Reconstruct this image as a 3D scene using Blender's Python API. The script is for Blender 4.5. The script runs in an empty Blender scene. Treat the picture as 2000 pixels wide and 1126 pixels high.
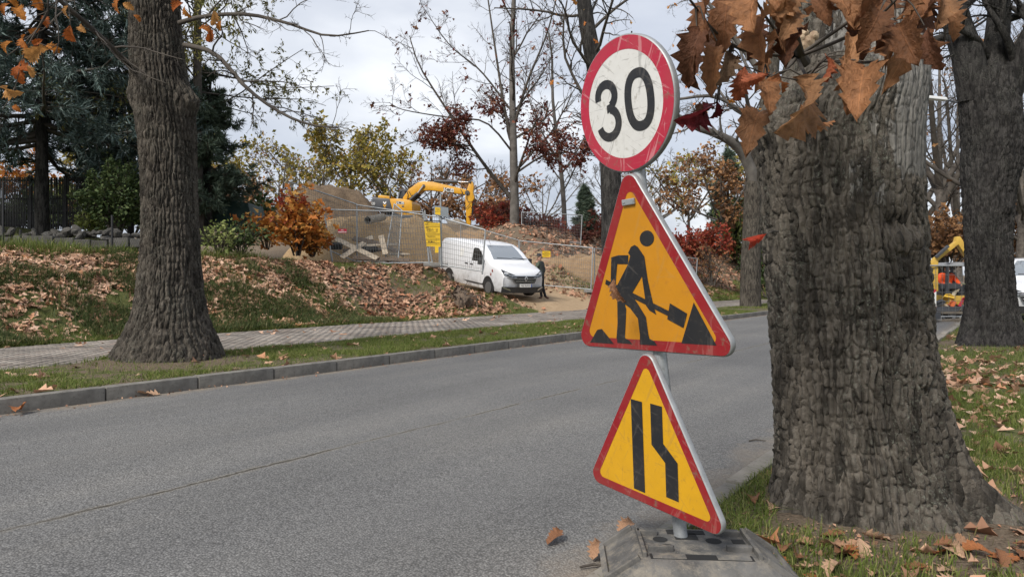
import bpy, bmesh, math, random
import numpy as np
from mathutils import Vector, Matrix
R = math.radians
# ---------------------------------------------------------------- camera, sky, sun, exposure
scene = bpy.context.scene
col = scene.collection
EYE, FOC, CX, HY = 1.23, 1350.0, 1000.0, 550.0
cam = bpy.data.cameras.new('camera')
cam.sensor_width = 36.0
cam.lens = 36.0 * FOC / 2000.0
cam.shift_y = -13.0 / 2000.0
cam.clip_start = 0.05
cam.clip_end = 3000
camo = bpy.data.objects.new('camera', cam)
camo.location = (0, 0, EYE)
camo.rotation_euler = (R(90), 0, 0)
col.objects.link(camo)
scene.camera = camo

SUN_EL, SUN_AZ = R(42), R(215)      # overcast: very soft sun from behind the left shoulder
world = bpy.data.worlds.new('World')
scene.world = world
world.use_nodes = True


def nd(nt, typ, ins=None, **props):
    n = nt.nodes.new(typ)
    for k, v in props.items():
        setattr(n, k, v)
    for k, v in (ins or {}).items():
        s = n.inputs[k]
        if isinstance(v, bpy.types.NodeSocket):
            nt.links.new(v, s)
        elif isinstance(v, bpy.types.Node):
            nt.links.new(v.outputs[0], s)
        else:
            if hasattr(s.default_value, '__len__') and not isinstance(v, (int, float)):
                v = tuple(v)
                if len(s.default_value) == 4 and len(v) == 3:
                    v = v + (1,)
            s.default_value = v
    return n


def ramp(nt, fac, stops, interp='LINEAR'):
    n = nd(nt, 'ShaderNodeValToRGB', {0: fac})
    cr = n.color_ramp
    cr.interpolation = interp
    while len(cr.elements) < len(stops):
        cr.elements.new(0.5)
    for e, (p, c) in zip(cr.elements, stops):
        e.position = p
        if isinstance(c, (int, float)):
            c = (c, c, c)
        e.color = tuple(c) + (1,) if len(c) == 3 else c
    return n.outputs[0]


def mix(nt, fac, a, b, blend='MIX'):
    n = nd(nt, 'ShaderNodeMix', data_type='RGBA', blend_type=blend)
    for idx, v in ((0, fac), (6, a), (7, b)):
        s = n.inputs[idx]
        if isinstance(v, bpy.types.NodeSocket):
            nt.links.new(v, s)
        elif isinstance(v, (int, float)):
            s.default_value = v if idx == 0 else (v, v, v, 1)
        else:
            s.default_value = tuple(v) + (1,)
    return n.outputs[2]


def math_n(nt, op, a, b=0.0, c=None):
    n = nd(nt, 'ShaderNodeMath', operation=op)
    for i, v in enumerate((a, b) if c is None else (a, b, c)):
        if isinstance(v, bpy.types.NodeSocket):
            nt.links.new(v, n.inputs[i])
        else:
            n.inputs[i].default_value = v
    return n.outputs[0]


wt = world.node_tree
for n in list(wt.nodes):
    wt.nodes.remove(n)
wo = nd(wt, 'ShaderNodeOutputWorld')
sky = nd(wt, 'ShaderNodeTexSky', sky_type='NISHITA', sun_disc=False)
sky.sun_elevation = SUN_EL
sky.sun_rotation = SUN_AZ
sky.air_density = 1.2
sky.dust_density = 2.0
tc = nd(wt, 'ShaderNodeTexCoord')
# cloud deck: project the view direction on a flat layer overhead so that clouds flatten towards the horizon
sep = nd(wt, 'ShaderNodeSeparateXYZ', {0: tc.outputs['Generated']})
den = math_n(wt, 'ADD', math_n(wt, 'ABSOLUTE', sep.outputs[2]), 0.22)
cx_ = math_n(wt, 'DIVIDE', sep.outputs[0], den)
cy_ = math_n(wt, 'DIVIDE', sep.outputs[1], den)
cv = nd(wt, 'ShaderNodeCombineXYZ', {0: cx_, 1: cy_, 2: 3.7})
n1 = nd(wt, 'ShaderNodeTexNoise', {'Vector': cv.outputs[0], 'Scale': 0.8, 'Detail': 6.0, 'Roughness': 0.48, 'Distortion': 0.2})
n2 = nd(wt, 'ShaderNodeTexNoise', {'Vector': cv.outputs[0], 'Scale': 2.4, 'Detail': 5.0, 'Roughness': 0.5, 'Distortion': 0.3})
cl = math_n(wt, 'ADD', math_n(wt, 'MULTIPLY', n1.outputs[0], 0.72), math_n(wt, 'MULTIPLY', n2.outputs[0], 0.28))
ccol = ramp(wt, cl, [(0.36, (1.7, 1.86, 2.25)), (0.45, (2.15, 2.3, 2.65)), (0.55, (2.7, 2.82, 3.08)), (0.66, (3.9, 3.95, 4.05))])
skyc = mix(wt, 0.93, sky.outputs[0], ccol)
bg = nd(wt, 'ShaderNodeBackground', {0: skyc, 1: 0.10})
wt.links.new(bg.outputs[0], wo.inputs[0])

sun = bpy.data.lights.new('sun', 'SUN')
sun.energy = 1.5
sun.angle = R(16)
sun.color = (1.0, 0.94, 0.86)
suno = bpy.data.objects.new('sun', sun)
sd = Vector((math.sin(SUN_AZ) * math.cos(SUN_EL), math.cos(SUN_AZ) * math.cos(SUN_EL), math.sin(SUN_EL)))
suno.rotation_euler = sd.to_track_quat('Z', 'Y').to_euler()
suno.location = (0, -20, 40)
col.objects.link(suno)

vs = scene.view_settings
vs.view_transform = 'Standard'
vs.look = 'None'
vs.gamma = 1.0
vs.use_curve_mapping = False
vs.exposure = 1.5
scene.render.engine = 'CYCLES'
scene.cycles.max_bounces = 6
scene.cycles.transparent_max_bounces = 8

# ---------------------------------------------------------------- helpers
rng = np.random.default_rng(7)
random.seed(7)


def at(px, py, Y):
    return Vector(((px - CX) / FOC * Y, Y, EYE - (py - HY) / FOC * Y))


DU = np.array([0.592, 0.806])      # along the road (away from the camera)
DV = np.array([-0.806, 0.592])     # across the road (to its far side)


def uv2xy(u, v):
    return u * DU[0] + v * DV[0], u * DU[1] + v * DV[1]


def xy2uv(x, y):
    return x * DU[0] + y * DU[1], x * DV[0] + y * DV[1]


def vnoise(P, seed=0):
    """value noise in [-1,1], P (...,3)"""
    P = np.asarray(P, float)
    I = np.floor(P).astype(np.int64)
    F = P - I
    F = F * F * (3 - 2 * F)

    def h(ix, iy, iz):
        n = (ix * 374761393 + iy * 668265263 + iz * 2147483647 + seed * 1274126177) & 0xFFFFFFFF
        n = ((n ^ (n >> 13)) * 1274126177) & 0xFFFFFFFF
        n = (n ^ (n >> 16)) & 0xFFFFFF
        return n / float(0x7FFFFF) - 1.0
    x, y, z = I[..., 0], I[..., 1], I[..., 2]
    fx, fy, fz = F[..., 0], F[..., 1], F[..., 2]
    c00 = h(x, y, z) * (1 - fx) + h(x + 1, y, z) * fx
    c10 = h(x, y + 1, z) * (1 - fx) + h(x + 1, y + 1, z) * fx
    c01 = h(x, y, z + 1) * (1 - fx) + h(x + 1, y, z + 1) * fx
    c11 = h(x, y + 1, z + 1) * (1 - fx) + h(x + 1, y + 1, z + 1) * fx
    return (c00 * (1 - fy) + c10 * fy) * (1 - fz) + (c01 * (1 - fy) + c11 * fy) * fz


def fbm(P, oct=4, seed=0, gain=0.5):
    s, a, t = 0, 1.0, 0
    P = np.asarray(P, float)
    for i in range(oct):
        s = s + a * vnoise(P * (2 ** i), seed + i * 17)
        t += a
        a *= gain
    return s / t


def sstep(t):
    t = np.clip(t, 0, 1)
    return t * t * (3 - 2 * t)


def link(name, data, parent=None, kind=None, label=None, cat=None, group=None):
    o = bpy.data.objects.new(name, data)
    col.objects.link(o)
    if parent is not None:
        o.parent = parent
    tag(o, label, cat, group, kind)
    return o


def tag(o, label=None, cat=None, group=None, kind=None):
    if label:
        o['label'] = label
    if cat:
        o['category'] = cat
    if group:
        o['group'] = group
    if kind:
        o['kind'] = kind
    return o


def empty(name, label=None, cat=None, group=None, loc=(0, 0, 0), rz=0.0):
    o = link(name, None, None, None, label, cat, group)
    o.location = loc
    o.rotation_euler = (0, 0, rz)
    o.empty_display_size = 0.1
    return o


def copy_tree(o, parent=None, label=None):
    c = o.copy()
    col.objects.link(c)
    c.parent = parent
    if label:
        c['label'] = label
    for ch in [x for x in col.objects if x.parent == o]:
        copy_tree(ch, c)
    return c


def np_mesh(name, V, quads=None, tris=None, mats=(), midx=None, smooth=False, attrs=None, uvs=None):
    V = np.asarray(V, np.float32).reshape(-1, 3)
    q = np.asarray(quads, np.int32).reshape(-1, 4) if quads is not None and len(quads) else np.zeros((0, 4), np.int32)
    t = np.asarray(tris, np.int32).reshape(-1, 3) if tris is not None and len(tris) else np.zeros((0, 3), np.int32)
    me = bpy.data.meshes.new(name)
    nl = q.size + t.size
    nf = len(q) + len(t)
    me.vertices.add(len(V))
    me.vertices.foreach_set('co', V.ravel())
    me.loops.add(nl)
    li = np.concatenate([q.ravel(), t.ravel()]).astype(np.int32)
    me.loops.foreach_set('vertex_index', li)
    me.polygons.add(nf)
    st = np.concatenate([np.arange(len(q)) * 4, q.size + np.arange(len(t)) * 3]).astype(np.int32)
    me.polygons.foreach_set('loop_start', st)
    for m in mats:
        me.materials.append(m)
    if midx is not None:
        me.polygons.foreach_set('material_index', np.asarray(midx, np.int32))
    if smooth:
        me.polygons.foreach_set('use_smooth', np.ones(nf, bool))
    for k, a in (attrs or {}).items():
        at_ = me.attributes.new(k, 'FLOAT', 'POINT')
        at_.data.foreach_set('value', np.asarray(a, np.float32).ravel())
    if uvs is not None:
        uv = me.uv_layers.new(name='UVMap')
        uv.data.foreach_set('uv', np.asarray(uvs, np.float32)[li].ravel())
    me.update(calc_edges=True)
    me.validate()
    return me


class MB:
    """collects simple solids; build() makes ONE mesh object"""

    def __init__(s):
        s.v, s.f, s.m = [], [], []

    def add(s, vs, fs, m=0):
        o = len(s.v)
        s.v += [tuple(v) for v in vs]
        s.f += [tuple(i + o for i in f) for f in fs]
        s.m += [m] * len(fs)
        return s

    def box(s, c, d, rot=None, m=0, taper=None):
        x, y, z = d[0] / 2, d[1] / 2, d[2] / 2
        tx, ty = taper or (1, 1)
        vs = [(-x, -y, -z), (x, -y, -z), (x, y, -z), (-x, y, -z), (-x * tx, -y * ty, z), (x * tx, -y * ty, z), (x * tx, y * ty, z), (-x * tx, y * ty, z)]
        vs = [Vector(v) for v in vs]
        if rot is not None:
            vs = [rot @ v for v in vs]
        c = Vector(c)
        return s.add([v + c for v in vs], [(0, 3, 2, 1), (4, 5, 6, 7), (0, 1, 5, 4), (1, 2, 6, 5), (2, 3, 7, 6), (3, 0, 4, 7)], m)

    def bar(s, a, b, w, d=None, m=0, up=(0, 0, 1)):
        a, b = Vector(a), Vector(b)
        d = d or w
        ax = (b - a)
        L = ax.length
        ax.normalize()
        u = Vector(up)
        if abs(ax.dot(u)) > 0.98:
            u = Vector((0, 1, 0))
        sx = ax.cross(u).normalized()
        sy = sx.cross(ax).normalized()
        rot = Matrix((sx, sy, ax)).transposed()
        return s.box((a + b) / 2, (w, d, L), rot, m)

    def tube(s, pts, rad, n=8, m=0, caps=True):
        pts = [Vector(p) for p in pts]
        if not hasattr(rad, '__len__'):
            rad = [rad] * len(pts)
        o = len(s.v)
        ref = None
        for i, p in enumerate(pts):
            t = (pts[min(i + 1, len(pts) - 1)] - pts[max(i - 1, 0)]).normalized()
            if ref is None:
                ref = Vector((0, 0, 1)) if abs(t.z) < 0.9 else Vector((1, 0, 0))
            sx = t.cross(ref).normalized()
            ref = sx.cross(t).normalized()
            for k in range(n):
                a = 2 * math.pi * k / n
                s.v.append(tuple(p + (sx * math.cos(a) + ref * math.sin(a)) * rad[i]))
        for i in range(len(pts) - 1):
            for k in range(n):
                s.f.append((o + i * n + k, o + i * n + (k + 1) % n, o + (i + 1) * n + (k + 1) % n, o + (i + 1) * n + k))
                s.m.append(m)
        if caps:
            s.f.append(tuple(o + k for k in reversed(range(n))))
            s.f.append(tuple(o + (len(pts) - 1) * n + k for k in range(n)))
            s.m += [m, m]
        return s

    def prism(s, poly, d0, d1, axes=((1, 0, 0), (0, 0, 1), (0, 1, 0)), org=(0, 0, 0), m=0):
        """extrude a 2-D polygon: p = org + a*ax0 + b*ax1 + d*ax2"""
        A, B, C = (Vector(x) for x in axes)
        O = Vector(org)
        n = len(poly)
        vs = [O + A * a + B * b + C * d0 for a, b in poly] + [O + A * a + B * b + C * d1 for a, b in poly]
        fs = [tuple(range(n)), tuple(reversed(range(n, 2 * n)))] + [(i + n, (i + 1) % n + n, (i + 1) % n, i) for i in range(n)]
        return s.add(vs, fs, m)

    def build(s, name, mats, parent=None, smooth=False, bevel=0, kind=None, label=None, cat=None, group=None, tri=False, seg=2):
        me = bpy.data.meshes.new(name)
        me.from_pydata([tuple(v) for v in s.v], [], s.f)
        if not isinstance(mats, (list, tuple)):
            mats = [mats]
        for m in mats:
            me.materials.append(m)
        me.polygons.foreach_set('material_index', np.array(s.m, np.int32))
        bm = bmesh.new()
        bm.from_mesh(me)
        bmesh.ops.recalc_face_normals(bm, faces=bm.faces)
        if bevel:
            es = [e for e in bm.edges if len(e.link_faces) == 2 and e.calc_face_angle(0) > 0.5]
            bmesh.ops.bevel(bm, geom=es, offset=bevel, segments=seg, affect='EDGES', profile=0.6)
        if tri:
            bmesh.ops.triangulate(bm, faces=[f for f in bm.faces if len(f.verts) > 4])
        bm.to_mesh(me)
        bm.free()
        if smooth:
            me.polygons.foreach_set('use_smooth', np.ones(len(me.polygons), bool))
            if hasattr(me, 'set_sharp_from_angle'):
                me.set_sharp_from_angle(angle=R(smooth if smooth is not True else 40))
        return link(name, me, parent, kind, label, cat, group)


def text_obj(name, s, size, mat, parent, M, spacing=1.0, align='CENTER', ext=0.0, scale_x=1.0):
    cu = bpy.data.curves.new(name, 'FONT')
    cu.body = s
    cu.size = size
    cu.align_x = align
    cu.align_y = 'CENTER'
    cu.extrude = ext
    cu.space_character = spacing
    cu.resolution_u = 3
    tmp = bpy.data.objects.new(name + '_tmp', cu)
    me = bpy.data.meshes.new_from_object(tmp)
    bpy.data.objects.remove(tmp)
    bpy.data.curves.remove(cu)
    me.transform(M @ Matrix.Diagonal((scale_x, 1, 1, 1)))
    me.materials.clear()
    me.materials.append(mat)
    me.name = name
    return link(name, me, parent)


# ---------------------------------------------------------------- materials
def newmat(name):
    m = bpy.data.materials.new(name)
    m.use_nodes = True
    nt = m.node_tree
    b = nt.nodes['Principled BSDF']
    return m, nt, b


def setb(nt, b, **k):
    names = {'col': 'Base Color', 'rough': 'Roughness', 'metal': 'Metallic', 'spec': 'Specular IOR Level', 'normal': 'Normal', 'alpha': 'Alpha',
             'trans': 'Transmission Weight', 'sub': 'Subsurface Weight', 'coat': 'Coat Weight', 'ior': 'IOR'}
    for kk, v in k.items():
        s = b.inputs[names[kk]]
        if isinstance(v, bpy.types.NodeSocket):
            nt.links.new(v, s)
        else:
            s.default_value = tuple(v) + (1,) if hasattr(v, '__len__') and len(v) == 3 else v


def ocoord(nt, scale=(1, 1, 1)):
    t = nd(nt, 'ShaderNodeTexCoord')
    m = nd(nt, 'ShaderNodeMapping', {0: t.outputs['Object'], 3: scale})
    return m.outputs[0]


def noise(nt, vec, scale, detail=4.0, rough=0.55, dist=0.0):
    return nd(nt, 'ShaderNodeTexNoise', {'Vector': vec, 'Scale': scale, 'Detail': detail, 'Roughness': rough, 'Distortion': dist}).outputs[0]


def bumpn(nt, h, strength=0.5, dist=0.02):
    return nd(nt, 'ShaderNodeBump', {'Height': h, 'Strength': strength, 'Distance': dist}).outputs[0]


def simple(name, c, rough=0.6, metal=0.0, c2=None, scale=6.0, bump=0.0, bscale=60.0, bdist=0.004, spec=0.5, coat=0.0, grime=None, stretch=(1, 1, 1)):
    m, nt, b = newmat(name)
    v = ocoord(nt, stretch)
    cc = c
    if c2 is not None:
        cc = mix(nt, ramp(nt, noise(nt, v, scale, 6, 0.62), [(0.35, 0.0), (0.65, 1.0)]), c, c2)
    if grime is not None:
        g = ramp(nt, noise(nt, v, scale * 3.1, 8, 0.7), [(0.55, 0.0), (0.72, 1.0)])
        cc = mix(nt, g, cc if isinstance(cc, bpy.types.NodeSocket) else tuple(cc), grime)
    setb(nt, b, col=cc, rough=rough, metal=metal, spec=spec, coat=coat)
    if bump:
        setb(nt, b, normal=bumpn(nt, noise(nt, v, bscale, 5), bump, bdist))
    return m


def island(name, stops, rough=0.7, trans=0.0, spec=0.3, fine=None, sub=0.0, hue=0.0):
    """colour by random value of each mesh island (leaf, blade, needle)"""
    m, nt, b = newmat(name)
    g = nd(nt, 'ShaderNodeNewGeometry')
    c = ramp(nt, g.outputs['Random Per Island'], stops)
    if fine:
        v = ocoord(nt)
        f = ramp(nt, noise(nt, v, fine, 3), [(0.3, 0.55), (0.7, 1.35)])
        c = mix(nt, 1.0, c, f, 'MULTIPLY')
    setb(nt, b, col=c, rough=rough, spec=spec)
    if trans:
        tr = nd(nt, 'ShaderNodeBsdfTranslucent', {0: c})
        ms = nd(nt, 'ShaderNodeMixShader', {0: trans, 1: b.outputs[0], 2: tr.outputs[0]})
        nt.links.new(ms.outputs[0], nt.nodes['Material Output'].inputs[0])
    return m
# ---------------------------------------------------------------- terrain
V_NEAR, V_FAR = 1.42, 7.62        # road edges


def gz_uv(u, v):
    u = np.asarray(u, float)
    v = np.asarray(v, float)
    z = np.where(v < V_NEAR, 0.02 + 0.02 * sstep((V_NEAR - v) / 1.2), 0.0)
    z = np.where((v >= V_NEAR - 0.10) & (v <= V_FAR + .09), -0.08, z)
    far = 0.125 + 0.03 * sstep((v - 7.8) / 2.0)
    wob = 0.5 * vnoise(np.stack([u * 0.35, v * 0.0, u * 0], -1), 3)
    left = 1.72 * sstep((v - 13.45 - 0.25 * wob) / 4.2) + 0.15 * np.clip(v - 18.2, 0, 7)
    mid = 1.62 * sstep((v - 13.9 - 0.8 * sstep((u - 10.5) / 2.5)) / 3.0) + 0.02 * np.clip(v - 17.7, 0, 30)
    drv = np.interp(v, [13.4, 15.4, 21, 32], [0, .46, 1.08, 2.1])
    rgt = 4.2 * sstep((v - 13.3) / 9.3)
    site = 0.0 * u
    w1 = sstep((u - 9.5) / 3.0)
    w2 = sstep((u - (18.3 + 0.28 * np.clip(v - 15, 0, 10))) / 1.3)
    w3 = sstep((u - (25.0 + 0.30 * np.clip(v - 15, 0, 10))) / 3.0)
    b = left * (1 - w1) + mid * w1
    b = b * (1 - w2) + drv * w2
    b = b * (1 - w3) + rgt * w3
    # the building site rises behind the heap
    b = b + (5.2 - b) * sstep((v - 22) / 14.0) * sstep((u - 19) / 14.0)
    # heap with the old stump beside the drive
    b = b + 0.8 * np.exp(-(((u - 17.4) / 1.25) ** 2 + ((v - 15.2) / 0.95) ** 2))
    b = b + 0.38 * np.exp(-(((u - 18.7) / 1.0) ** 2 + ((v - 14.5) / 0.6) ** 2))
    P = np.stack([u * 0.9, v * 0.9, 0 * u], -1)
    rough_ = 0.07 * fbm(P, 3, 5) * sstep((v - 13.5) / 1.0)
    z = np.where(v > V_FAR + .09, far + b + rough_, z)
    # roots lift the soil by the oaks
    x, y = uv2xy(u, v)
    z = z + np.where(v < 1.3, .015 * np.exp(-(np.hypot(x - 1.93, y - 3.75) / .75) ** 2), 0)
    z = z + np.where((v > 7.8) & (v < 9.96), .09 * np.exp(-(np.hypot(x + 4.8, y - 9.5) / .85) ** 2), 0)
    return z


def gz(x, y):
    u, v = xy2uv(np.asarray(x, float), np.asarray(y, float))
    return gz_uv(u, v)


def g1(x, y):
    return float(gz(np.array([x]), np.array([y]))[0])


def axis(segs):
    out = []
    for a, b, st in segs:
        out.append(np.arange(a, b, st))
    out.append(np.array([segs[-1][1]]))
    return np.concatenate(out)


us = axis([(-600, -60, 60), (-60, -12, 8), (-12, 0, 0.6), (0, 32, 0.14), (32, 70, 0.7), (70, 160, 6), (160, 900, 60)])
vs_ = axis([(-600, -60, 60), (-60, -8, 5), (-8, -1, 0.35), (-1, 1.2, 0.1), (1.2, 1.5, 0.05), (1.5, 7.5, 0.8), (7.5, 7.9, 0.03), (7.9, 13.3, 0.16), (13.3, 24, 0.12), (24, 50, 0.6), (50, 120, 6), (120, 900, 60)])
UU, VV = np.meshgrid(us, vs_, indexing='ij')
ZZ = gz_uv(UU, VV)
XX, YY = uv2xy(UU, VV)
nu, nv = len(us), len(vs_)
idx = np.arange(nu * nv).reshape(nu, nv)
Q = np.stack([idx[:-1, :-1], idx[1:, :-1], idx[1:, 1:], idx[:-1, 1:]], -1).reshape(-1, 4)


def ground_mat():
    m, nt, b = newmat('soil_and_turf')
    v = ocoord(nt)
    big = noise(nt, v, 0.7, 5, 0.6)
    med = noise(nt, v, 5.0, 6, 0.65)
    fine = noise(nt, v, 60.0, 5, 0.7)
    soil = mix(nt, ramp(nt, fine, [(0.35, 0.0), (0.65, 1.0)]), (0.085, 0.064, 0.045), (0.21, 0.165, 0.12))
    turf = mix(nt, ramp(nt, med, [(0.35, 0.0), (0.65, 1.0)]), (0.07, 0.085, 0.026), (0.13, 0.13, 0.05))
    a = nd(nt, 'ShaderNodeAttribute', attribute_name='soil')
    f = math_n(nt, 'ADD', a.outputs['Fac'], math_n(nt, 'MULTIPLY', math_n(nt, 'SUBTRACT', med, 0.5), 1.3))
    c = mix(nt, ramp(nt, f, [(0.42, 0.0), (0.58, 1.0)]), turf, soil)
    s = nd(nt, 'ShaderNodeAttribute', attribute_name='sand')
    sand = mix(nt, ramp(nt, med, [(0.3, 0.0), (0.7, 1.0)]), (0.30, 0.215, 0.13), (0.42, 0.31, 0.2))
    f2 = math_n(nt, 'ADD', s.outputs['Fac'], math_n(nt, 'MULTIPLY', math_n(nt, 'SUBTRACT', big, 0.5), 0.8))
    c = mix(nt, ramp(nt, f2, [(0.42, 0.0), (0.6, 1.0)]), c, sand)
    setb(nt, b, col=c, rough=0.95, spec=0.15, normal=bumpn(nt, math_n(nt, 'ADD', fine, math_n(nt, 'MULTIPLY', med, 2.0)), 0.7, 0.03))
    return m


# bare soil: round the tree feet, the site, under the leaf banks
def soil_mask(u, v):
    x, y = uv2xy(u, v)
    s = 0.25 + 0 * u
    for (tx, ty, r) in ((1.95, 3.75, 1.15), (-4.78, 9.55, 1.25), (8.95, 13.1, 1.5), (2.8, 18.6, 1.2), (10.3, 30, 2.0)):
        s = np.maximum(s, 1.15 * (1 - sstep((np.hypot(x - tx, y - ty) - r * 0.55) / (r * 0.7))))
    s = np.maximum(s, 0.7 * sstep((v - 14.0) / 2) * sstep((u - 11) / 4) * (1 - .8 * sstep((v - 19) / 2) * (1 - sstep((u - 15) / 4))))
    s = np.maximum(s, 0.85 * sstep((v - 19.0) / 2) * sstep((u - 15) / 4))
    s = np.maximum(s, 0.9 * np.exp(-(((u - 13.6) / 2.6) ** 2 + ((v - 14.2) / 0.9) ** 2)))
    s = np.maximum(s, 0.42 * ((v > -4) & (v < 1.42)))
    s = np.maximum(s, 0.8 * ((v > 1.1) & (v < 1.5)))
    s = np.maximum(s, 0.95 * ((v > 7.6) & (v < 7.9)))
    s = np.maximum(s, 0.5 * ((v > 7.8) & (v < 9.97)))
    return s


def sand_mask(u, v):
    s = 0 * u
    s = np.maximum(s, 0.95 * sstep((u - 19.5) / 1.2) * (1 - sstep((u - 27) / 3)) * sstep((v - 12) / 1) * (1 - sstep((v - 24) / 4)))
    s = np.maximum(s, 0.7 * np.exp(-(((u - 13.4) / 1.9) ** 2 + ((v - 13.9) / 0.55) ** 2)))
    s = np.maximum(s, 0.4 * sstep((v - 22) / 3) * sstep((u - 24) / 4))
    return s


gm = ground_mat()
ter = np_mesh('ground', np.stack([XX, YY, ZZ], -1), Q, mats=[gm], smooth=True,
              attrs={'soil': soil_mask(UU, VV), 'sand': sand_mask(UU, VV)})
link('ground', ter, kind='structure')

# ---------------------------------------------------------------- road


def asphalt_mat():
    m, nt, b = newmat('worn_asphalt')
    v = ocoord(nt)
    t = nd(nt, 'ShaderNodeTexCoord')
    sp = nd(nt, 'ShaderNodeSeparateXYZ', {0: t.outputs['Object']})      # object x = along, y = across
    vo = nd(nt, 'ShaderNodeTexVoronoi', {'Vector': v, 'Scale': 95.0})
    stone = ramp(nt, vo.outputs['Color'], [(0.0, 0.72), (0.55, 0.99), (0.93, 1.35), (1.0, 1.9)])
    gap = ramp(nt, vo.outputs['Distance'], [(0.30, 1.0), (0.72, 0.5)])
    big = noise(nt, v, 0.45, 5, 0.6)
    st = nd(nt, 'ShaderNodeMapping', {0: t.outputs['Object'], 3: (0.08, 1.1, 1)})
    lanes = noise(nt, st.outputs[0], 1.6, 4, 0.55)
    base = ramp(nt, math_n(nt, 'ADD', math_n(nt, 'MULTIPLY', big, 0.5), math_n(nt, 'MULTIPLY', lanes, 0.5)), [(0.34, (0.155, 0.154, 0.153)), (0.5, (0.185, 0.183, 0.178)), (0.66, (0.225, 0.219, 0.207))])
    c = mix(nt, 1.0, mix(nt, 1.0, base, stone, 'MULTIPLY'), gap, 'MULTIPLY')
    ya = sp.outputs[1]
    # tyre-polished wheel tracks, patchy, and a few dark drip stains between them
    wy = math_n(nt, 'ADD', ya, math_n(nt, 'MULTIPLY', math_n(nt, 'SUBTRACT', noise(nt, st.outputs[0], 2.2, 3, .5), .5), .7))
    trk = math_n(nt, 'PINGPONG', math_n(nt, 'SUBTRACT', wy, 2.05), .78)
    c = mix(nt, 1.0, c, ramp(nt, trk, [(.05, .92), (.5, 1.0), (.78, 1.02)]), 'MULTIPLY')
    stn = ramp(nt, noise(nt, v, 3.3, 5, .65, .4), [(.66, 0.), (.74, .35)])
    c = mix(nt, stn, c, (.06, .058, .056))
    # dust collected along both kerbs
    dn = math_n(nt, 'MULTIPLY', math_n(nt, 'SUBTRACT', noise(nt, v, 2.5, 6, 0.7), 0.5), 0.9)
    ne = math_n(nt, 'ADD', math_n(nt, 'SUBTRACT', ya, V_NEAR), dn)
    fe = math_n(nt, 'ADD', math_n(nt, 'SUBTRACT', V_FAR, ya), dn)
    dust = math_n(nt, 'MAXIMUM', ramp(nt, ne, [(0.0, 0.75), (0.28, 0.0)]), ramp(nt, fe, [(0.0, 0.9), (0.22, 0.0)]))
    c = mix(nt, dust, c, mix(nt, ramp(nt, noise(nt, v, 30, 5, .7), [(.3, 0.), (.7, 1.)]), (0.16, 0.135, 0.105), (0.27, 0.23, 0.185)))
    # seam between the two lanes: a crack that wanders and fades
    wig = math_n(nt, 'MULTIPLY', math_n(nt, 'SUBTRACT', noise(nt, v, 2.6, 9, 0.78), 0.5), 0.17)
    dcr = math_n(nt, 'ABSOLUTE', math_n(nt, 'ADD', math_n(nt, 'SUBTRACT', ya, 4.02), wig))
    fade = ramp(nt, noise(nt, v, 1.1, 3, 0.6), [(0.40, 0.0), (0.56, 1.0)])
    crack = math_n(nt, 'MULTIPLY', ramp(nt, dcr, [(0.006, .95), (0.017, 0.0)]), fade)
    halo = math_n(nt, 'MULTIPLY', ramp(nt, math_n(nt, 'ADD', dcr, math_n(nt, 'MULTIPLY', math_n(nt, 'SUBTRACT', noise(nt, v, 40, 4, .7), .5), .08)), [(0.0, 0.5), (0.05, 0.0)]), fade)
    c = mix(nt, halo, c, (0.26, 0.235, 0.185))
    c = mix(nt, crack, c, (0.055, 0.048, 0.038))
    h = math_n(nt, 'ADD', math_n(nt, 'MULTIPLY', vo.outputs['Distance'], -1.0), math_n(nt, 'MULTIPLY', crack, -2.0))
    setb(nt, b, col=c, rough=0.82, spec=0.35, normal=bumpn(nt, h, 0.75, 0.006))
    return m


ang = math.atan2(DU[1], DU[0])
ru = axis([(-60, -4, 8), (-4, 30, 0.5), (30, 260, 5)])
rv = np.linspace(V_NEAR - 0.0, V_FAR, 30)
RU, RV = np.meshgrid(ru, rv, indexing='ij')
RZ = 0.018 * np.sin((RV - V_NEAR) / (V_FAR - V_NEAR) * math.pi) + 0.006 * vnoise(np.stack([RU * .5, RV * .9, 0 * RU], -1), 9) - 0.004
ri = np.arange(RU.size).reshape(RU.shape)
RQ = np.stack([ri[:-1, :-1], ri[1:, :-1], ri[1:, 1:], ri[:-1, 1:]], -1).reshape(-1, 4)
road = link('road', np_mesh('road', np.stack([RU, RV, RZ], -1), RQ, mats=[asphalt_mat()], smooth=True), kind='structure')
road.rotation_euler = (0, 0, ang)

# ---------------------------------------------------------------- kerbs
MT = {}
MT['concrete'] = simple('kerb_concrete', (0.135, 0.128, 0.115), 0.9, c2=(0.205, 0.195, 0.175), scale=9, bump=0.5, bscale=90, grime=(0.07, 0.063, 0.052), spec=0.25)
MT['concrete_flush'] = simple('kerb_concrete_dusty', (0.2, 0.185, 0.16), 0.9, c2=(0.26, 0.24, 0.21), scale=7, bump=0.5, bscale=90, grime=(0.12, 0.105, 0.085), spec=0.25)
kerb = empty('kerb')
tag(kerb, kind='structure')
kerb.rotation_euler = (0, 0, ang)
kb = MB()
kb.box((0.497, 0.075, 0.02), (0.988, 0.15, 0.24))
k0 = None
ksrc = None
for i in range(-3, 46):
    if ksrc is None:
        o = kb.build('kerb_stone', MT['concrete'], kerb, bevel=0.014, smooth=True)
        ksrc = o
    else:
        o = ksrc.copy()
        col.objects.link(o)
    o.location = (i + 0.28, V_FAR + random.uniform(-.004, .004), random.uniform(-.004, .004))
    o.rotation_euler = (0, 0, random.uniform(-.004, .004))
kerb2 = empty('edging')
tag(kerb2, kind='structure')
kerb2.rotation_euler = (0, 0, ang)
kb = MB()
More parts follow.
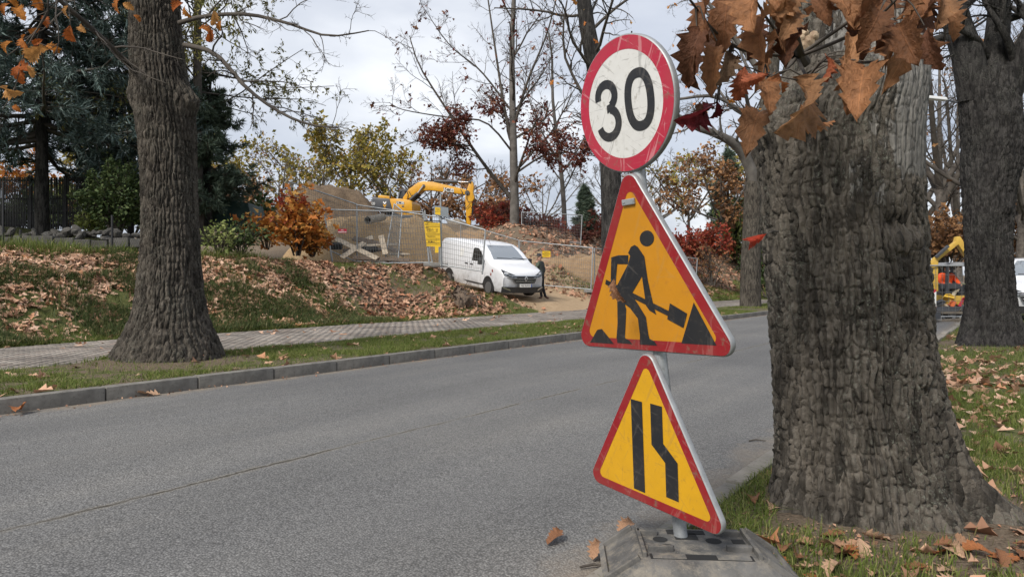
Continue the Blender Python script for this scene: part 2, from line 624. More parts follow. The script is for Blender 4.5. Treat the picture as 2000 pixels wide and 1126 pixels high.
kb.box((0.497, -0.06, -0.08), (0.988, 0.12, 0.24))
ksrc = None
for i in range(-2, 34):
    if ksrc is None:
        o = kb.build('kerb_stone', MT['concrete_flush'], kerb2, bevel=0.012, smooth=True)
        ksrc = o
    else:
        o = ksrc.copy()
        col.objects.link(o)
    o.location = (i + 0.1, V_NEAR + 0.004, random.uniform(-.006, .006) if i < 8 else random.uniform(0.0, .05))
    o.rotation_euler = (0, 0, random.uniform(-.004, .004))

# ---------------------------------------------------------------- paved sidewalk


def paver_mat():
    m, nt, b = newmat('clay_grey_paver')
    g = nd(nt, 'ShaderNodeNewGeometry')
    oi = nd(nt, 'ShaderNodeObjectInfo')
    r = math_n(nt, 'FRACT', math_n(nt, 'ADD', g.outputs['Random Per Island'], oi.outputs['Random']))
    v = nd(nt, 'ShaderNodeMapping', {0: g.outputs['Position']}).outputs[0]
    c = ramp(nt, r, [(0, (0.16, 0.142, 0.125)), (0.4, (0.225, 0.2, 0.175)), (0.75, (0.255, 0.232, 0.205)), (1, (0.205, 0.165, 0.14))])
    d = ramp(nt, noise(nt, v, 0.9, 5, 0.6), [(0.35, 0.7), (0.65, 1.35)])
    c = mix(nt, 1.0, c, d, 'MULTIPLY')
    d2 = ramp(nt, noise(nt, v, 50, 4, 0.7), [(0.3, 0.7), (0.7, 1.3)])
    c = mix(nt, 1.0, c, d2, 'MULTIPLY')
    setb(nt, b, col=c, rough=0.9, spec=0.25, normal=bumpn(nt, noise(nt, v, 120, 3), 0.4, 0.004))
    return m


pm = paver_mat()
walk = empty('sidewalk')
tag(walk, kind='structure')
walk.rotation_euler = (0, 0, ang)
pv, pq, singles = [], [], []
PL, PW = 0.2, 0.1
nrow = int((13.42 - 9.98) / PW)
cnt = 0
ptpl = np.array([[-1, -1, -1], [1, -1, -1], [1, 1, -1], [-1, 1, -1], [-.94, -.9, 1], [.94, -.9, 1], [.94, .9, 1], [-.94, .9, 1]], float) * np.array([PL / 2 - .002, PW / 2 - .002, 0.02])
ptf = np.array([[4, 5, 6, 7], [0, 1, 5, 4], [1, 2, 6, 5], [2, 3, 7, 6], [3, 0, 4, 7]])
psrc = None
for j in range(nrow):
    v = 9.98 + PW * (j + .5)
    uu = np.arange(-2, 42, PL) + (PL / 2 if j % 2 else 0)
    edge_drop = 0.0
    for u in uu:
        z = 0.15 + 0.004 * math.sin(u * 2.1 + v * 3) + 0.012 * float(vnoise(np.array([[u * .6, v * .6, 0]]), 4)[0]) + random.uniform(-.002, .002)
        if 2.9 + .34 * (v - 9.98) < u < 4.75 + .42 * (v - 9.98) and cnt < 298 and (j % 1 == 0):
            cnt += 1
            singles.append((u, v, z))
        else:
            pv.append(ptpl + np.array([u, v, z]))
            pq.append(ptf + 8 * (len(pv) - 1))
link('paver_field', np_mesh('paver_field', np.concatenate(pv), np.concatenate(pq), mats=[pm]), walk, kind='stuff')
pme = np_mesh('paver', ptpl, ptf, mats=[pm])
for (u, v, z) in singles:
    o = link('paver', pme, walk)
    o.location = (u, v, z)
    o.rotation_euler = (random.uniform(-.01, .01), random.uniform(-.01, .01), random.uniform(-.012, .012))
# joint sand under the pavers
su, sv = axis([(-2.2, 42, 0.4)]), np.linspace(9.96, 13.44, 8)
SU, SV = np.meshgrid(su, sv, indexing='ij')
si = np.arange(SU.size).reshape(SU.shape)
SQ = np.stack([si[:-1, :-1], si[1:, :-1], si[1:, 1:], si[:-1, 1:]], -1).reshape(-1, 4)
MT['joint'] = simple('joint_sand', (0.07, 0.06, 0.05), 0.95, c2=(0.11, 0.095, 0.075), scale=12)
link('joint_bed', np_mesh('joint_bed', np.stack([SU, SV, 0.15 + 0.012 * vnoise(np.stack([SU * .6, SV * .6, 0 * SU], -1), 4) + .011], -1), SQ, mats=[MT['joint']]), walk)
# far pavement: pale apron beyond the drive
# ---------------------------------------------------------------- the sign post with its three plates


def sign_mat(name, c, wear, scr=0.5, rough=0.42, dirt=(0.16, 0.13, 0.09), grad=0.0):
    """painted sheet: fine scratches, scuffs and blotchy dirt"""
    m, nt, b = newmat(name)
    v = ocoord(nt)
    cc = mix(nt, ramp(nt, noise(nt, v, 5, 4, .6), [(0.3, 0.), (0.7, 1.)]), tuple(x * 0.9 for x in c), tuple(min(1, x * 1.06) for x in c))
    for sc, rotz, thr in ((9, 0.5, 0.605), (14, -0.9, 0.615), (20, 1.6, 0.62), (6, 0.1, 0.62)):
        mp = nd(nt, 'ShaderNodeMapping', {0: v, 2: (0, rotz, 0), 3: (1 / sc, 1, 1 / (sc * 0.09))}, vector_type='TEXTURE')
        s = ramp(nt, noise(nt, mp.outputs[0], 2.6, 5, 0.7), [(thr, 0.), (thr + 0.03, scr)])
        cc = mix(nt, s, cc, wear)
    d = ramp(nt, noise(nt, v, 22, 7, 0.72), [(0.56, 0.), (0.66, 0.6)])
    cc = mix(nt, d, cc, dirt)
    d2 = ramp(nt, noise(nt, v, 3.0, 5, 0.6), [(0.45, 0.), (0.8, 0.28)])
    cc = mix(nt, d2, cc, dirt)
    setb(nt, b, col=cc, rough=rough, spec=0.45, normal=bumpn(nt, noise(nt, v, 7, 2), 0.06, 0.02))
    return m


MT['red'] = sign_mat('sign_red_faded', (0.40, 0.016, 0.045), (0.72, 0.5, 0.5), 0.3)
MT['red_tri'] = sign_mat('sign_red', (0.25, 0.011, 0.016), (0.55, 0.32, 0.28), 0.15)
MT['white'] = sign_mat('sign_white', (0.62, 0.62, 0.6), (0.10, 0.095, 0.09), 0.38, dirt=(0.3, 0.28, 0.24))
MT['amber'] = sign_mat('sign_amber', (0.50, 0.215, 0.010), (0.42, 0.22, 0.05), 0.3, dirt=(0.4, 0.17, 0.02))
MT['yellow'] = sign_mat('sign_yellow', (0.60, 0.32, 0.010), (0.33, 0.2, 0.05), 0.3, dirt=(0.36, 0.2, 0.03))
MT['black'] = sign_mat('sign_black', (0.016, 0.017, 0.02), (0.12, 0.11, 0.1), 0.3, dirt=(0.06, 0.05, 0.04))
MT['galv'] = simple('galvanised_steel', (0.30, 0.32, 0.335), 0.5, metal=0.55, c2=(0.42, 0.44, 0.455), scale=16, bump=0.15, bscale=70, grime=(0.2, 0.2, 0.2))
MT['alu'] = simple('aluminium_rim', (0.33, 0.345, 0.355), 0.5, metal=0.35, c2=(0.26, 0.27, 0.28), scale=20)
MT['rubber'] = None


def rtri(s, r, n=8, dz=0.0):
    """rounded triangle outline, s = side of the sharp triangle, apex up"""
    h = s * math.sqrt(3) / 2
    P = [Vector((0, h * 2 / 3)), Vector((-s / 2, -h / 3)), Vector((s / 2, -h / 3))]
    out = []
    for k in range(3):
        p = P[k]
        inward = (-p).normalized()
        c = p + inward * (2 * r)
        a0 = math.atan2(-inward.y, -inward.x)
        for i in range(n):
            a = a0 - R(60) + R(120) * i / (n - 1)
            out.append((c.x + r * math.cos(a), c.y + r * math.sin(a)))
    # ccw order: apex(90deg) arc goes 30..150, left 150..270, right 270..390
    return out


def plate(name, outline, mat, y, parent, th=0.0):
    mb = MB()
    if th:
        mb.prism([(a, b) for a, b in outline], y, y + th)
    else:
        mb.add([(a, y, b) for a, b in outline], [tuple(range(len(outline)))])
    return mb.build(name, mat, parent, tri=True)


def ring(name, outer, inner, mat, y, parent):
    n = len(outer)
    mb = MB()
    mb.add([(a, y, b) for a, b in outer] + [(a, y, b) for a, b in inner], [(i, (i + 1) % n, (i + 1) % n + n, i + n) for i in range(n)])
    return mb.build(name, mat, parent)


def rim(name, outline, mat, parent, depth=0.028, lip=0.006):
    """folded sheet edge behind the face"""
    n = len(outline)
    c = Vector((sum(p[0] for p in outline) / n, sum(p[1] for p in outline) / n))

    def off(d):
        o = []
        for i in range(n):
            a, b = Vector(outline[i - 1]), Vector(outline[(i + 1) % n])
            t = (b - a).normalized()
            nn = Vector((t.y, -t.x))
            p = Vector(outline[i])
            if nn.dot(p - c) < 0:
                nn = -nn
            o.append(p + nn * d)
        return o
    prof = [(0.0, -0.001), (lip * .6, 0.001), (lip, 0.006), (lip, depth - .006), (lip * .5, depth), (-.012, depth)]
    vs, fs = [], []
    for d, y in prof:
        vs += [(p.x, y, p.y) for p in off(d)]
    for k in range(len(prof) - 1):
        for i in range(n):
            fs.append((k * n + i, k * n + (i + 1) % n, (k + 1) * n + (i + 1) % n, (k + 1) * n + i))
    fs.append(tuple(range(5 * n, 6 * n)))
    return MB().add(vs, fs).build(name, mat, parent, smooth=50)


def stroke(path, w):
    """2-D outline of a thick polyline (mitred)"""
    P = [Vector(p) for p in path]
    L, Rr = [], []
    for i, p in enumerate(P):
        a = (p - P[i - 1]).normalized() if i > 0 else None
        b = (P[i + 1] - p).normalized() if i < len(P) - 1 else None
        t = ((a or b) + (b or a)).normalized()
        nn = Vector((-t.y, t.x))
        ref = a or b
        k = 1 / max(0.5, nn.dot(Vector((-ref.y, ref.x))))
        L.append(p + nn * w / 2 * k)
        Rr.append(p - nn * w / 2 * k)
    return L, Rr


def ribbon(mb, path, w, y, closed=False):
    P = [Vector(p) for p in path]
    if closed:
        n = len(P)
        vs, fs = [], []
        for i, p in enumerate(P):
            t = (P[(i + 1) % n] - P[i - 1]).normalized()
            nn = Vector((-t.y, t.x))
            vs += [(p.x + nn.x * w / 2, y, p.y + nn.y * w / 2), (p.x - nn.x * w / 2, y, p.y - nn.y * w / 2)]
        for i in range(n):
            j = (i + 1) % n
            fs.append((2 * i, 2 * j, 2 * j + 1, 2 * i + 1))
    else:
        L, Rr = stroke(path, w)
        vs = [(p.x, y, p.y) for p in L] + [(p.x, y, p.y) for p in Rr]
        n = len(P)
        fs = [(i, i + 1, n + i + 1, n + i) for i in range(n - 1)]
    mb.add(vs, fs)


def sign_root(name, label, loc, yaw, roll, pitch):
    o = empty(name, label, 'road sign')
    o.matrix_world = Matrix.Translation(loc) @ Matrix.Rotation(R(yaw), 4, 'Z') @ Matrix.Rotation(R(roll), 4, 'Y') @ Matrix.Rotation(R(pitch), 4, 'X')
    return o


# round plate: 30
rt = sign_root('speed_limit_sign', 'round white and red 30 speed limit sign at the top of the post', (0.484, 2.985, 1.995), -56, -1.0, 7.0)
Rr_ = 0.285
circ = lambda r, n=72: [(r * math.cos(2 * math.pi * i / n), r * math.sin(2 * math.pi * i / n)) for i in range(n)]
rim('rim', circ(Rr_), MT['alu'], rt, 0.03, 0.007)
ring('red_border', circ(Rr_), circ(Rr_ * 0.80), MT['red'], -0.002, rt)
plate('white_face', circ(Rr_ * 0.802), MT['white'], -0.0012, rt)


def arc(cx, cy, rx, ry, a0, a1, n=16):
    return [(cx + rx * math.cos(R(a0 + (a1 - a0) * i / (n - 1))), cy + ry * math.sin(R(a0 + (a1 - a0) * i / (n - 1)))) for i in range(n)]


mb = MB()
top3 = arc(-0.104, 0.058, 0.054, 0.052, 192, -62, 18)
bot3 = arc(-0.102, -0.060, 0.061, 0.061, 72, -168, 20)
ribbon(mb, top3, 0.038, -0.0028)
ribbon(mb, bot3, 0.038, -0.0030)
mb.add([(-0.106, -0.0032, 0.017), (-0.072, -0.0032, 0.024), (-0.067, -0.0032, -0.006), (-0.106, -0.0032, -0.017)], [(0, 1, 2, 3)])
mb.build('digit_three', MT['black'], rt)
mb = MB()
zero = [(0.094 + 0.066 * math.copysign(abs(math.cos(t)) ** 0.82, math.cos(t)), 0.0 + 0.110 * math.copysign(abs(math.sin(t)) ** 0.9, math.sin(t))) for t in np.linspace(0, 2 * math.pi, 56, endpoint=False)]
ribbon(mb, zero, 0.041, -0.0028, True)
mb.build('digit_zero', MT['black'], rt)

# upper triangle: men at work
S1 = 0.92
rt = sign_root('road_works_sign', 'large orange triangular roadworks sign with a digging figure, middle of the post', (0.553, 2.954, EYE - 0.031), -54.6, -1.4, 8.1)
o1 = rtri(S1, 0.045)
rim('rim', o1, MT['alu'], rt)
i1 = rtri(S1 - 0.155, 0.026)
ring('red_border', o1, i1, MT['red_tri'], -0.002, rt)
plate('amber_face', rtri(S1 - 0.152, 0.026), MT['amber'], -0.0012, rt)
# pictogram, drawn from measured points: t across the bottom edge (-1..1), h 0 bottom .. 1 apex
hh = S1 * math.sqrt(3) / 2


def tp(a, b):
    return (a * S1, -hh / 3 + b * hh)


mb = MB()
Yp = -0.0028


def fg(a, b):
    return tp(a - .04 * (1 - b / .65), .03 + .875 * b)


def poly(mb, pts, y=Yp, f=None):
    P = [(f or fg)(*p) for p in pts]
    mb.add([(a, y, b) for a, b in P], [tuple(range(len(P)))])


head = [(0.073 + 0.044 * math.cos(t), 0.652 + 0.047 * math.sin(t)) for t in np.linspace(0, 2 * math.pi, 28, endpoint=False)]
poly(mb, head)
poly(mb, [(-0.005, 0.62), (0.015, 0.605), (0.052, 0.545), (0.04, 0.44), (-0.045, 0.315), (-0.105, 0.315), (-0.14, 0.37), (-0.055, 0.505), (-0.038, 0.555), (-0.05, 0.575), (-0.03, 0.61)])      # torso
poly(mb, [(-0.05, 0.56), (-0.115, 0.565), (-0.165, 0.555), (-0.178, 0.42), (-0.183, 0.345), (-0.15, 0.345), (-0.14, 0.43), (-0.127, 0.51), (-0.055, 0.505)], Yp - .0002)        # rear arm
poly(mb, [(0.052, 0.545), (0.065, 0.40), (0.093, 0.235), (0.105, 0.19), (0.065, 0.215), (0.045, 0.245), (0.03, 0.42)], Yp - .0002)  # front arm
poly(mb, [(-0.14, 0.37), (-0.105, 0.315), (-0.085, 0.22), (-0.095, 0.13), (-0.105, 0.045), (-0.105, 0.03), (-0.165, 0.03), (-0.15, 0.13), (-0.145, 0.23)], Yp - .0001)  # rear leg
poly(mb, [(-0.105, 0.035), (-0.075, 0.02), (-0.06, -0.002), (-0.16, 0.0), (-0.162, 0.04)], Yp - .0003)
poly(mb, [(-0.108, 0.318), (-0.045, 0.318), (0.0, 0.245), (0.04, 0.175), (0.05, 0.06), (-0.005, 0.06), (-0.012, 0.165), (-0.06, 0.23), (-0.10, 0.26)], Yp - .0004)   # front leg
poly(mb, [(0.05, 0.065), (0.055, 0.04), (0.085, 0.025), (0.10, 0.0), (-0.008, 0.0), (-0.005, 0.065)], Yp - .0005)
L, Rr2 = stroke([fg(-0.215, 0.40), fg(0.205, 0.185)], 0.022)
mb.add([(p.x, Yp - .0006, p.y) for p in (L[0], L[1], Rr2[1], Rr2[0])], [(0, 1, 2, 3)])
poly(mb, [(0.19, 0.26), (0.285, 0.20), (0.26, 0.115), (0.17, 0.165)], Yp - .0007)      # shovel blade
poly(mb, [(0.30, 0.262), (0.395, 0.05), (0.205, 0.05)], Yp, tp)   # heap
poly(mb, [(-0.335, 0.10), (-0.30, 0.107), (-0.225, 0.022), (-0.40, 0.022)], Yp, tp)      # small heap
mb.build('digging_figure', MT['black'], rt, tri=True)
MB().box((-0.008, -0.007, hh * 0.47), (0.072, 0.012, 0.026)).build('clamp_plate', MT['galv'], rt, bevel=0.004)
MB().box((-0.03, -0.014, hh * 0.47), (0.016, 0.004, 0.005)).build('bolt', MT['galv'], rt, bevel=0.001)

# lower triangle: road narrows
S2 = 0.80
rt = sign_root('road_narrows_sign', 'yellow triangular sign with two black bars, lowest on the post', (0.58, 2.921, EYE - 0.723), -55.7, 3.2, 5.9)
o2 = rtri(S2, 0.042)
rim('rim', o2, MT['alu'], rt, 0.026)
ring('red_border', o2, rtri(S2 - 0.13, 0.022), MT['red_tri'], -0.002, rt)
plate('yellow_face', rtri(S2 - 0.127, 0.022), MT['yellow'], -0.0012, rt)
hh2 = S2 * math.sqrt(3) / 2


def tq(a, b):
    return (a * S2, -0.0028, -hh2 / 3 + b * hh2)


MB().add([tq(-0.122, 0.645), tq(-0.038, 0.645), tq(-0.038, 0.068), tq(-0.122, 0.068)], [(0, 1, 2, 3)]).build('straight_bar', MT['black'], rt)
MB().add([tq(0.022, 0.65), tq(0.105, 0.65), tq(0.105, 0.425), tq(0.2, 0.335), tq(0.2, 0.1), tq(0.115, 0.1), tq(0.115, 0.31), tq(0.022, 0.395)], [tuple(range(8))]).build('bent_bar', MT['black'], rt, tri=True)

# post
pt = empty('sign_post', 'grey galvanised steel post leaning out of the black rubber base', 'post')
foot, topp = Vector((0.733, 2.945, 0.03)), Vector((0.50, 3.03, 2.2))
ax = (topp - foot).normalized()
MB().tube([foot, foot.lerp(topp, .3), foot.lerp(topp, .7), topp], 0.029, 20).build('tube', MT['galv'], pt, smooth=60)
MB().tube([topp - ax * .004, topp + ax * .012], 0.0305, 20).build('end_cap', MT['alu'], pt, smooth=60)
for zz, lab in ((0.40, 'a'), (0.66, 'b'), (1.02, 'c'), (1.42, 'd'), (1.86, 'e'), (2.1, 'f')):
    t = (zz - foot.z) / (topp.z - foot.z)
    c = foot.lerp(topp, t)
    MB().tube([c - ax * 0.014, c + ax * 0.014], 0.034, 20).build('clamp', MT['galv'], pt, smooth=60)

# rubber base
def rubber_mat():
    m, nt, b = newmat('recycled_rubber')
    v = ocoord(nt)
    c = mix(nt, ramp(nt, noise(nt, v, 5, 6, .65), [(0.35, 0.), (0.68, 1.)]), (0.055, 0.055, 0.055), (0.16, 0.155, 0.146))
    n = nd(nt, 'ShaderNodeNewGeometry')
    up = nd(nt, 'ShaderNodeSeparateXYZ', {0: n.outputs['True Normal']}).outputs[2]
    mud = math_n(nt, 'MULTIPLY', ramp(nt, noise(nt, v, 14, 8, .75), [(0.46, 0.), (0.64, 1.)]), ramp(nt, up, [(0.2, 0.25), (0.8, 0.8)]))
    c = mix(nt, mud, c, (0.235, 0.21, 0.17))
    sp = ramp(nt, noise(nt, v, 130, 3, .6), [(0.66, 0.), (0.72, 0.7)])
    c = mix(nt, sp, c, (0.3, 0.28, 0.24))
    setb(nt, b, col=c, rough=0.85, spec=0.3, normal=bumpn(nt, math_n(nt, 'ADD', noise(nt, v, 120, 5, .7), math_n(nt, 'MULTIPLY', noise(nt, v, 20, 4), 1.5)), 0.55, 0.004))
    return m


MT['rubber'] = rubber_mat()
MT['hole_shade'] = simple('painted_hole_shade', (0.012, 0.012, 0.012), 0.9)  # near-black colour painted in for the shade inside openings
# base frame: length along local x, looking from the camera roughly across
rb = empty('rubber_ballast', 'black recycled rubber block holding the sign post, dusty with holes and slots', 'ballast', loc=(0.755, 2.855, 0.012), rz=R(-4))
L2, W2, H2 = 0.375, 0.25, 0.135
mb = MB()
# lower skirt and sloping ends, rounded front: side profile swept across with chamfered long edges
ends = [(-L2, 0.0), (-L2, 0.045), (-L2 + .135, H2), (L2 - .135, H2), (L2, 0.045), (L2, 0.0)]
secs = [(-W2, 0.62), (-W2 + .03, 0.88), (-W2 + .075, 1.0), (W2 - .075, 1.0), (W2 - .03, 0.88), (W2, 0.62)]
vs, fs = [], []
for (y, k) in secs:
    inset = (1 - k) * 0.13
    for (x, z) in ends:
        vs.append((x * (1 - inset), y, z * (k if z > .05 else (1 if z == 0 else 1))))
n = len(ends)
for j in range(len(secs) - 1):
    for i in range(n):
        fs.append((j * n + i, j * n + (i + 1) % n, (j + 1) * n + (i + 1) % n, (j + 1) * n + i))
fs += [tuple(range(n)), tuple(reversed(range((len(secs) - 1) * n, len(secs) * n)))]
mb.add(vs, fs)
mb.build('block', MT['rubber'], rb, bevel=0.008, smooth=30)
# raised ribs; pockets and holes are flat black patches painted as shade
for (x, y, w, d) in ((-.185, .10, .085, .03), (-.15, -.075, .10, .022), (.155, .115, .10, .03), (.165, -.06, .10, .025), (-.222, 0, .016, .30), (.226, 0, .016, .30)):
    MB().box((x, y, H2 + .008), (w, d, .026)).build('rib', MT['rubber'], rb, bevel=.003)
for (x, y, r) in ((-.135, .045, .031), (-.115, -.03, .026), (.085, .04, .033)):
    mb = MB()
    ring_o = [(x + r * math.cos(a), y + r * math.sin(a)) for a in np.linspace(0, 2 * math.pi, 24, endpoint=False)]
    mb.add([(a, b, H2 + .0012) for a, b in ring_o], [tuple(range(24))])
    mb.build('round_hole_shade', MT['hole_shade'], rb)
for (x, y, w, d) in ((.185, .04, .05, .045), (-.015, .135, .16, .05), (-.022, .085, .095, .07)):
    MB().box((x, y, H2 - .004), (w, d, .0115)).build('square_hole_shade', MT['hole_shade'], rb)
MB().box((0, -.138, H2 - .001), (.40, .05, .006)).build('front_recess_shade', MT['hole_shade'], rb)
for sx in (-1, 1):
    MB().box((sx * .125, -.138, H2 + .001), (.13, .046, .008)).build('recess_pad', MT['rubber'], rb, bevel=.002)
    # end grip: frame round a sunken panel on the sloping end
    sl = math.atan2(H2 - .045, .135)
    for y in (-.165, .165):
        MB().box((sx * (L2 - .066), y, .094), (.16, .026, .03), Matrix.Rotation(sx * sl, 3, 'Y')).build('end_rib', MT['rubber'], rb, bevel=.003)
    MB().box((sx * (L2 - .007), 0, .05), (.026, .32, .03), Matrix.Rotation(sx * sl, 3, 'Y')).build('end_rib', MT['rubber'], rb, bevel=.003)
MT['mud'] = simple('dried_mud', (0.27, 0.24, 0.19), .9)
for i, tx in enumerate(('WAG', 'UED')):
    Mx = Matrix.Translation((-L2 + .058 + .03 * i, 0.0, .078 + .02 * i)) @ Matrix.Rotation(-sl, 4, 'Y') @ Matrix.Rotation(R(90), 4, 'Z')
    text_obj('moulded_letters', tx, .032, MT['mud'], rb, Mx, ext=.0015)
# ---------------------------------------------------------------- vegetation toolkit


def tubes(polys, name, mat, parent=None, smooth=True, **kw):
    """polys: list of (P (K,n,3), Rad (K,n), sides) -> one mesh"""
    VV_, QQ = [], []
    off = 0
    for P, Rd, ns in polys:
        K, n, _ = P.shape
        if K == 0:
            continue
        T = np.empty_like(P)
        T[:, 1:-1] = P[:, 2:] - P[:, :-2]
        T[:, 0] = P[:, 1] - P[:, 0]
        T[:, -1] = P[:, -1] - P[:, -2]
        T /= np.linalg.norm(T, axis=-1, keepdims=True) + 1e-9
        ref = np.where(np.abs(T[:, :1, 2:3]) < 0.9, np.array([0, 0, 1.0]), np.array([1.0, 0, 0]))
        ref = np.broadcast_to(ref, T.shape)
        A = np.cross(T, ref)
        A /= np.linalg.norm(A, axis=-1, keepdims=True) + 1e-9
        B = np.cross(A, T)
        a = np.arange(ns) * 2 * np.pi / ns
        ring_ = P[:, :, None] + Rd[:, :, None, None] * (A[:, :, None] * np.cos(a)[:, None] + B[:, :, None] * np.sin(a)[:, None])
        VV_.append(ring_.reshape(-1, 3))
        I = off + np.arange(K * n * ns).reshape(K, n, ns)
        J = np.roll(I, -1, axis=2)
        QQ.append(np.stack([I[:, :-1], J[:, :-1], J[:, 1:], I[:, 1:]], -1).reshape(-1, 4))
        off += K * n * ns
    me = np_mesh(name, np.concatenate(VV_), np.concatenate(QQ), mats=[mat], smooth=smooth)
    return link(name, me, parent, **kw)


def unit(v):
    return v / (np.linalg.norm(v, axis=-1, keepdims=True) + 1e-9)


def grow(g, P, Rd, levels, up=np.array([0, 0, 1.0])):
    """P (K,n,3) parent axes. levels: dicts count,len,ang,n,wander,up,rr,t0,t1,rmin -> list of (P,R) per level"""
    out = []
    for L in levels:
        K, n, _ = P.shape
        m = L['count']
        t = g.uniform(L.get('t0', .25), L.get('t1', 1.0), (K, m))
        if L.get('even'):
            t = L.get('t0', .25) + (L.get('t1', 1.) - L.get('t0', .25)) * (np.arange(m) + g.uniform(0, 1, (K, m))) / m
        f = t * (n - 1)
        i0 = np.clip(np.floor(f).astype(int), 0, n - 2)
        w = (f - i0)[..., None]
        kk = np.arange(K)[:, None]
        p = P[kk, i0] * (1 - w) + P[kk, i0 + 1] * w
        tan = unit(P[kk, i0 + 1] - P[kk, i0])
        r = Rd[kk, i0] * (1 - w[..., 0]) + Rd[kk, i0 + 1] * w[..., 0]
        plen = np.linalg.norm(np.diff(P, axis=1), axis=-1).sum(1)[:, None]
        ln = plen * L['len'] * g.uniform(.6, 1.25, (K, m)) * (1 - L.get('taper', .45) * t)
        if 'abs' in L:
            ln = L['abs'] * g.uniform(.6, 1.3, (K, m))
        rv_ = unit(g.normal(size=(K, m, 3)))
        if L.get('flat'):
            rv_ = rv_ * np.array([1, 1, .25])
        side = unit(rv_ - (rv_ * tan).sum(-1, keepdims=True) * tan)
        an = np.radians(L['ang'] * g.uniform(.7, 1.3, (K, m)))[..., None]
        d = unit(tan * np.cos(an) + side * np.sin(an))
        nn = L['n']
        pts = [p]
        cur = p
        for s in range(nn - 1):
            d = unit(d + g.normal(size=d.shape) * L.get('wander', .15) + up * L.get('up', .05))
            cur = cur + d * (ln / (nn - 1))[..., None]
            pts.append(cur)
        CP = np.stack(pts, 2).reshape(-1, nn, 3)
        cr = np.maximum(np.minimum(r * L.get('rr', .6), ln * .05 + .002), L.get('rmin', .002)).reshape(-1, 1)
        CR = cr * np.linspace(1, L.get('tip', .35), nn)[None]
        out.append((CP, CR))
        P, Rd = CP, CR
    return out


def poly_axis(pts, n):
    """resample a hand-placed polyline smoothly to n points"""
    pts = np.array([tuple(p) for p in pts], float)
    t = np.linspace(0, len(pts) - 1, n)
    i = np.clip(np.floor(t).astype(int), 0, len(pts) - 2)
    f = (t - i)[:, None]
    p0 = pts[np.maximum(i - 1, 0)]
    p1, p2 = pts[i], pts[i + 1]
    p3 = pts[np.minimum(i + 2, len(pts) - 1)]
    return 0.5 * (2 * p1 + (p2 - p0) * f + (2 * p0 - 5 * p1 + 4 * p2 - p3) * f ** 2 + (3 * p1 - p0 - 3 * p2 + p3) * f ** 3)


def sample_on(g, P, count, t0=.2, t1=1.0):
    K, n, _ = P.shape
    w_ = np.linalg.norm(np.diff(P, axis=1), axis=-1).sum(1)
    k = g.choice(K, count, p=w_ / w_.sum())
    f = g.uniform(t0, t1, count) * (n - 1)
    i = np.clip(np.floor(f).astype(int), 0, n - 2)
    w = (f - i)[:, None]
    return P[k, i] * (1 - w) + P[k, i + 1] * w, unit(P[k, i + 1] - P[k, i])


def leaves(g, pos, size, tpl, name, mat, parent=None, normal_up=0.3, droop=0.0, dirs=None, sz=.35, **kw):
    """tpl = (verts (k,3) in x(length) y(width) z, tris (m,3))"""
    tv, tf = tpl
    N = len(pos)
    if dirs is None:
        d = unit(g.normal(size=(N, 3)) + np.array([0, 0, -droop]))
    else:
        d = unit(dirs + g.normal(size=(N, 3)) * .5 + np.array([0, 0, -droop]))
    nrm = unit(g.normal(size=(N, 3)) + np.array([0, 0, normal_up * 3]))
    s = unit(np.cross(nrm, d))
    nn = np.cross(d, s)
    sc = size * np.exp(g.normal(size=N) * sz)
    sc = np.clip(sc, size * .4, size * 2)
    V = pos[:, None] + sc[:, None, None] * (tv[None, :, :1] * d[:, None] + tv[None, :, 1:2] * s[:, None] + tv[None, :, 2:3] * nn[:, None])
    F = (tf[None] + (np.arange(N) * len(tv))[:, None, None]).reshape(-1, 3)
    return link(name, np_mesh(name, V.reshape(-1, 3), tris=F, mats=[mat]), parent, **kw)


T_DIAMOND = (np.array([[0, 0, 0], [.5, .32, .06], [1, 0, -.08], [.5, -.32, .06]], float), np.array([[0, 2, 1], [0, 3, 2]]))
T_NEEDLE = (np.array([[0, -.09, 0], [0, .09, 0], [1, 0, 0]], float), np.array([[0, 1, 2]]))


def oak_outline(var=0, g=None):
    t = np.array([0, .06, .13, .20, .27, .36, .44, .50, .60, .66, .74, .80, .87, .92, 1.0])
    w = np.array([.008, .05, .11, .195, .15, .27, .19, .31, .205, .29, .18, .245, .12, .15, 0.0])
    fw = np.array([0, 0, 0, .05, 0, .07, 0, .07, 0, .07, 0, .06, 0, .03, 0])
    if g is not None:
        w = w * (1 + .09 * g.normal(size=len(w)))
        w[-1] = 0
    return t, np.abs(w), fw


def oak_leaf(g, curl=.35, bend=.3, cols=1):
    """lobed leaf, length 1 along x, folded at the midrib; cols = subdivisions between rib and edge"""
    t, wl, fw = oak_outline(0, g)
    _, wr, _ = oak_outline(0, g)
    n = len(t)
    V, UV = [], []
    kc = 2 * cols + 1
    tw = g.normal() * .5
    for i in range(n):
        for c in range(-cols, cols + 1):
            a = c / cols
            w = wl[i] if a < 0 else wr[i]
            x = t[i] + fw[i] * abs(a)
            y = a * w
            z = -bend * (t[i] - .4) ** 2 + curl * (abs(a) * w) ** 1.3 * (1.2 - .4 * t[i]) + tw * y * (t[i] - .5)
            if cols > 1:
                z += .018 * math.sin(t[i] * 34 - abs(a) * 5 + tw) + .02 * g.normal() * abs(a)
            V.append((x, y, z))
            UV.append((a * .5 + .5, t[i]))
    F = []
    for i in range(n - 1):
        for c in range(kc - 1):
            a = i * kc + c
            F.append((a, a + 1, a + kc + 1))
            F.append((a, a + kc + 1, a + kc))
    return np.array(V), np.array(F), np.array(UV)


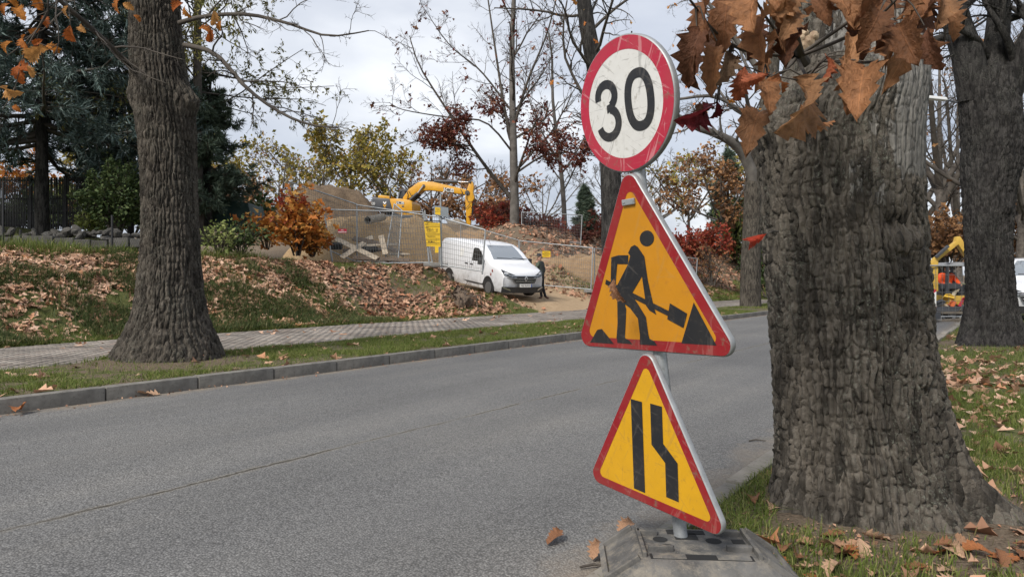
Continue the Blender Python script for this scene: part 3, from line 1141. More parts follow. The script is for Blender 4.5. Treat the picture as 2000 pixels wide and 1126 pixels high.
def small_oak():
    V = np.array([[0, 0, 0], [.25, .2, .05], [.38, .1, .02], [.6, .36, .1], [.72, .16, .02], [1, 0, -.08], [.72, -.16, .02], [.6, -.36, .1], [.38, -.1, .02], [.25, -.2, .05], [.5, 0, -.04]], float)
    F = np.array([[10, (i + 1) % 10, i] for i in range(10)])
    return V, F


T_OAK = small_oak()


def bark_mat(name, dark, light, lichen=(0.23, 0.245, 0.2), sv=(1, 1, .16), scale=26.0, lam=0.45, bump=0.9, bare=None, bd=0.02, plates=24.0):
    m, nt, b = newmat(name)
    v = ocoord(nt)
    mp = nd(nt, 'ShaderNodeMapping', {0: v, 3: sv})
    n1_ = noise(nt, mp.outputs[0], scale, 6, .62, .6)
    n2_ = noise(nt, v, 3.0, 5, .6)
    wv = nd(nt, 'ShaderNodeVectorMath', {0: nd(nt, 'ShaderNodeMapping', {0: v, 3: (1, 1, .26)}).outputs[0], 1: nd(nt, 'ShaderNodeVectorMath', {0: nd(nt, 'ShaderNodeTexNoise', {'Vector': v, 'Scale': 14.0, 'Detail': 4.0}).outputs['Color'], 1: (.05, .05, .03)}, operation='MULTIPLY').outputs[0]}, operation='ADD').outputs[0]
    vor = nd(nt, 'ShaderNodeTexVoronoi', {'Vector': wv, 'Scale': plates}, feature='F1')
    ved = nd(nt, 'ShaderNodeTexVoronoi', {'Vector': wv, 'Scale': plates}, feature='DISTANCE_TO_EDGE')
    pl_ = nd(nt, 'ShaderNodeSeparateColor', {0: vor.outputs['Color']}).outputs[0]
    c = mix(nt, ramp(nt, math_n(nt, 'ADD', math_n(nt, 'MULTIPLY', n1_, .7), math_n(nt, 'MULTIPLY', pl_, .3)), [(0.33, 0.), (0.68, 1.)]), dark, light)
    c = mix(nt, 1.0, c, ramp(nt, n2_, [(0.3, .72), (0.7, 1.3)]), 'MULTIPLY')
    lf = math_n(nt, 'MULTIPLY', ramp(nt, noise(nt, v, 60.0, 5, .75), [(0.53, 0.), (0.62, 1.)]), ramp(nt, noise(nt, v, 2.4, 4, .6), [(0.42, 0.), (0.62, lam)]))
    c = mix(nt, lf, c, lichen)
    h = math_n(nt, 'ADD', math_n(nt, 'ADD', math_n(nt, 'MULTIPLY', n1_, .6), math_n(nt, 'MULTIPLY', ramp(nt, ved.outputs['Distance'], [(0.0, 0.), (0.14, 1.)]), .28)), math_n(nt, 'MULTIPLY', noise(nt, v, 110, 5, .75), .45))
    if bare:
        a = nd(nt, 'ShaderNodeAttribute', attribute_name='bare').outputs['Fac']
        mp2 = nd(nt, 'ShaderNodeMapping', {0: v, 3: (1, 1, .05)})
        gn = noise(nt, mp2.outputs[0], 55, 6, .7, .4)
        wood = mix(nt, ramp(nt, gn, [(0.35, 0.), (0.65, 1.)]), bare[0], bare[1])
        fa = math_n(nt, 'ADD', a, math_n(nt, 'MULTIPLY', math_n(nt, 'SUBTRACT', noise(nt, nd(nt, 'ShaderNodeMapping', {0: v, 3: (1, 1, .35)}).outputs[0], 13, 6, .7), .5), 1.9))
        fm = ramp(nt, fa, [(0.62, 0.), (0.66, 1.)])
        c = mix(nt, fm, c, wood)
        h = math_n(nt, 'ADD', math_n(nt, 'MULTIPLY', h, math_n(nt, 'SUBTRACT', 1.25, fm)), math_n(nt, 'MULTIPLY', gn, .35))
    setb(nt, b, col=c, rough=.92, spec=.2, normal=bumpn(nt, h, bump, bd))
    return m


MT['bark_near'] = bark_mat('oak_bark_near', (0.036, 0.032, 0.027), (0.155, 0.137, 0.114), lam=.6, bare=((0.05, 0.048, 0.045), (0.235, 0.225, 0.205)), bump=1.0, bd=.02)
MT['bark_left'] = bark_mat('oak_bark_grey', (0.024, 0.0205, 0.017), (0.115, 0.1, 0.082), lam=.45, bump=1.0, bd=.03, scale=34.0, sv=(1, 1, .10))
MT['bark_dark'] = bark_mat('oak_bark_dark', (0.015, 0.014, 0.014), (0.06, 0.056, 0.053), lam=.3, bump=1.0, bd=.03)
MT['bark_far'] = simple('bark_far', (0.055, 0.047, 0.04), .9, c2=(0.13, 0.115, 0.1), scale=8, spec=.2)
MT['twig'] = simple('twig_bark', (0.05, 0.043, 0.038), .9, c2=(0.10, 0.088, 0.075), scale=3, spec=.2)
MT['twig_grey'] = simple('twig_bark_grey', (0.085, 0.078, 0.07), .9, c2=(0.15, 0.138, 0.125), scale=3, spec=.2)


def trunk_mesh(name, cxs, rs, zs, g, mat, parent, ncol=200, nrow=300, ridge=.014, fh=9, fv=1.6, flare=None, bumps=(), bare_fn=None, front=0.0, seed=0, pitch=.034):
    """trunk from height tables: zs heights, cxs [(x,y)] axis, rs radius. bumps: (theta,z,amp,wth,wz). flare: [(theta,len,width,height)]"""
    a = np.linspace(0, 2 * np.pi, ncol, endpoint=False)
    if front:
        a = a - front * np.sin(a)       # denser columns towards the camera (theta 0)
    th = a - np.pi / 2                   # theta -90deg = towards -Y (camera)
    z = np.linspace(zs[0], zs[-1], nrow)
    cx = np.interp(z, zs, [c[0] for c in cxs])
    cy = np.interp(z, zs, [c[1] for c in cxs])
    k = 9
    r = np.interp(z, zs, rs)
    pad = lambda q: np.convolve(np.pad(q, k, mode='edge'), np.ones(2 * k + 1) / (2 * k + 1), 'valid')
    cx, cy, r = pad(cx), pad(cy), pad(r)
    TH, Z = np.meshgrid(th, z, indexing='xy')
    Rr3 = np.broadcast_to(r[:, None], TH.shape).copy()
    C, S = np.cos(TH), np.sin(TH)
    Rr3 *= 1 + .05 * fbm(np.stack([C * 1.3, S * 1.3, Z * .8], -1), 3, seed + 2)
    for (t0, ln, wd, hg) in (flare or ()):
        d = np.angle(np.exp(1j * (TH - R(t0))))
        Rr3 += ln * np.exp(-(d / R(wd)) ** 2) * np.exp(-np.clip(Z - zs[0], 0, None) / hg)
    for (t0, z0, am, wt_, wz) in bumps:
        d = np.angle(np.exp(1j * (TH - R(t0))))
        Rr3 += am * np.exp(-(d / R(wt_)) ** 2 - ((Z - z0) / wz) ** 2)
    # furrowed bark: warped vertical ridges broken into plates
    rc = r.mean()
    X1, Y1 = C * rc * fh, S * rc * fh
    wob = .35 * vnoise(np.stack([C * 6, S * 6, Z * 5], -1), seed + 5)
    n_a = vnoise(np.stack([X1 * 2.2 + wob, Y1 * 2.2 + wob, Z * fv], -1), seed + 11)
    n_b = vnoise(np.stack([X1 * 4.6 + wob, Y1 * 4.6, Z * fv * 2.6], -1), seed + 23)
    n_c = vnoise(np.stack([X1 * 7, Y1 * 7, Z * fv * 9], -1), seed + 31)
    n_d = vnoise(np.stack([X1 * 3.2 + wob * 2, Y1 * 3.2, Z * fv * 5.5], -1), seed + 41)
    arc_ = TH * rc
    ph = np.pi * arc_ / pitch + 2.4 * fbm(np.stack([C * 5, S * 5, Z * 3.4], -1), 3, seed + 51) + .8 * vnoise(np.stack([X1 * 2, Y1 * 2, Z * 11], -1), seed + 53)
    r1 = np.abs(np.cos(ph)) ** .6
    brk = sstep(np.abs(vnoise(np.stack([X1 * 2.4, Y1 * 2.4, Z * (.5 / pitch)], -1), seed + 57)) / .2)
    rid = r1 * (.45 + .65 * brk) + .35 * np.abs(n_b) ** .6 + .22 * np.abs(n_d) ** .5 + .25 * n_c + .25 * np.abs(n_a) ** .55
    bare = bare_fn(TH, Z) if bare_fn else np.zeros_like(Z)
    amp = ridge * (1 - .75 * np.clip(bare, 0, 1))
    Rr3 += amp * (rid - 1.0)
    V = np.stack([cx[:, None] + Rr3 * C, cy[:, None] + Rr3 * S, Z], -1)
    I = np.arange(nrow * ncol).reshape(nrow, ncol)
    J = np.roll(I, -1, 1)
    Qd = np.stack([I[:-1], J[:-1], J[1:], I[1:]], -1).reshape(-1, 4)
    return link(name, np_mesh(name, V, Qd, mats=[mat], smooth=True, attrs={'bare': bare}), parent)
# ---------------------------------------------------------------- the near oak (right foreground)
g = np.random.default_rng(11)
oak = empty('oak_tree', 'massive furrowed oak trunk in the right foreground with brown leaves on its upper shoots', 'tree', loc=(0, 0, 0))


def near_bare(TH, Z):
    d = np.degrees(np.angle(np.exp(1j * (TH + np.pi / 2 - R(40)))))      # relative to a bit right of camera
    a = 1.15 * np.exp(-(d / 36.0) ** 4) * sstep((Z - 1.62) / .25)
    d2 = np.degrees(np.angle(np.exp(1j * (TH + np.pi / 2 + R(4)))))
    a = np.maximum(a, .56 * np.exp(-(d2 / 26.0) ** 4) * sstep((Z - 1.2) / .5))
    a = np.maximum(a, .8 * sstep((Z - 2.25) / .25) * np.exp(-(d2 / 60) ** 4))
    return a


zs = [-.12, .03, .2, .5, .8, 1.1, 1.65, 2.05, 2.3, 2.75, 4.2]
cxs = [(1.92, 3.76), (1.91, 3.76), (1.895, 3.76), (1.86, 3.75), (1.835, 3.75), (1.82, 3.75), (1.775, 3.75), (1.775, 3.75), (1.86, 3.77), (1.90, 3.8), (1.95, 3.9)]
rs = [.50, .475, .435, .405, .397, .393, .397, .40, .36, .31, .28]
trunk_mesh('trunk', cxs, rs, zs, g, MT['bark_near'], oak, ncol=420, nrow=620, ridge=.026, fh=12, fv=4.2, front=.55, seed=3,
           flare=[(-28, .8, 12, .18), (-68, .22, 10, .15), (-104, .2, 9, .13), (-135, .16, 9, .13), (-168, .22, 12, .16), (40, .3, 25, .25), (110, .3, 25, .2)],
           bumps=[(-168, 2.13, .085, 26, .16), (-78, 1.52, -.035, 13, .05), (-66, 1.42, .03, 15, .06), (-70, 1.35, -.02, 6, .1), (-60, .78, .028, 10, .07), (-57, .70, -.02, 9, .06),
                  (-100, 2.2, .05, 25, .14), (-35, .45, .03, 8, .3), (-92, .35, -.02, 5, .3), (-48, .3, -.03, 6, .25)], bare_fn=near_bare)
# limbs above the picture
ax0 = [poly_axis([(1.95, 3.9, 4.1), (1.2, 4.6, 5.4), (-.6, 5.4, 7.2), (-2.0, 6, 9)], 9), poly_axis([(1.95, 3.9, 4.1), (2.9, 4.6, 5.8), (4.2, 5.6, 8), (5, 6, 10)], 9),
       poly_axis([(1.95, 3.9, 4.1), (2.0, 4.4, 6.5), (1.6, 5, 9), (1.7, 5, 11)], 9)]
P0 = np.stack(ax0)
R0 = np.stack([np.linspace(.2, .05, 9)] * 3)
lv = grow(g, P0, R0, [dict(count=6, len=.5, ang=50, n=7, wander=.14, up=.03, rr=.5, even=1), dict(count=6, len=.45, ang=45, n=6, wander=.16, up=.0, rr=.5), dict(count=5, len=.5, ang=40, n=4, wander=.2, rr=.5, rmin=.003)])
tubes([(P0, R0, 10), (lv[0][0], lv[0][1], 6), (lv[1][0], lv[1][1], 4), (lv[2][0], lv[2][1], 3)], 'limb', MT['bark_dark'], oak)

# leafy shoot at the old pruning wound: stems + big lobed leaves, each one its own part
MT['leaf_big'] = None


def big_leaf_mat():
    m, nt, b = newmat('withered_oak_leaf')
    oi = nd(nt, 'ShaderNodeObjectInfo')
    uvn = nd(nt, 'ShaderNodeUVMap')
    sp = nd(nt, 'ShaderNodeSeparateXYZ', {0: uvn.outputs[0]})
    c = mix(nt, 1.0, oi.outputs['Color'], ramp(nt, noise(nt, ocoord(nt), 7, 5, .65), [(0.3, .62), (0.7, 1.35)]), 'MULTIPLY')
    au = math_n(nt, 'ABSOLUTE', math_n(nt, 'SUBTRACT', sp.outputs[0], .5))
    rib = ramp(nt, au, [(.012, 1.), (.03, 0.)])
    fr = math_n(nt, 'PINGPONG', math_n(nt, 'SUBTRACT', math_n(nt, 'MULTIPLY', sp.outputs[1], 7.0), math_n(nt, 'MULTIPLY', au, 4.0)), .5)
    vein = math_n(nt, 'MULTIPLY', ramp(nt, fr, [(.03, 1.), (.08, 0.)]), .55)
    vv = math_n(nt, 'MAXIMUM', rib, vein)
    c = mix(nt, math_n(nt, 'MULTIPLY', vv, .5), c, mix(nt, 1., c, (1.7, 1.6, 1.5), 'MULTIPLY'))
    sp_ = ramp(nt, noise(nt, ocoord(nt), 28, 4, .7), [(.62, 0.), (.70, .7)])
    c = mix(nt, sp_, c, (0.06, 0.03, 0.015))
    h = math_n(nt, 'ADD', math_n(nt, 'MULTIPLY', vv, -1.), noise(nt, ocoord(nt), 18, 4))
    setb(nt, b, col=c, rough=.62, spec=.25, normal=bumpn(nt, h, .5, .02))
    tr = nd(nt, 'ShaderNodeBsdfTranslucent', {0: c})
    ms = nd(nt, 'ShaderNodeMixShader', {0: .35, 1: b.outputs[0], 2: tr.outputs[0]})
    nt.links.new(ms.outputs[0], nt.nodes['Material Output'].inputs[0])
    return m


MT['leaf_big'] = big_leaf_mat()
leaf_meshes = []
for i in range(9):
    V, F, UVs = oak_leaf(g, curl=.5 + 1.1 * g.random(), bend=.5 + .8 * g.random(), cols=4)
    V[:, 1] *= .88 + .25 * g.random()
    leaf_meshes.append(np_mesh('oak_leaf', V, tris=F, mats=[MT['leaf_big']], smooth=True, uvs=UVs))


def place_leaf(tip, base, width_dir, mesh, colr, parent, name='leaf', wscale=1.0):
    """leaf whose length runs base->tip (world points); width_dir = rough direction of its width"""
    base, tip = Vector(base), Vector(tip)
    x = tip - base
    L = x.length
    x.normalize()
    y = Vector(width_dir)
    y = (y - x * y.dot(x)).normalized()
    z = x.cross(y)
    o = link(name, mesh, parent)
    M = Matrix((x * L, y * L * wscale, z * L)).transposed().to_4x4()
    M.translation = base
    o.matrix_basis = M
    o.color = (*colr, 1)
    return o


BR = (0.16, 0.072, 0.034)
BR2 = (0.235, 0.112, 0.052)
BR3 = (0.30, 0.155, 0.075)
DK = (0.105, 0.046, 0.026)
RD = (0.27, 0.08, 0.038)
CR = (0.11, 0.014, 0.018)
# (base px,py) (tip px,py) depth colour widthscale twist
LV = [((1395, -20), (1355, 70), 2.55, BR, .9), ((1375, 40), (1330, 165), 2.5, DK, 1), ((1362, 75), (1338, 180), 2.45, BR, .8), ((1400, 80), (1385, 178), 2.5, BR2, .7),
      ((1425, -30), (1408, 95), 2.6, BR, 1), ((1440, 20), (1375, 105), 2.65, DK, 1), ((1480, -40), (1455, 60), 2.5, BR2, 1), ((1500, -30), (1545, 52), 2.55, BR2, 1.1),
      ((1472, 30), (1475, 110), 2.7, DK, 1), ((1505, 10), (1460, 105), 2.5, BR2, 1), ((1520, 0), (1530, 58), 2.6, BR, 1.1), ((1500, 60), (1505, 130), 2.75, BR, .8),
      ((1540, 60), (1500, 88), 2.7, BR2, .8), ((1560, -30), (1535, 30), 2.6, BR3, 1),
      ((1455, 130), (1437, 208), 2.45, RD, 1.0), ((1500, 145), (1440, 165), 2.4, RD, .8), ((1505, 150), (1545, 168), 2.35, (0.27, 0.10, 0.035), 1.2), ((1490, 150), (1510, 200), 2.45, BR2, .9),
      ((1575, 150), (1570, 272), 2.3, BR3, 1.25), ((1560, 215), (1630, 265), 2.45, BR2, 1.0), ((1490, 205), (1460, 262), 2.6, BR2, .9),
      ((1620, 105), (1610, 175), 2.5, RD, 1), ((1655, 100), (1650, 160), 2.6, BR2, .9), ((1660, 110), (1668, 225), 2.55, BR, 1.0), ((1690, 120), (1672, 215), 2.5, BR2, .8),
      ((1670, 60), (1665, 110), 2.6, BR3, .7), ((1665, -10), (1670, 50), 2.7, BR2, .9), ((1740, -20), (1690, 40), 2.6, BR, 1.1), ((1725, 10), (1690, 85), 2.5, BR, 1.2), ((1720, 20), (1735, 90), 2.55, DK, 1.2),
      ((1790, -40), (1770, 50), 2.5, BR2, 1.2), ((1800, -30), (1830, 60), 2.6, DK, 1.1), ((1760, 60), (1700, 140), 2.6, BR2, .6), ((1750, 40), (1790, 122), 2.6, BR, .9), ((1805, 50), (1825, 140), 2.5, DK, .9),
      ((1830, -20), (1838, 70), 2.8, BR, 1), ((1835, 10), (1878, 68), 2.8, BR2, 1), ((1820, -10), (1870, 20), 2.75, BR3, .9),
      ((1405, 200), (1392, 242), 2.6, CR, 1.2), ((1385, 205), (1340, 248), 2.6, CR, .9), ((1395, 205), (1355, 222), 2.62, DK, .9),
      ((1425, 95), (1412, 165), 2.7, (0.2, 0.13, 0.08), .9), ((1445, 110), (1415, 150), 2.65, BR, .9), ((1490, 95), (1488, 160), 2.8, BR2, .6), ((1640, 20), (1610, 0), 2.7, BR, .9),
      ((1490, 460), (1447, 482), 2.2, (0.32, 0.035, 0.015), .8), ((1845, 90), (1800, 60), 2.9, BR, .9), ((1780, 75), (1760, 130), 2.7, BR3, .6), ((1650, 130), (1640, 180), 2.62, BR2, .8)]
for k in range(12):
    px_, py_ = g.uniform(1420, 1640) if k % 2 else g.uniform(1640, 1860), g.uniform(-60, 60)
    L_ = g.uniform(55, 95)
    an_ = g.normal() * .5
    LV.append(((px_, py_), (px_ + L_ * math.sin(an_), py_ + L_ * math.cos(an_)), g.uniform(2.6, 3.0), (BR, BR2, DK, BR, BR3)[k % 5], g.uniform(.8, 1.1)))
shoot = link('shoot', MB().tube([at(1570, 120, 3.32), at(1562, 105, 3.05), at(1552, 60, 2.8), at(1530, -60, 2.5)], [.03, .02, .014, .01], 10).build('_t', MT['twig']).data, oak)
bpy.data.objects.remove(bpy.data.objects['_t'])
stems = []
leaf_bases = []
hub = at(1556, 112, 3.1)
for i, (b_, t_, D_, c_, w_) in enumerate(LV):
    bp, tpnt = at(b_[0], b_[1], D_ + .05 * g.normal()), at(t_[0], t_[1], D_ - .06 + .08 * g.normal())
    # real leaf length grows by its tilt; keep width direction roughly across the view with a random turn
    a = g.uniform(-1.25, 1.25)
    wd = Vector((math.cos(a), math.sin(a), g.normal() * .2))
    tpnt = bp + (tpnt - bp) * .9
    d2 = (tpnt - bp)
    if abs(wd.normalized().dot(d2.normalized())) > .8:
        wd = Vector((0, math.sin(a) + .3, math.cos(a)))
    place_leaf(tpnt, bp, wd, leaf_meshes[i % 9], tuple(np.array(c_) * 1.15 * (1 + .18 * g.normal())), shoot, 'leaf', w_ * 1.0)
    leaf_bases.append(bp)
for (a_, b_, c_) in (((1556, 112, 3.1), (1690, 20, 2.75), (1790, -60, 2.4)), ((1556, 112, 3.1), (1680, 60, 2.7), (1760, -10, 2.5)), ((1556, 112, 3.1), (1500, 40, 2.8), (1440, -60, 2.5)), ((1600, 118, 3.1), (1700, 122, 2.8), (1800, 112, 2.6)), ((1556, 112, 3.1), (1530, 140, 2.8), (1500, 150, 2.5)), ((1556, 112, 3.1), (1575, 150, 2.7), (1580, 160, 2.35)), ((1430, 90, 2.7), (1410, 150, 2.65), (1400, 200, 2.6)), ((1690, 20, 2.75), (1780, 10, 2.8), (1850, -10, 2.8)), ((1556, 112, 3.1), (1430, 90, 2.7), (1340, -10, 2.4))):
    stems.append((np.stack([poly_axis([at(*a_), at(*b_), at(*c_)], 8)]), np.array([np.linspace(.009, .004, 8)]), 6))
for q in stems:
    tubes([q], 'twig', MT['twig'], oak)
tw_pts = np.concatenate([q[0][0] for q in stems])
stalks = []
for i, bp in enumerate(leaf_bases):
    b_ = np.array(bp)
    j = np.argmin(np.linalg.norm(tw_pts - b_, axis=1))
    h2 = tw_pts[j] if i != 45 else np.array(at(1520, 452, 3.25))
    md_ = (h2 + b_) / 2 + np.array([0, 0, .02 + .02 * g.normal()])
    stalks.append((np.stack([poly_axis([h2, md_, b_], 5)]), np.array([np.linspace(.004, .002, 5)]), 4))
tubes(stalks, 'leaf_stalks', MT['twig'], oak, kind='stuff')
# bracket fungus on the wound
MT['fungus'] = simple('pale_fungus', (0.42, 0.33, 0.22), .8, c2=(0.2, 0.13, 0.08), scale=30, bump=.6, bscale=60)
for (px, py, s_) in ((1565, 75, .03), (1578, 82, .035), (1568, 92, .04), (1590, 70, .025), (1572, 65, .022)):
    c = at(px, py, 3.36)
    mb = MB()
    mb.tube([c + Vector((0, .04, 0)), c, c + Vector((0, -.012, -.006))], [s_ * .6, s_, s_ * .3], 9)
    mb.build('fungus', MT['fungus'], oak, smooth=True)

# ---------------------------------------------------------------- left oak on the verge
oak2 = empty('oak_tree', 'thick grey oak trunk on the far verge left of the road, burl on its side', 'tree')
s9 = 9.55 / FOC
prof = [(745, 195, 452), (712, 205, 445), (690, 222, 436), (660, 238, 425), (630, 250, 414), (600, 260, 407), (500, 273, 394), (400, 275, 388), (300, 270, 386), (240, 264, 386), (190, 255, 378), (120, 252, 364), (50, 252, 356), (-30, 252, 352), (-400, 262, 340)]
zs = [EYE - (p[0] - HY) * s9 for p in prof]
cxs = [(((p[1] + p[2]) / 2 - CX) * s9, 9.55) for p in prof]
rs = [(p[2] - p[1]) / 2 * s9 * (.92 if p[0] > 630 else .87) for p in prof]
rs[0] *= .92
trunk_mesh('trunk', cxs, rs, zs, g, MT['bark_left'], oak2, ncol=330, nrow=480, ridge=.03, fh=9, fv=2.4, front=.5, seed=40, pitch=.055,
           flare=[(-163, .55, 13, .14), (-25, .34, 16, .12), (-60, .16, 12, .12), (-95, .06, 20, .1), (-140, .1, 16, .14), (90, .3, 30, .2)],
           bumps=[(-12, zs[10] - .06, .16, 26, .17), (-165, zs[10], .05, 25, .15), (-75, zs[4] - .05, -.035, 10, .05), (-72, zs[4] - .13, .02, 12, .06)])
A1 = [poly_axis([at(350, 45, 9.4), at(400, 32, 9.2), at(480, 28, 8.8), at(560, 45, 8.4), at(640, 70, 8.2), at(720, 60, 8.0)], 14),
      poly_axis([at(360, 88, 9.5), at(420, 105, 9.2), at(480, 170, 8.8), at(540, 215, 8.5), at(600, 242, 8.3), at(660, 250, 8.2)], 14),
      poly_axis([at(255, 130, 9.4), at(215, 90, 8.6), at(150, 30, 7.6), at(60, -40, 6.8), at(-60, -80, 6)], 14),
      poly_axis([at(300, -300, 9.5), at(420, -420, 9.0), at(560, -480, 8.6), at(700, -420, 8.0), at(760, -250, 7.8)], 14),
      poly_axis([at(300, -300, 9.5), at(200, -420, 8.0), at(150, -350, 6.6), at(120, -200, 5.8), at(90, -60, 5.2)], 14)]
P0 = np.stack(A1)
R0 = np.stack([np.linspace(.034, .007, 14), np.linspace(.036, .008, 14), np.linspace(.04, .01, 14), np.linspace(.12, .02, 14), np.linspace(.12, .016, 14)])
lv = grow(g, P0, R0, [dict(count=12, len=.30, ang=48, n=8, wander=.16, up=-.03, rr=.45, even=1, t0=.15, rmin=.0045), dict(count=6, len=.42, ang=45, n=6, wander=.2, up=-.02, rr=.55, rmin=.003), dict(count=4, len=.5, ang=45, n=4, wander=.22, rr=.6, rmin=.0022)])
tubes([(P0, R0, 8), (lv[0][0], lv[0][1], 5), (lv[1][0], lv[1][1], 4), (lv[2][0], lv[2][1], 3)], 'branches', MT['twig'], oak2)
OR = [(0.50, 0.20, 0.04), (0.44, 0.15, 0.03), (0.56, 0.28, 0.09), (0.40, 0.11, 0.025)]
LL = [(25, 5, 30), (75, 5, 34), (128, 22, 26), (138, 68, 34), (100, 92, 26), (45, 80, 26), (65, 105, 38), (35, 140, 32), (12, 90, 26), (66, 62, 22), (15, 178, 24), (88, 38, 20), (38, 22, 22), (228, 8, 30), (250, 12, 24), (345, 12, 26),
      (362, 22, 24), (402, 58, 30), (418, 35, 28), (410, 72, 26), (428, 50, 20), (268, 35, 18), (60, 138, 26), (45, 130, 24), (108, 95, 18), (8, 15, 26), (85, 95, 22), (72, 82, 22), (1160, 22, 14), (30, 210, 16), (158, 55, 14)]
for i, (px, py, L_) in enumerate(LL):
    if px > 1000:
        continue
    D_ = 5.4 if px < 200 else 8.0
    L_ *= 1.05
    a = R(g.uniform(200, 340))
    b0 = at(px - L_ / 2 * math.cos(a), py + L_ / 2 * math.sin(a), D_ + .03 * g.normal())
    t0_ = at(px + L_ / 2 * math.cos(a), py - L_ / 2 * math.sin(a), D_ + .03 * g.normal())
    place_leaf(t0_, b0, (math.cos(a + 1.5), g.normal() * .6, math.sin(a + 1.5)), leaf_meshes[i % 9], tuple(np.array(OR[i % 4]) * .85), oak2, 'leaf', 1.15)
st = []
for (pl) in ([(90, -60, 5.2), (95, 20, 5.3), (70, 60, 5.4), (40, 90, 5.4), (12, 110, 5.4)], [(95, 20, 5.3), (60, 80, 5.4), (45, 110, 5.4), (30, 170, 5.4)], [(90, -60, 5.2), (130, 0, 5.4), (138, 60, 5.4)], [(40, 90, 5.4), (75, 85, 5.5), (100, 95, 5.5)],
             [(30, 170, 5.4), (20, 190, 5.4), (5, 215, 5.4)], [(400, 32, 9.2), (405, 50, 8.4), (412, 80, 8.0)], [(355, 20, 9.4), (352, 10, 8.6), (345, -10, 8)], [(90, -60, 5.2), (40, -30, 5.3), (10, 10, 5.4)]):
    st.append((np.stack([poly_axis([at(*p) for p in pl], 8)]), np.array([np.linspace(.008, .0025, 8)]), 5))
for q in st:
    tubes([q], 'twig', MT['twig'], oak2)

# ---------------------------------------------------------------- right oak on the near verge
oak3 = empty('oak_tree', 'dark forked oak trunk on the right verge behind the foreground oak', 'tree')
D3 = 13.2
s3 = D3 / FOC
prof = [(690, 1862, 2010), (668, 1866, 2002), (640, 1876, 1995), (600, 1884, 1984), (550, 1886, 1979), (480, 1884, 1976), (400, 1880, 1980), (330, 1876, 1992), (280, 1878, 2000), (230, 1874, 1996), (180, 1872, 1988), (140, 1874, 1978)]
zs = [EYE - (p[0] - HY) * s3 for p in prof]
cxs = [(((p[1] + p[2]) / 2 - CX) * s3, D3) for p in prof]
rs = [(p[2] - p[1]) / 2 * s3 * .84 for p in prof]
trunk_mesh('trunk', cxs, rs, zs, g, MT['bark_dark'], oak3, ncol=200, nrow=260, ridge=.03, fh=8, fv=1.8, front=.4, seed=70, pitch=.07,
           flare=[(-165, .3, 18, .25), (-25, .3, 20, .25), (-95, .12, 25, .2), (90, .3, 30, .2)],
           bumps=[(-80, zs[6] - .1, .07, 14, .12), (-15, zs[8], .09, 25, .25), (-20, zs[8] - .4, .05, 18, .2), (-95, zs[9], .05, 12, .12)])
A3 = [poly_axis([at(1905, 190, D3), at(1890, 110, D3 - .1), at(1868, 40, D3), at(1850, -60, D3), at(1830, -250, D3 + .3)], 12), poly_axis([at(1935, 190, D3), at(1945, 100, D3), at(1952, 0, D3 + .2), at(1955, -200, D3 + .4)], 12),
      poly_axis([at(1950, 230, D3), at(1985, 130, D3 - .2), at(2020, 60, D3 - .3), at(2080, -100, D3)], 12)]
P0 = np.stack(A3)
R0 = np.stack([np.linspace(.30, .17, 12), np.linspace(.26, .15, 12), np.linspace(.27, .15, 12)])
lv = grow(g, P0, R0, [dict(count=7, len=.75, ang=60, n=9, wander=.14, up=.03, rr=.35, even=1, t0=.25), dict(count=8, len=.45, ang=50, n=7, wander=.17, up=0, rr=.5), dict(count=6, len=.45, ang=45, n=5, wander=.2, rr=.5, rmin=.005)])
tubes([(P0, R0, 14), (lv[0][0], lv[0][1], 6), (lv[1][0], lv[1][1], 4), (lv[2][0], lv[2][1], 3)], 'limbs', MT['bark_dark'], oak3)
# ---------------------------------------------------------------- other trees, shrubs
def crown_tree(name, label, cat, group, seed, axes, radii, levels, mat, leaf=None, sides=(8, 5, 4, 3, 3), branch_name='branches'):
    """axes: list of polylines (list of 3-D points); first one is the trunk; leaf: list of (mat, tpl, count, size, level, t0,t1,kw)"""
    g = np.random.default_rng(seed)
    root = empty(name, label, cat, group)
    n0 = 14
    P0 = np.stack([poly_axis(a, n0) for a in axes])
    R0 = np.stack([np.linspace(r0, r1, n0) for r0, r1 in radii])
    tubes([(P0[:1], R0[:1], 12)], 'trunk', mat[0], root)
    polys = [(P0[1:], R0[1:], 8)] if len(axes) > 1 else []
    lv = grow(g, P0, R0, levels)
    for i, (p, r) in enumerate(lv):
        polys.append((p, r, sides[i + 1]))
    tubes(polys, branch_name, mat[1], root)
    for lf in (leaf or []):
        m, tpl, cnt, size, level, t0, t1, kw = lf
        P = lv[level][0]
        flt = kw.pop('where', None)
        if flt is not None:
            P = P[flt(P.mean(1))]
        if not len(P):
            continue
        pos, dr = sample_on(g, P, cnt, t0, t1)
        pos = pos + g.normal(size=pos.shape) * kw.pop('jit', .05)
        leaves(g, pos, size, tpl, 'foliage', m, root, dirs=dr, **kw)
    return root


def P3(px, py, Y):
    return tuple(at(px, py, Y))


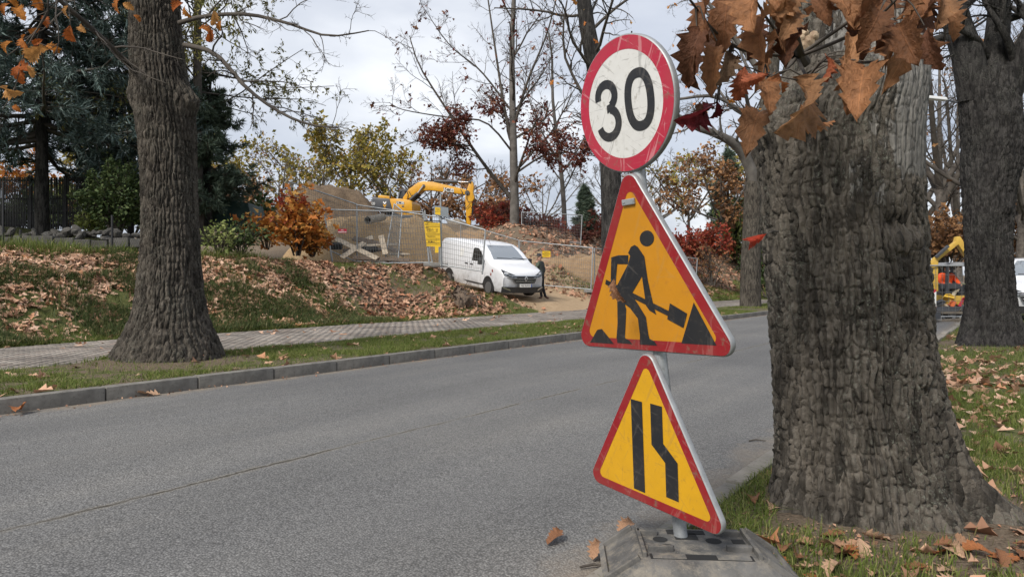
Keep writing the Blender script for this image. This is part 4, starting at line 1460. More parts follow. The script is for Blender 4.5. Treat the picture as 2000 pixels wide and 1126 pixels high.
MT['l_red'] = island('leaf_dark_red', [(0, (0.085, 0.022, 0.018)), (.5, (0.14, 0.038, 0.028)), (.85, (0.19, 0.07, 0.04)), (1, (0.22, 0.11, 0.06))], trans=.25)
MT['l_yellow'] = island('leaf_olive_yellow', [(0, (0.12, 0.115, 0.025)), (.4, (0.25, 0.21, 0.04)), (.8, (0.36, 0.28, 0.06)), (1, (0.30, 0.18, 0.05))], trans=.3)
MT['l_orange'] = island('leaf_orange', [(0, (0.28, 0.085, 0.02)), (.35, (0.48, 0.17, 0.036)), (.75, (0.56, 0.27, 0.06)), (1, (0.40, 0.25, 0.07))], trans=.3)
MT['l_scarlet'] = island('leaf_scarlet', [(0, (0.17, 0.028, 0.02)), (.5, (0.32, 0.05, 0.03)), (1, (0.30, 0.11, 0.05))], trans=.3)
MT['l_brown'] = island('leaf_brown', [(0, (0.10, 0.05, 0.028)), (.5, (0.22, 0.11, 0.05)), (1, (0.32, 0.17, 0.07))], trans=.2)
MT['l_green'] = island('leaf_dark_green', [(0, (0.025, 0.046, 0.016)), (.6, (0.055, 0.085, 0.026)), (1, (0.1, 0.13, 0.042))], trans=.15)
MT['l_willow'] = island('leaf_willow', [(0, (0.13, 0.17, 0.05)), (.6, (0.2, 0.24, 0.07)), (1, (0.27, 0.29, 0.1))], trans=.3)
MT['l_larch'] = island('larch_needles', [(0, (0.09, 0.10, 0.028)), (.6, (0.16, 0.155, 0.04)), (1, (0.24, 0.2, 0.06))], trans=.2)
MT['n_blue'] = island('spruce_needles_blue', [(0, (0.03, 0.05, 0.045)), (.4, (0.075, 0.115, 0.105)), (.8, (0.15, 0.2, 0.185)), (1, (0.21, 0.26, 0.235))], trans=.05)
MT['n_green'] = island('spruce_needles_green', [(0, (0.04, 0.062, 0.044)), (.5, (0.09, 0.13, 0.092)), (1, (0.17, 0.215, 0.15))], trans=.05)

# verge tree half hidden by the signs
b = Vector((2.87, 18.8, g1(2.87, 18.8)))
crown_tree('roadside_tree', 'slim dark trunk rising straight behind the speed limit sign', 'tree', None, 21,
           [[(2.87, 18.8, .1), P3(1197, 480, 18.8), P3(1193, 340, 18.8), P3(1180, 220, 18.8), P3(1152, 80, 18.8), P3(1140, 0, 18.8), P3(1120, -200, 18.8), P3(1110, -420, 18.8)],
            [P3(1155, 60, 18.8), P3(1210, 10, 18.6), P3(1290, -40, 18.4), P3(1370, -90, 18)], [P3(1135, -60, 18.8), P3(1090, -120, 19), P3(1030, -200, 19.3), P3(980, -260, 19.5)],
            [P3(1185, 250, 18.8), P3(1240, 180, 18.5), P3(1320, 150, 18.2), P3(1420, 90, 18)], [P3(1185, 240, 18.8), P3(1165, 190, 18.9), P3(1130, 150, 19), P3(1085, 150, 19)]],
           [(.34, .14), (.05, .012), (.06, .012), (.03, .008), (.02, .006)],
           [dict(count=12, len=.24, ang=55, n=8, wander=.15, up=.04, rr=.22, even=1, t0=.3, rmin=.007), dict(count=9, len=.42, ang=50, n=6, wander=.18, up=0, rr=.55, rmin=.005), dict(count=5, len=.5, ang=45, n=4, wander=.2, rr=.6, rmin=.0035)],
           (MT['bark_dark'], MT['twig']), [(MT['l_orange'], T_OAK, 60, .17, 2, .3, 1, dict(droop=.8))])
# second verge tree with the arching bough
vt = (10.3, 30.0)
crown_tree('roadside_tree', 'grey verge tree with an arching bare bough, between signs and foreground oak', 'tree', None, 22,
           [[(10.35, 30, .1), P3(1466, 520, 30), P3(1470, 420, 30), P3(1472, 350, 30), P3(1490, 250, 30), P3(1510, 120, 30), P3(1520, -50, 30), P3(1530, -200, 30)],
            [P3(1482, 385, 30), P3(1462, 320, 29.8), P3(1440, 285, 29.6), P3(1400, 262, 29.2), P3(1352, 245, 29), P3(1310, 215, 28.6), P3(1280, 180, 28.4)],
            [P3(1490, 250, 30), P3(1400, 190, 29.5), P3(1300, 195, 29), P3(1230, 170, 28.6)], [P3(1500, 160, 30), P3(1440, 80, 30), P3(1380, 0, 30), P3(1330, -90, 30)]],
           [(.46, .22), (.30, .05), (.10, .02), (.16, .03)],
           [dict(count=14, len=.38, ang=52, n=8, wander=.16, up=.02, rr=.35, even=1, t0=.25, rmin=.012), dict(count=9, len=.42, ang=50, n=6, wander=.18, up=0, rr=.55, rmin=.008), dict(count=6, len=.5, ang=45, n=4, wander=.2, rr=.6, rmin=.0055)],
           (MT['bark_left'], MT['twig_grey']), [(MT['l_orange'], T_OAK, 130, .2, 2, .3, 1, dict(droop=.8))])
# red-leaved tree on the bank
Yr = 37.5
crown_tree('red_oak', 'tall bare-topped tree with dark red leaves low in its crown on the bank', 'tree', None, 23,
           [[P3(1004, 475, Yr), P3(1005, 400, Yr), P3(1003, 300, Yr), P3(1001, 200, Yr), P3(1000, 90, Yr), P3(1004, -20, Yr), P3(1008, -160, Yr)],
            [P3(1005, 395, Yr), P3(960, 340, Yr - .3), P3(920, 285, Yr - .6), P3(870, 210, Yr - .8), P3(820, 130, Yr - 1), P3(800, 70, Yr - 1)],
            [P3(1001, 280, Yr), P3(985, 210, Yr), P3(962, 60, Yr + .5), P3(945, -60, Yr + .8)], [P3(1003, 250, Yr), P3(1030, 160, Yr - .5), P3(1070, 60, Yr - .8), P3(1100, -60, Yr - 1)],
            [P3(1005, 340, Yr), P3(1060, 305, Yr - .8), P3(1110, 298, Yr - 1.2), P3(1160, 305, Yr - 1.5)], [P3(1003, 300, Yr), P3(950, 240, Yr - 1), P3(880, 230, Yr - 1.5), P3(790, 215, Yr - 2), P3(760, 200, Yr - 2)],
            [P3(920, 285, Yr - .6), P3(880, 280, Yr - .8), P3(830, 270, Yr - 1), P3(780, 290, Yr - 1)], [P3(1001, 220, Yr), P3(940, 140, Yr), P3(880, 90, Yr), P3(830, 20, Yr)]],
           [(.28, .07), (.12, .02), (.10, .025), (.09, .02), (.07, .015), (.06, .015), (.045, .015), (.06, .015)],
           [dict(count=14, len=.32, ang=48, n=8, wander=.12, up=.06, rr=.4, even=1, t0=.2, rmin=.012), dict(count=9, len=.42, ang=45, n=6, wander=.15, up=.04, rr=.55, rmin=.008), dict(count=6, len=.5, ang=42, n=4, wander=.18, up=.03, rr=.6, rmin=.0055)],
           (MT['twig_grey'], MT['twig']),
           [(MT['l_red'], T_OAK, 5200, .17, 1, .0, 1, dict(droop=.6, jit=.16, where=lambda c: (c[:, 2] < 11.8 - .5 * np.abs(c[:, 0] - .3)) & (c[:, 0] > -4.6) & (vnoise(c * .55, 3) > -.5))),
            (MT['l_red'], T_OAK, 500, .2, 2, .1, 1, dict(droop=.6, jit=.1))])
Yq = 43.
crown_tree('ash_tree', 'thin pale bare tree right of the red-leaved tree', 'tree', None, 24,
           [[P3(1104, 465, Yq), P3(1100, 380, Yq), P3(1092, 300, Yq), P3(1080, 200, Yq), P3(1078, 110, Yq), P3(1070, 60, Yq)], [P3(1096, 340, Yq), P3(1130, 290, Yq), P3(1165, 220, Yq), P3(1185, 150, Yq)], [P3(1095, 320, Yq), P3(1060, 260, Yq), P3(1035, 200, Yq), P3(1020, 150, Yq)]],
           [(.17, .04), (.06, .02), (.06, .02)],
           [dict(count=16, len=.3, ang=42, n=7, wander=.12, up=.07, rr=.4, even=1, t0=.2, rmin=.012), dict(count=8, len=.45, ang=42, n=5, wander=.15, up=.05, rr=.55, rmin=.009), dict(count=5, len=.5, ang=40, n=4, wander=.18, rr=.6, rmin=.007)],
           (MT['twig_grey'], MT['twig_grey']), [(MT['l_red'], T_OAK, 160, .25, 1, .2, 1, dict(droop=.5)), (MT['l_brown'], T_OAK, 90, .22, 2, .2, 1, dict(droop=.5))])


# generic broad tree standing at pixel (px base), top py
def bg_tree(seed, px, py0, py1, Y, spread, label, leafm=None, nleaf=0, lsize=.3, lean=0, group='trees behind the building site', name='field_tree', fork=.3, dens=1.0, tw=None, cat='tree'):
    g = np.random.default_rng(seed)
    b, t = at(px, py0, Y), at(px + lean, py1, Y)
    H = t.z - b.z
    fk = b.lerp(t, fork)
    axes = [[b, b.lerp(t, .15), fk, b.lerp(t, .65), t]]
    rad = [(.022 * H + .04, .02)]
    for k in range(5):
        a = 2 * math.pi * (k + .3 * g.random()) / 5
        w = spread * (.7 + .5 * g.random())
        e = fk + Vector((math.cos(a) * w, math.sin(a) * w * .8, H * (.45 + .2 * g.random())))
        m_ = fk.lerp(e, .5) + Vector((0, 0, -.05 * H))
        s_ = b.lerp(t, fork * (.8 + .4 * g.random()))
        axes.append([s_, m_, e, e + Vector((math.cos(a) * w * .15, 0, H * .08))])
        rad.append((.012 * H + .02, .02))
    px_m = Y / FOC
    tws = .35 * px_m
    lf = []
    if leafm is not None:
        lf = [(leafm, T_OAK if Y < 48 else T_DIAMOND, nleaf, lsize, 2, .1, 1., dict(droop=.4, jit=lsize * .8))]
    return crown_tree(name, label, cat, group, seed, axes, rad,
                      [dict(count=int(8 * dens), len=.42, ang=48, n=7, wander=.14, up=.05, rr=.4, even=1, t0=.25, rmin=tws * 1.6), dict(count=7, len=.42, ang=45, n=5, wander=.16, up=.03, rr=.55, rmin=tws * 1.2), dict(count=5, len=.5, ang=42, n=4, wander=.2, rr=.6, rmin=tws * .85)],
                      (MT['bark_far'], tw or MT['twig_grey']), lf, sides=(6, 4, 3, 3, 3))


bg_tree(101, 685, 420, 268, 62, 3.3, 'olive yellow leafy tree behind the soil mound, tallest of that clump', MT['l_yellow'], 2600, .3)
bg_tree(102, 748, 420, 312, 60, 2.2, 'small olive yellow tree just left of the yellow excavator', MT['l_yellow'], 1300, .28)
bg_tree(103, 625, 440, 285, 64, 4.2, 'thin yellowing tree over the orange shrub', MT['l_yellow'], 1300, .32)
bg_tree(104, 545, 460, 322, 52, 2.8, 'yellow-brown tree behind the right edge of the dark spruce', MT['l_yellow'], 700, .26)
bg_tree(105, 842, 440, 318, 66, 5.0, 'bare dark tree above the excavator cab and boom', None, 0, dens=1.3, tw=MT['twig'])
bg_tree(106, 912, 460, 345, 70, 4.5, 'bare twiggy tree behind the excavator arm with a few tan leaves', MT['l_brown'], 700, .3)
bg_tree(107, 958, 470, 355, 64, 3.5, 'tan-leaved sapling left of the red-leaved trunk', MT['l_brown'], 1100, .3)
bg_tree(108, 785, 440, 335, 75, 4.0, 'sparse brown tree far behind the excavator body', MT['l_brown'], 900, .32)
bg_tree(109, 585, 450, 320, 80, 4.0, 'pale bare tree far left of the soil mound', MT['l_brown'], 500, .32)
bg_tree(111, 1345, 470, 318, 62, 5.0, 'golden brown half-bare tree right of the roadworks triangle', MT['l_yellow'], 1500, .3, group='trees beyond the right bank')
bg_tree(112, 1408, 480, 335, 52, 3.6, 'rusty brown leafy tree beside the verge tree', MT['l_brown'], 2600, .28, group='trees beyond the right bank')
bg_tree(113, 1290, 470, 340, 72, 4.5, 'bare twiggy tree seen past the triangle edge', MT['l_brown'], 400, .3, group='trees beyond the right bank')
bg_tree(114, 1440, 490, 300, 75, 5.5, 'tall bare tree behind the arching bough', MT['l_brown'], 500, .3, group='trees beyond the right bank')
bg_tree(115, 1060, 470, 350, 78, 4.0, 'bare sapling between the red-leaved and pale trees', None, 0)
bg_tree(116, 1215, 480, 330, 80, 5.0, 'bare tree behind the roadworks triangle', None, 0, group='trees beyond the right bank')
bg_tree(121, 1835, 545, 60, 36, 5.5, 'bare spreading tree beyond the mini digger, left of the forked oak', MT['l_brown'], 160, .22, group='bare trees down the road', tw=MT['twig'], dens=1.3, fork=.35)
bg_tree(122, 1995, 545, 120, 30, 5.0, 'bare dark tree at the right picture edge', MT['l_brown'], 120, .2, group='bare trees down the road', tw=MT['twig'], dens=1.3)
bg_tree(123, 1870, 550, 160, 55, 6.0, 'bare tree far down the road behind the digger', MT['l_brown'], 300, .28, group='bare trees down the road', tw=MT['twig'], dens=1.2)
bg_tree(124, 1795, 560, 100, 60, 7.0, 'bare tree far down the road hidden by the foreground oak', None, 0, group='bare trees down the road', tw=MT['twig'])


# ---------------------------------------------------------------- bushes
def bush(seed, px, py, Y, w, h, label, leafm, n, lsize, name='bush', group=None, tpl=T_OAK, stems=14, tw=None, jit=.1):
    g = np.random.default_rng(seed)
    x, z = (px - CX) / FOC * Y, EYE - (py - HY) / FOC * Y
    root = empty(name, label, 'bush', group)
    ax_ = []
    for k in range(stems):
        a = g.uniform(0, 2 * math.pi)
        rr = w * math.sqrt(g.random())
        e = np.array([x + rr * math.cos(a), Y + rr * math.sin(a), z + h * (1.05 - .55 * (rr / w) ** 2) * g.uniform(.75, 1.1)])
        b_ = np.array([x + .12 * rr * math.cos(a), Y + .12 * rr * math.sin(a), z - .15])
        m_ = (b_ * .5 + e * .5) + np.array([-.1 * rr * math.cos(a), -.1 * rr * math.sin(a), .1 * h])
        ax_.append(poly_axis([b_, m_, e], 8))
    P0 = np.stack(ax_)
    R0 = np.broadcast_to(np.linspace(.012 + .008 * h, .005, 8), (stems, 8)).copy()
    mn = .3 * Y / FOC
    lv = grow(g, P0, R0, [dict(count=7, len=.38, ang=45, n=5, wander=.18, up=.05, rr=.6, t0=.2, rmin=mn), dict(count=5, len=.45, ang=45, n=4, wander=.2, rr=.6, rmin=mn * .8)])
    tubes([(P0, R0, 5), (lv[0][0], lv[0][1], 4), (lv[1][0], lv[1][1], 3)], 'stems', tw or MT['twig'], root)
    if leafm is not None:
        pos, dr = sample_on(g, np.concatenate([lv[1][0][:, [0, 1, 2, 3]], lv[0][0][:, [0, 2, 3, 4]]]), n, 0, 1)
        leaves(g, pos + g.normal(size=pos.shape) * jit, lsize, tpl, 'foliage', leafm, root, dirs=dr, normal_up=.4, droop=.3)
    return root


bush(201, 580, 490, 22.0, 1.0, 1.55, 'orange-leaved young oak bush left of the wire fence panel', MT['l_orange'], 950, .2, name='orange_shrub', stems=13, jit=.16)
bush(203, 572, 462, 22.3, .55, 1.45, 'red-topped young oak sapling rising from the orange bush', MT['l_scarlet'], 150, .19, name='orange_shrub', stems=5)
bush(204, 522, 478, 22.6, .7, 1.0, 'low orange oak sapling left of the orange bush', MT['l_orange'], 330, .19, name='orange_shrub', stems=8, jit=.16)
bush(205, 470, 486, 19.5, .8, .7, 'low weedy green bush between the grey oak and the orange bush', MT['l_green'], 900, .09, name='green_bush', tpl=T_DIAMOND)
bush(206, 430, 482, 18.8, .7, .6, 'low weedy bush right behind the grey oak', MT['l_willow'], 600, .08, name='green_bush', tpl=T_DIAMOND)
bush(202, 610, 492, 22.5, .6, .8, 'low orange oak scrub at the foot of the orange bush', MT['l_orange'], 500, .17, name='orange_shrub')
for i, (px, py, Y, w, h, lab) in enumerate(((958, 462, 39, 1.5, 1.6, 'red bush left of the red-leaved trunk'), (1035, 462, 39, 1.6, 1.4, 'red bush right of the red-leaved trunk'), (985, 455, 42, 1.6, 1.9, 'reddish scrub behind the red-leaved trunk'),
                                      (1075, 468, 41, 1.4, 1.1, 'low reddish scrub under the pale bare tree'), (1175, 470, 42, 1.6, 1.6, 'red bush beside the small dark spruce'), (1125, 478, 40, 1.2, .8, 'low russet scrub right of the pale bare tree'))):
    bush(210 + i, px, py, Y, w, h, lab, MT['l_red'] if i % 3 else MT['l_scarlet'], 1000, .2, name='red_bush', group='red bushes on the bank')
bush(220, 1368, 515, 43, 2.0, 2.3, 'bright red bush right of the roadworks triangle', MT['l_scarlet'], 3200, .2, name='red_bush', stems=22)
bush(221, 1392, 552, 38, 1.3, 1.9, 'thin twiggy brown shrub below the bright red bush', MT['l_brown'], 260, .16, name='twiggy_shrub')
bush(222, 1345, 540, 41, 1.4, 1.2, 'low reddish shrub behind the triangle edge', MT['l_red'], 700, .18, name='red_bush')
bush(223, 1500, 575, 44, 2.2, 3.0, 'dark green bush between verge tree and foreground oak', MT['l_green'], 2600, .2, name='green_bush')
bush(224, 1440, 520, 56, 3.0, 2.2, 'dull brown thicket behind the leaf bank', MT['l_brown'], 1500, .22, name='brown_thicket')
bush(225, 1850, 520, 34, 2.6, 2.6, 'russet thicket behind the mini digger', MT['l_brown'], 3000, .2, name='brown_thicket', stems=20)
bush(226, 2000, 530, 32, 2.4, 3.6, 'dark brown thicket behind the parked car', MT['l_brown'], 1800, .18, name='brown_thicket', stems=24)
bush(227, 1925, 535, 40, 3.0, 2.8, 'brown thicket hidden behind the forked oak', MT['l_brown'], 1500, .2, name='brown_thicket')
for i in range(7):
    bush(230 + i, 620 + 60 * i + 10 * (i % 3), 425 + 8 * (i % 2), 56 + 2 * (i % 3), 2.2, 1.5, ['tan scrub left of the soil mound', 'tan scrub behind the soil mound', 'tan scrub at the mound top', 'tan scrub behind the excavator counterweight', 'tan scrub under the excavator boom', 'tan scrub behind the gravel heap', 'tan scrub behind the excavator arm'][i], MT['l_brown'], 700, .26, name='brown_scrub', group='scrub behind the site', tpl=T_DIAMOND)
# willow
g = np.random.default_rng(250)
wl = empty('willow_tree', 'pale green weeping willow right of the rusty tree, behind the verge tree', 'tree')
Yw = 54.
ax_ = [poly_axis([at(1462, 520, Yw), at(1464, 450, Yw), at(1470, 400, Yw)], 6)]
P0, R0 = np.stack(ax_), np.array([np.linspace(.3, .15, 6)])
lv = grow(g, P0, R0, [dict(count=18, len=.75, ang=60, n=7, wander=.1, up=.12, rr=.4, t0=.5), dict(count=12, abs=3.2, len=1, ang=60, n=8, wander=.08, up=-.75, rr=.4, t0=.35, rmin=.016)])
tubes([(P0, R0, 8)], 'trunk', MT['bark_far'], wl)
tubes([(lv[0][0], lv[0][1], 4), (lv[1][0], lv[1][1], 3)], 'branches', MT['twig_grey'], wl)
pos, dr = sample_on(g, lv[1][0], 7000, .1, 1)
leaves(g, pos + g.normal(size=pos.shape) * .08, .26, (T_DIAMOND[0] * np.array([1, .5, 1]), T_DIAMOND[1]), 'foliage', MT['l_willow'], wl, dirs=np.tile([0, 0, -1.], (len(pos), 1)))


# ---------------------------------------------------------------- conifers
def spruce(seed, x, y, z0, H, Rb, label, nmat, clear=.15, nb=90, trunk_r=.18, name='spruce_tree', droop=.25, dens=1.0, needle=.05, group=None, az=None, t1=1.0, tw=26):
    g = np.random.default_rng(seed)
    root = empty(name, label, 'tree', group)
    P0 = np.stack([poly_axis([(x, y, z0 - .2), (x, y, z0 + H * .5), (x + .1, y, z0 + H)], 10)])
    R0 = np.array([np.linspace(trunk_r, .02, 10)])
    tubes([(P0, R0, 10)], 'trunk', MT['bark_dark'], root)
    t = clear + (t1 - clear) * (np.arange(nb) + g.random(nb)) / nb
    a = g.uniform(0, 2 * np.pi, nb) if az is None else g.uniform(az[0], az[1], nb)
    ln = Rb * (1 - (t - clear) / (1 - clear)) ** .75 * g.uniform(.7, 1.15, nb) + .15
    n = 9
    s = np.linspace(0, 1, n)
    rise = .12 - droop * s[None] * 1.0 + .30 * s[None] ** 2.4
    B = np.stack([x + np.cos(a)[:, None] * ln[:, None] * s, y + np.sin(a)[:, None] * ln[:, None] * s, z0 + t[:, None] * H + ln[:, None] * (rise - .12) * 1.3], -1)
    B += g.normal(size=B.shape) * .03 * s[None, :, None]
    RB = (.012 + .012 * ln)[:, None] * np.linspace(1, .25, n)[None]
    lv = grow(g, B, RB, [dict(count=int(tw * dens), len=.34, ang=55, n=5, wander=.06, up=-.06, rr=.4, even=1, t0=.12, flat=1, taper=.75, rmin=.004), dict(count=7, len=.42, ang=45, n=3, wander=.05, up=-.05, rr=.5, t0=.15, flat=1, rmin=.003)])
    tubes([(B, RB, 5), (lv[0][0], lv[0][1], 3)], 'boughs', MT['twig'], root)
    T = []
    Vn, Fn = T_NEEDLE
    for (P, cnt) in ((lv[0][0], 10), (lv[1][0], 9)):
        K = len(P)
        pos, dr = sample_on(g, P, K * cnt, 0, 1.0)
        T.append((pos, dr))
    pos = np.concatenate([q[0] for q in T])
    dr = np.concatenate([q[1] for q in T])
    leaves(g, pos, needle, (Vn * np.array([1.7, 1.6, 1]), Fn), 'needles', nmat, root, dirs=dr * 1.2, normal_up=.6, sz=.25)
    return root


spruce(301, -13.6, 20.0, 2.7, 15, 4.6, 'big blue spruce at the left edge behind the picket fence', MT['n_blue'], clear=.16, nb=125, trunk_r=.2, needle=.1, dens=1.0)
spruce(302, -12.4, 22.5, 2.7, 11, 2.3, 'slender blue spruce just left of the grey oak trunk', MT['n_blue'], clear=.14, nb=70, trunk_r=.1, needle=.08)
spruce(303, -9.9, 22.5, 2.6, 5.6, 2.2, 'dark spruce right of the grey oak trunk above the green tarpaulin', MT['n_green'], clear=.2, nb=64, trunk_r=.17, needle=.09, dens=.9)
spruce(304, 6.1, 58, 4.6, 4.6, 1.3, 'small dark spruce on the bank left of the triangle sign', MT['n_green'], clear=.05, nb=50, trunk_r=.1, needle=.17, tw=14)
spruce(305, 17.5, 56, 3.5, 8.5, 2.4, 'dark conifer behind the rusty tree', MT['n_green'], clear=.05, nb=60, trunk_r=.15, needle=.16, tw=14)
# larch
g = np.random.default_rng(310)
la = empty('larch_tree', 'yellow-green larch with hanging twigs behind the grey oak', 'tree')
xl, yl, zl = -9.9, 21.8, 2.6
P0 = np.stack([poly_axis([(xl, yl, zl - .2), (xl - .02, yl, zl + 7), (xl + .1, yl, zl + 14)], 12)])
R0 = np.array([np.linspace(.19, .03, 12)])
tubes([(P0, R0, 10)], 'trunk', MT['twig'], la)
lv = grow(g, P0, R0, [dict(count=60, len=.40, ang=80, n=9, wander=.09, up=-.02, rr=.22, even=1, t0=.28, t1=.95, taper=.4, rmin=.012), dict(count=12, len=.34, ang=55, n=6, wander=.12, up=-.22, rr=.5, t0=.2, rmin=.006), dict(count=5, len=.4, ang=45, n=4, wander=.15, up=-.2, rr=.5, rmin=.004)])
tubes([(lv[0][0], lv[0][1], 5), (lv[1][0], lv[1][1], 3), (lv[2][0], lv[2][1], 3)], 'boughs', MT['twig'], la)
pos, dr = sample_on(g, lv[2][0], 27000, 0, 1)
leaves(g, pos + g.normal(size=pos.shape) * .02, .095, (T_DIAMOND[0] * np.array([1, .6, 1]), T_DIAMOND[1]), 'needles', MT['l_larch'], la, dirs=dr)
# round thuja behind the block wall
bush(320, 228, 455, 19.0, .85, 1.75, 'dense dark green thuja shrub behind the block wall, left of the oak', MT['l_green'], 9000, .085, name='thuja_shrub', tpl=T_DIAMOND, stems=40, jit=.06)
bush(321, 182, 455, 19.6, .5, .5, 'small yellow-green weedy bush under the picket fence', MT['l_willow'], 700, .08, name='green_bush', tpl=T_DIAMOND)
# garden trees and shrubs glimpsed through the left fence
for i, (px, py, Y, w, h, m_, lab) in enumerate(((40, 400, 30, 2.2, 2.2, 'l_orange', 'orange garden bush seen through the picket fence'), (150, 420, 29, 2.2, 1.6, 'l_willow', 'lime green garden bush seen through the picket fence'), (210, 390, 33, 2.2, 2.6, 'l_yellow', 'yellow garden bush above the thuja'), (430, 420, 34, 2.6, 3.4, 'l_yellow', 'yellow garden tree behind the dark spruce'), (470, 440, 31, 2.0, 2.2, 'l_brown', 'tan garden bush beside the tarpaulin'), (100, 440, 27, 2.0, 1.0, 'l_green', 'dark garden bush behind the spruce trunk'), (10, 445, 26, 2.0, .9, 'l_green', 'dark low bush at the left picture edge behind the fence'), (260, 448, 27, 2.0, 1.2, 'l_green', 'dark low bush behind the thuja'), (400, 446, 26, 1.8, 1.0, 'l_green', 'dark low bush right of the grey oak'), (500, 452, 27, 1.8, 1.1, 'l_green', 'dark low bush right of the tarpaulin'), (190, 445, 30, 2.2, 1.2, 'l_brown', 'tan low garden bush behind the picket fence'))):
    bush(330 + i, px, py, Y, w, h, lab, MT[m_], 1500, .16, name='garden_bush', group='garden bushes behind the picket fence', tpl=T_DIAMOND)
# ---------------------------------------------------------------- grass and fallen leaves
def blades(g, x, y, h, w, name, mat, lean=.5, seg=2, curl=.5, **kw):
    N = len(x)
    z = gz(x, y)
    a = g.uniform(0, 2 * np.pi, N)
    hh_ = h * g.uniform(.5, 1.3, N)
    ww = w * g.uniform(.7, 1.3, N)
    la_ = g.uniform(0, 2 * np.pi, N)
    ln = lean * np.abs(g.normal(size=N)) * hh_
    d = np.stack([np.cos(a), np.sin(a), 0 * a], -1)
    l = np.stack([np.cos(la_), np.sin(la_), 0 * a], -1) * ln[:, None]
    b = np.stack([x, y, z - .01], -1)
    up_ = np.array([0, 0, 1.])
    if seg == 2:
        m = b + l * .35 + up_ * (hh_ * .6)[:, None]
        t = b + l + up_ * (hh_ * (1 - .35 * np.minimum(1, ln / hh_)))[:, None]
        V = np.stack([b - d * ww[:, None] / 2, b + d * ww[:, None] / 2, m + d * ww[:, None] * .4, m - d * ww[:, None] * .4, t], 1)
        o = (np.arange(N) * 5)[:, None]
        F = np.concatenate([o + np.array([0, 1, 2]), o + np.array([0, 2, 3]), o + np.array([3, 2, 4])], 0)
    else:
        t = b + l + up_ * hh_[:, None]
        V = np.stack([b - d * ww[:, None] / 2, b + d * ww[:, None] / 2, t], 1)
        F = (np.arange(N) * 3)[:, None] + np.array([0, 1, 2])
    return link(name, np_mesh(name, V.reshape(-1, 3), tris=F, mats=[mat]), None, **kw)


MT['grass'] = island('grass_blades', [(0, (0.06, 0.095, 0.016)), (.4, (0.12, 0.165, 0.03)), (.75, (0.18, 0.215, 0.052)), (1, (0.28, 0.25, 0.11))], rough=.6, trans=.3)
MT['grass_dark'] = island('grass_blades_long', [(0, (0.032, 0.055, 0.016)), (.45, (0.07, 0.10, 0.03)), (.8, (0.125, 0.145, 0.05)), (1, (0.24, 0.2, 0.1))], rough=.6, trans=.25)
MT['litter'] = island('fallen_leaves', [(0, (0.20, 0.10, 0.06)), (.2, (0.37, 0.21, 0.13)), (.55, (0.54, 0.33, 0.215)), (.9, (0.63, 0.43, 0.31)), (1, (0.46, 0.2, 0.09))], rough=.75, trans=.12)
MT['litter_dark'] = island('fallen_leaves_dark', [(0, (0.14, 0.072, 0.045)), (.45, (0.32, 0.18, 0.115)), (.85, (0.50, 0.32, 0.215)), (1, (0.36, 0.14, 0.07))], rough=.8, trans=.1)
g = np.random.default_rng(61)
TR = ((1.95, 3.75, .55), (-4.78, 9.55, .62), (8.95, 13.2, .8))


def scatter(g, N, u0, u1, v0, v1, keep):
    u, v = g.uniform(u0, u1, N), g.uniform(v0, v1, N)
    x, y = uv2xy(u, v)
    ok = keep(u, v, x, y) > g.random(N)
    for tx, ty, r in TR:
        ok &= np.hypot(x - tx, y - ty) > r
    return x[ok], y[ok]


def patch(x, y, f, s):
    return vnoise(np.stack([x * f, y * f, 0 * x], -1), s)


# near verge
x, y = scatter(g, 150000, 1.2, 9, -3.2, 1.34, lambda u, v, x, y: np.where(patch(x, y, 1.7, 4) + .5 * patch(x, y, 6, 5) > (.10 - .9 * sstep((x - 2.7) / .8)) - .45 * ((v > .95)), .9, .04) * np.clip(1.15 - .8 * np.exp(-((np.hypot(x - 1.95, y - 3.75) - .5) / .45) ** 2), 0, 1))
blades(g, x, y, .075, .0045, 'verge_grass', MT['grass'], lean=.7, kind='stuff', label='green grass tufts on the near verge', cat='grass')
x, y = scatter(g, 90000, 8, 26, -6, 1.3, lambda u, v, x, y: np.where(patch(x, y, 1.2, 4) > -.35, .9, .15))
blades(g, x, y, .08, .009, 'verge_grass', MT['grass'], lean=.7, seg=1, kind='stuff', label='grass on the near verge around the forked oak', cat='grass')
x, y = scatter(g, 20000, 3.1, 14, 1.02, 1.31, lambda u, v, x, y: np.where(patch(x, y, 2.2, 91) > -.1, .9, .12))
blades(g, x, y, .065, .0045, 'verge_grass', MT['grass'], lean=1.4, kind='stuff', label='ragged grass hanging over the concrete road edging', cat='grass')
x, y = scatter(g, 9000, -.5, 12, 17.0, 18.0, lambda u, v, x, y: np.where(patch(x, y, 1.4, 95) > -.1, .9, .2))
blades(g, x, y, .34, .012, 'bank_grass', MT['grass'], lean=.8, kind='stuff', label='tall pale grass along the crest of the left bank', cat='grass')
# far verge
x, y = scatter(g, 170000, .5, 26, 7.82, 9.96, lambda u, v, x, y: np.where(patch(x, y, 1.5, 8) + .5 * patch(x, y, 5, 9) > -.12 + .9 * np.exp(-(np.hypot(x + 4.7, y - 9.4) / 1.15) ** 2) * 1.4, .9, .12))
blades(g, x, y, .065, .010, 'verge_grass', MT['grass'], lean=.9, seg=1, kind='stuff', label='short grass strip between kerb and sidewalk', cat='grass')
x, y = scatter(g, 30000, 26, 60, 7.82, 9.96, lambda u, v, x, y: .6 * (patch(x, y, .8, 8) > -.1))
blades(g, x, y, .08, .02, 'verge_grass', MT['grass'], lean=.9, seg=1, kind='stuff', label='grass strip along the kerb farther down the road', cat='grass')
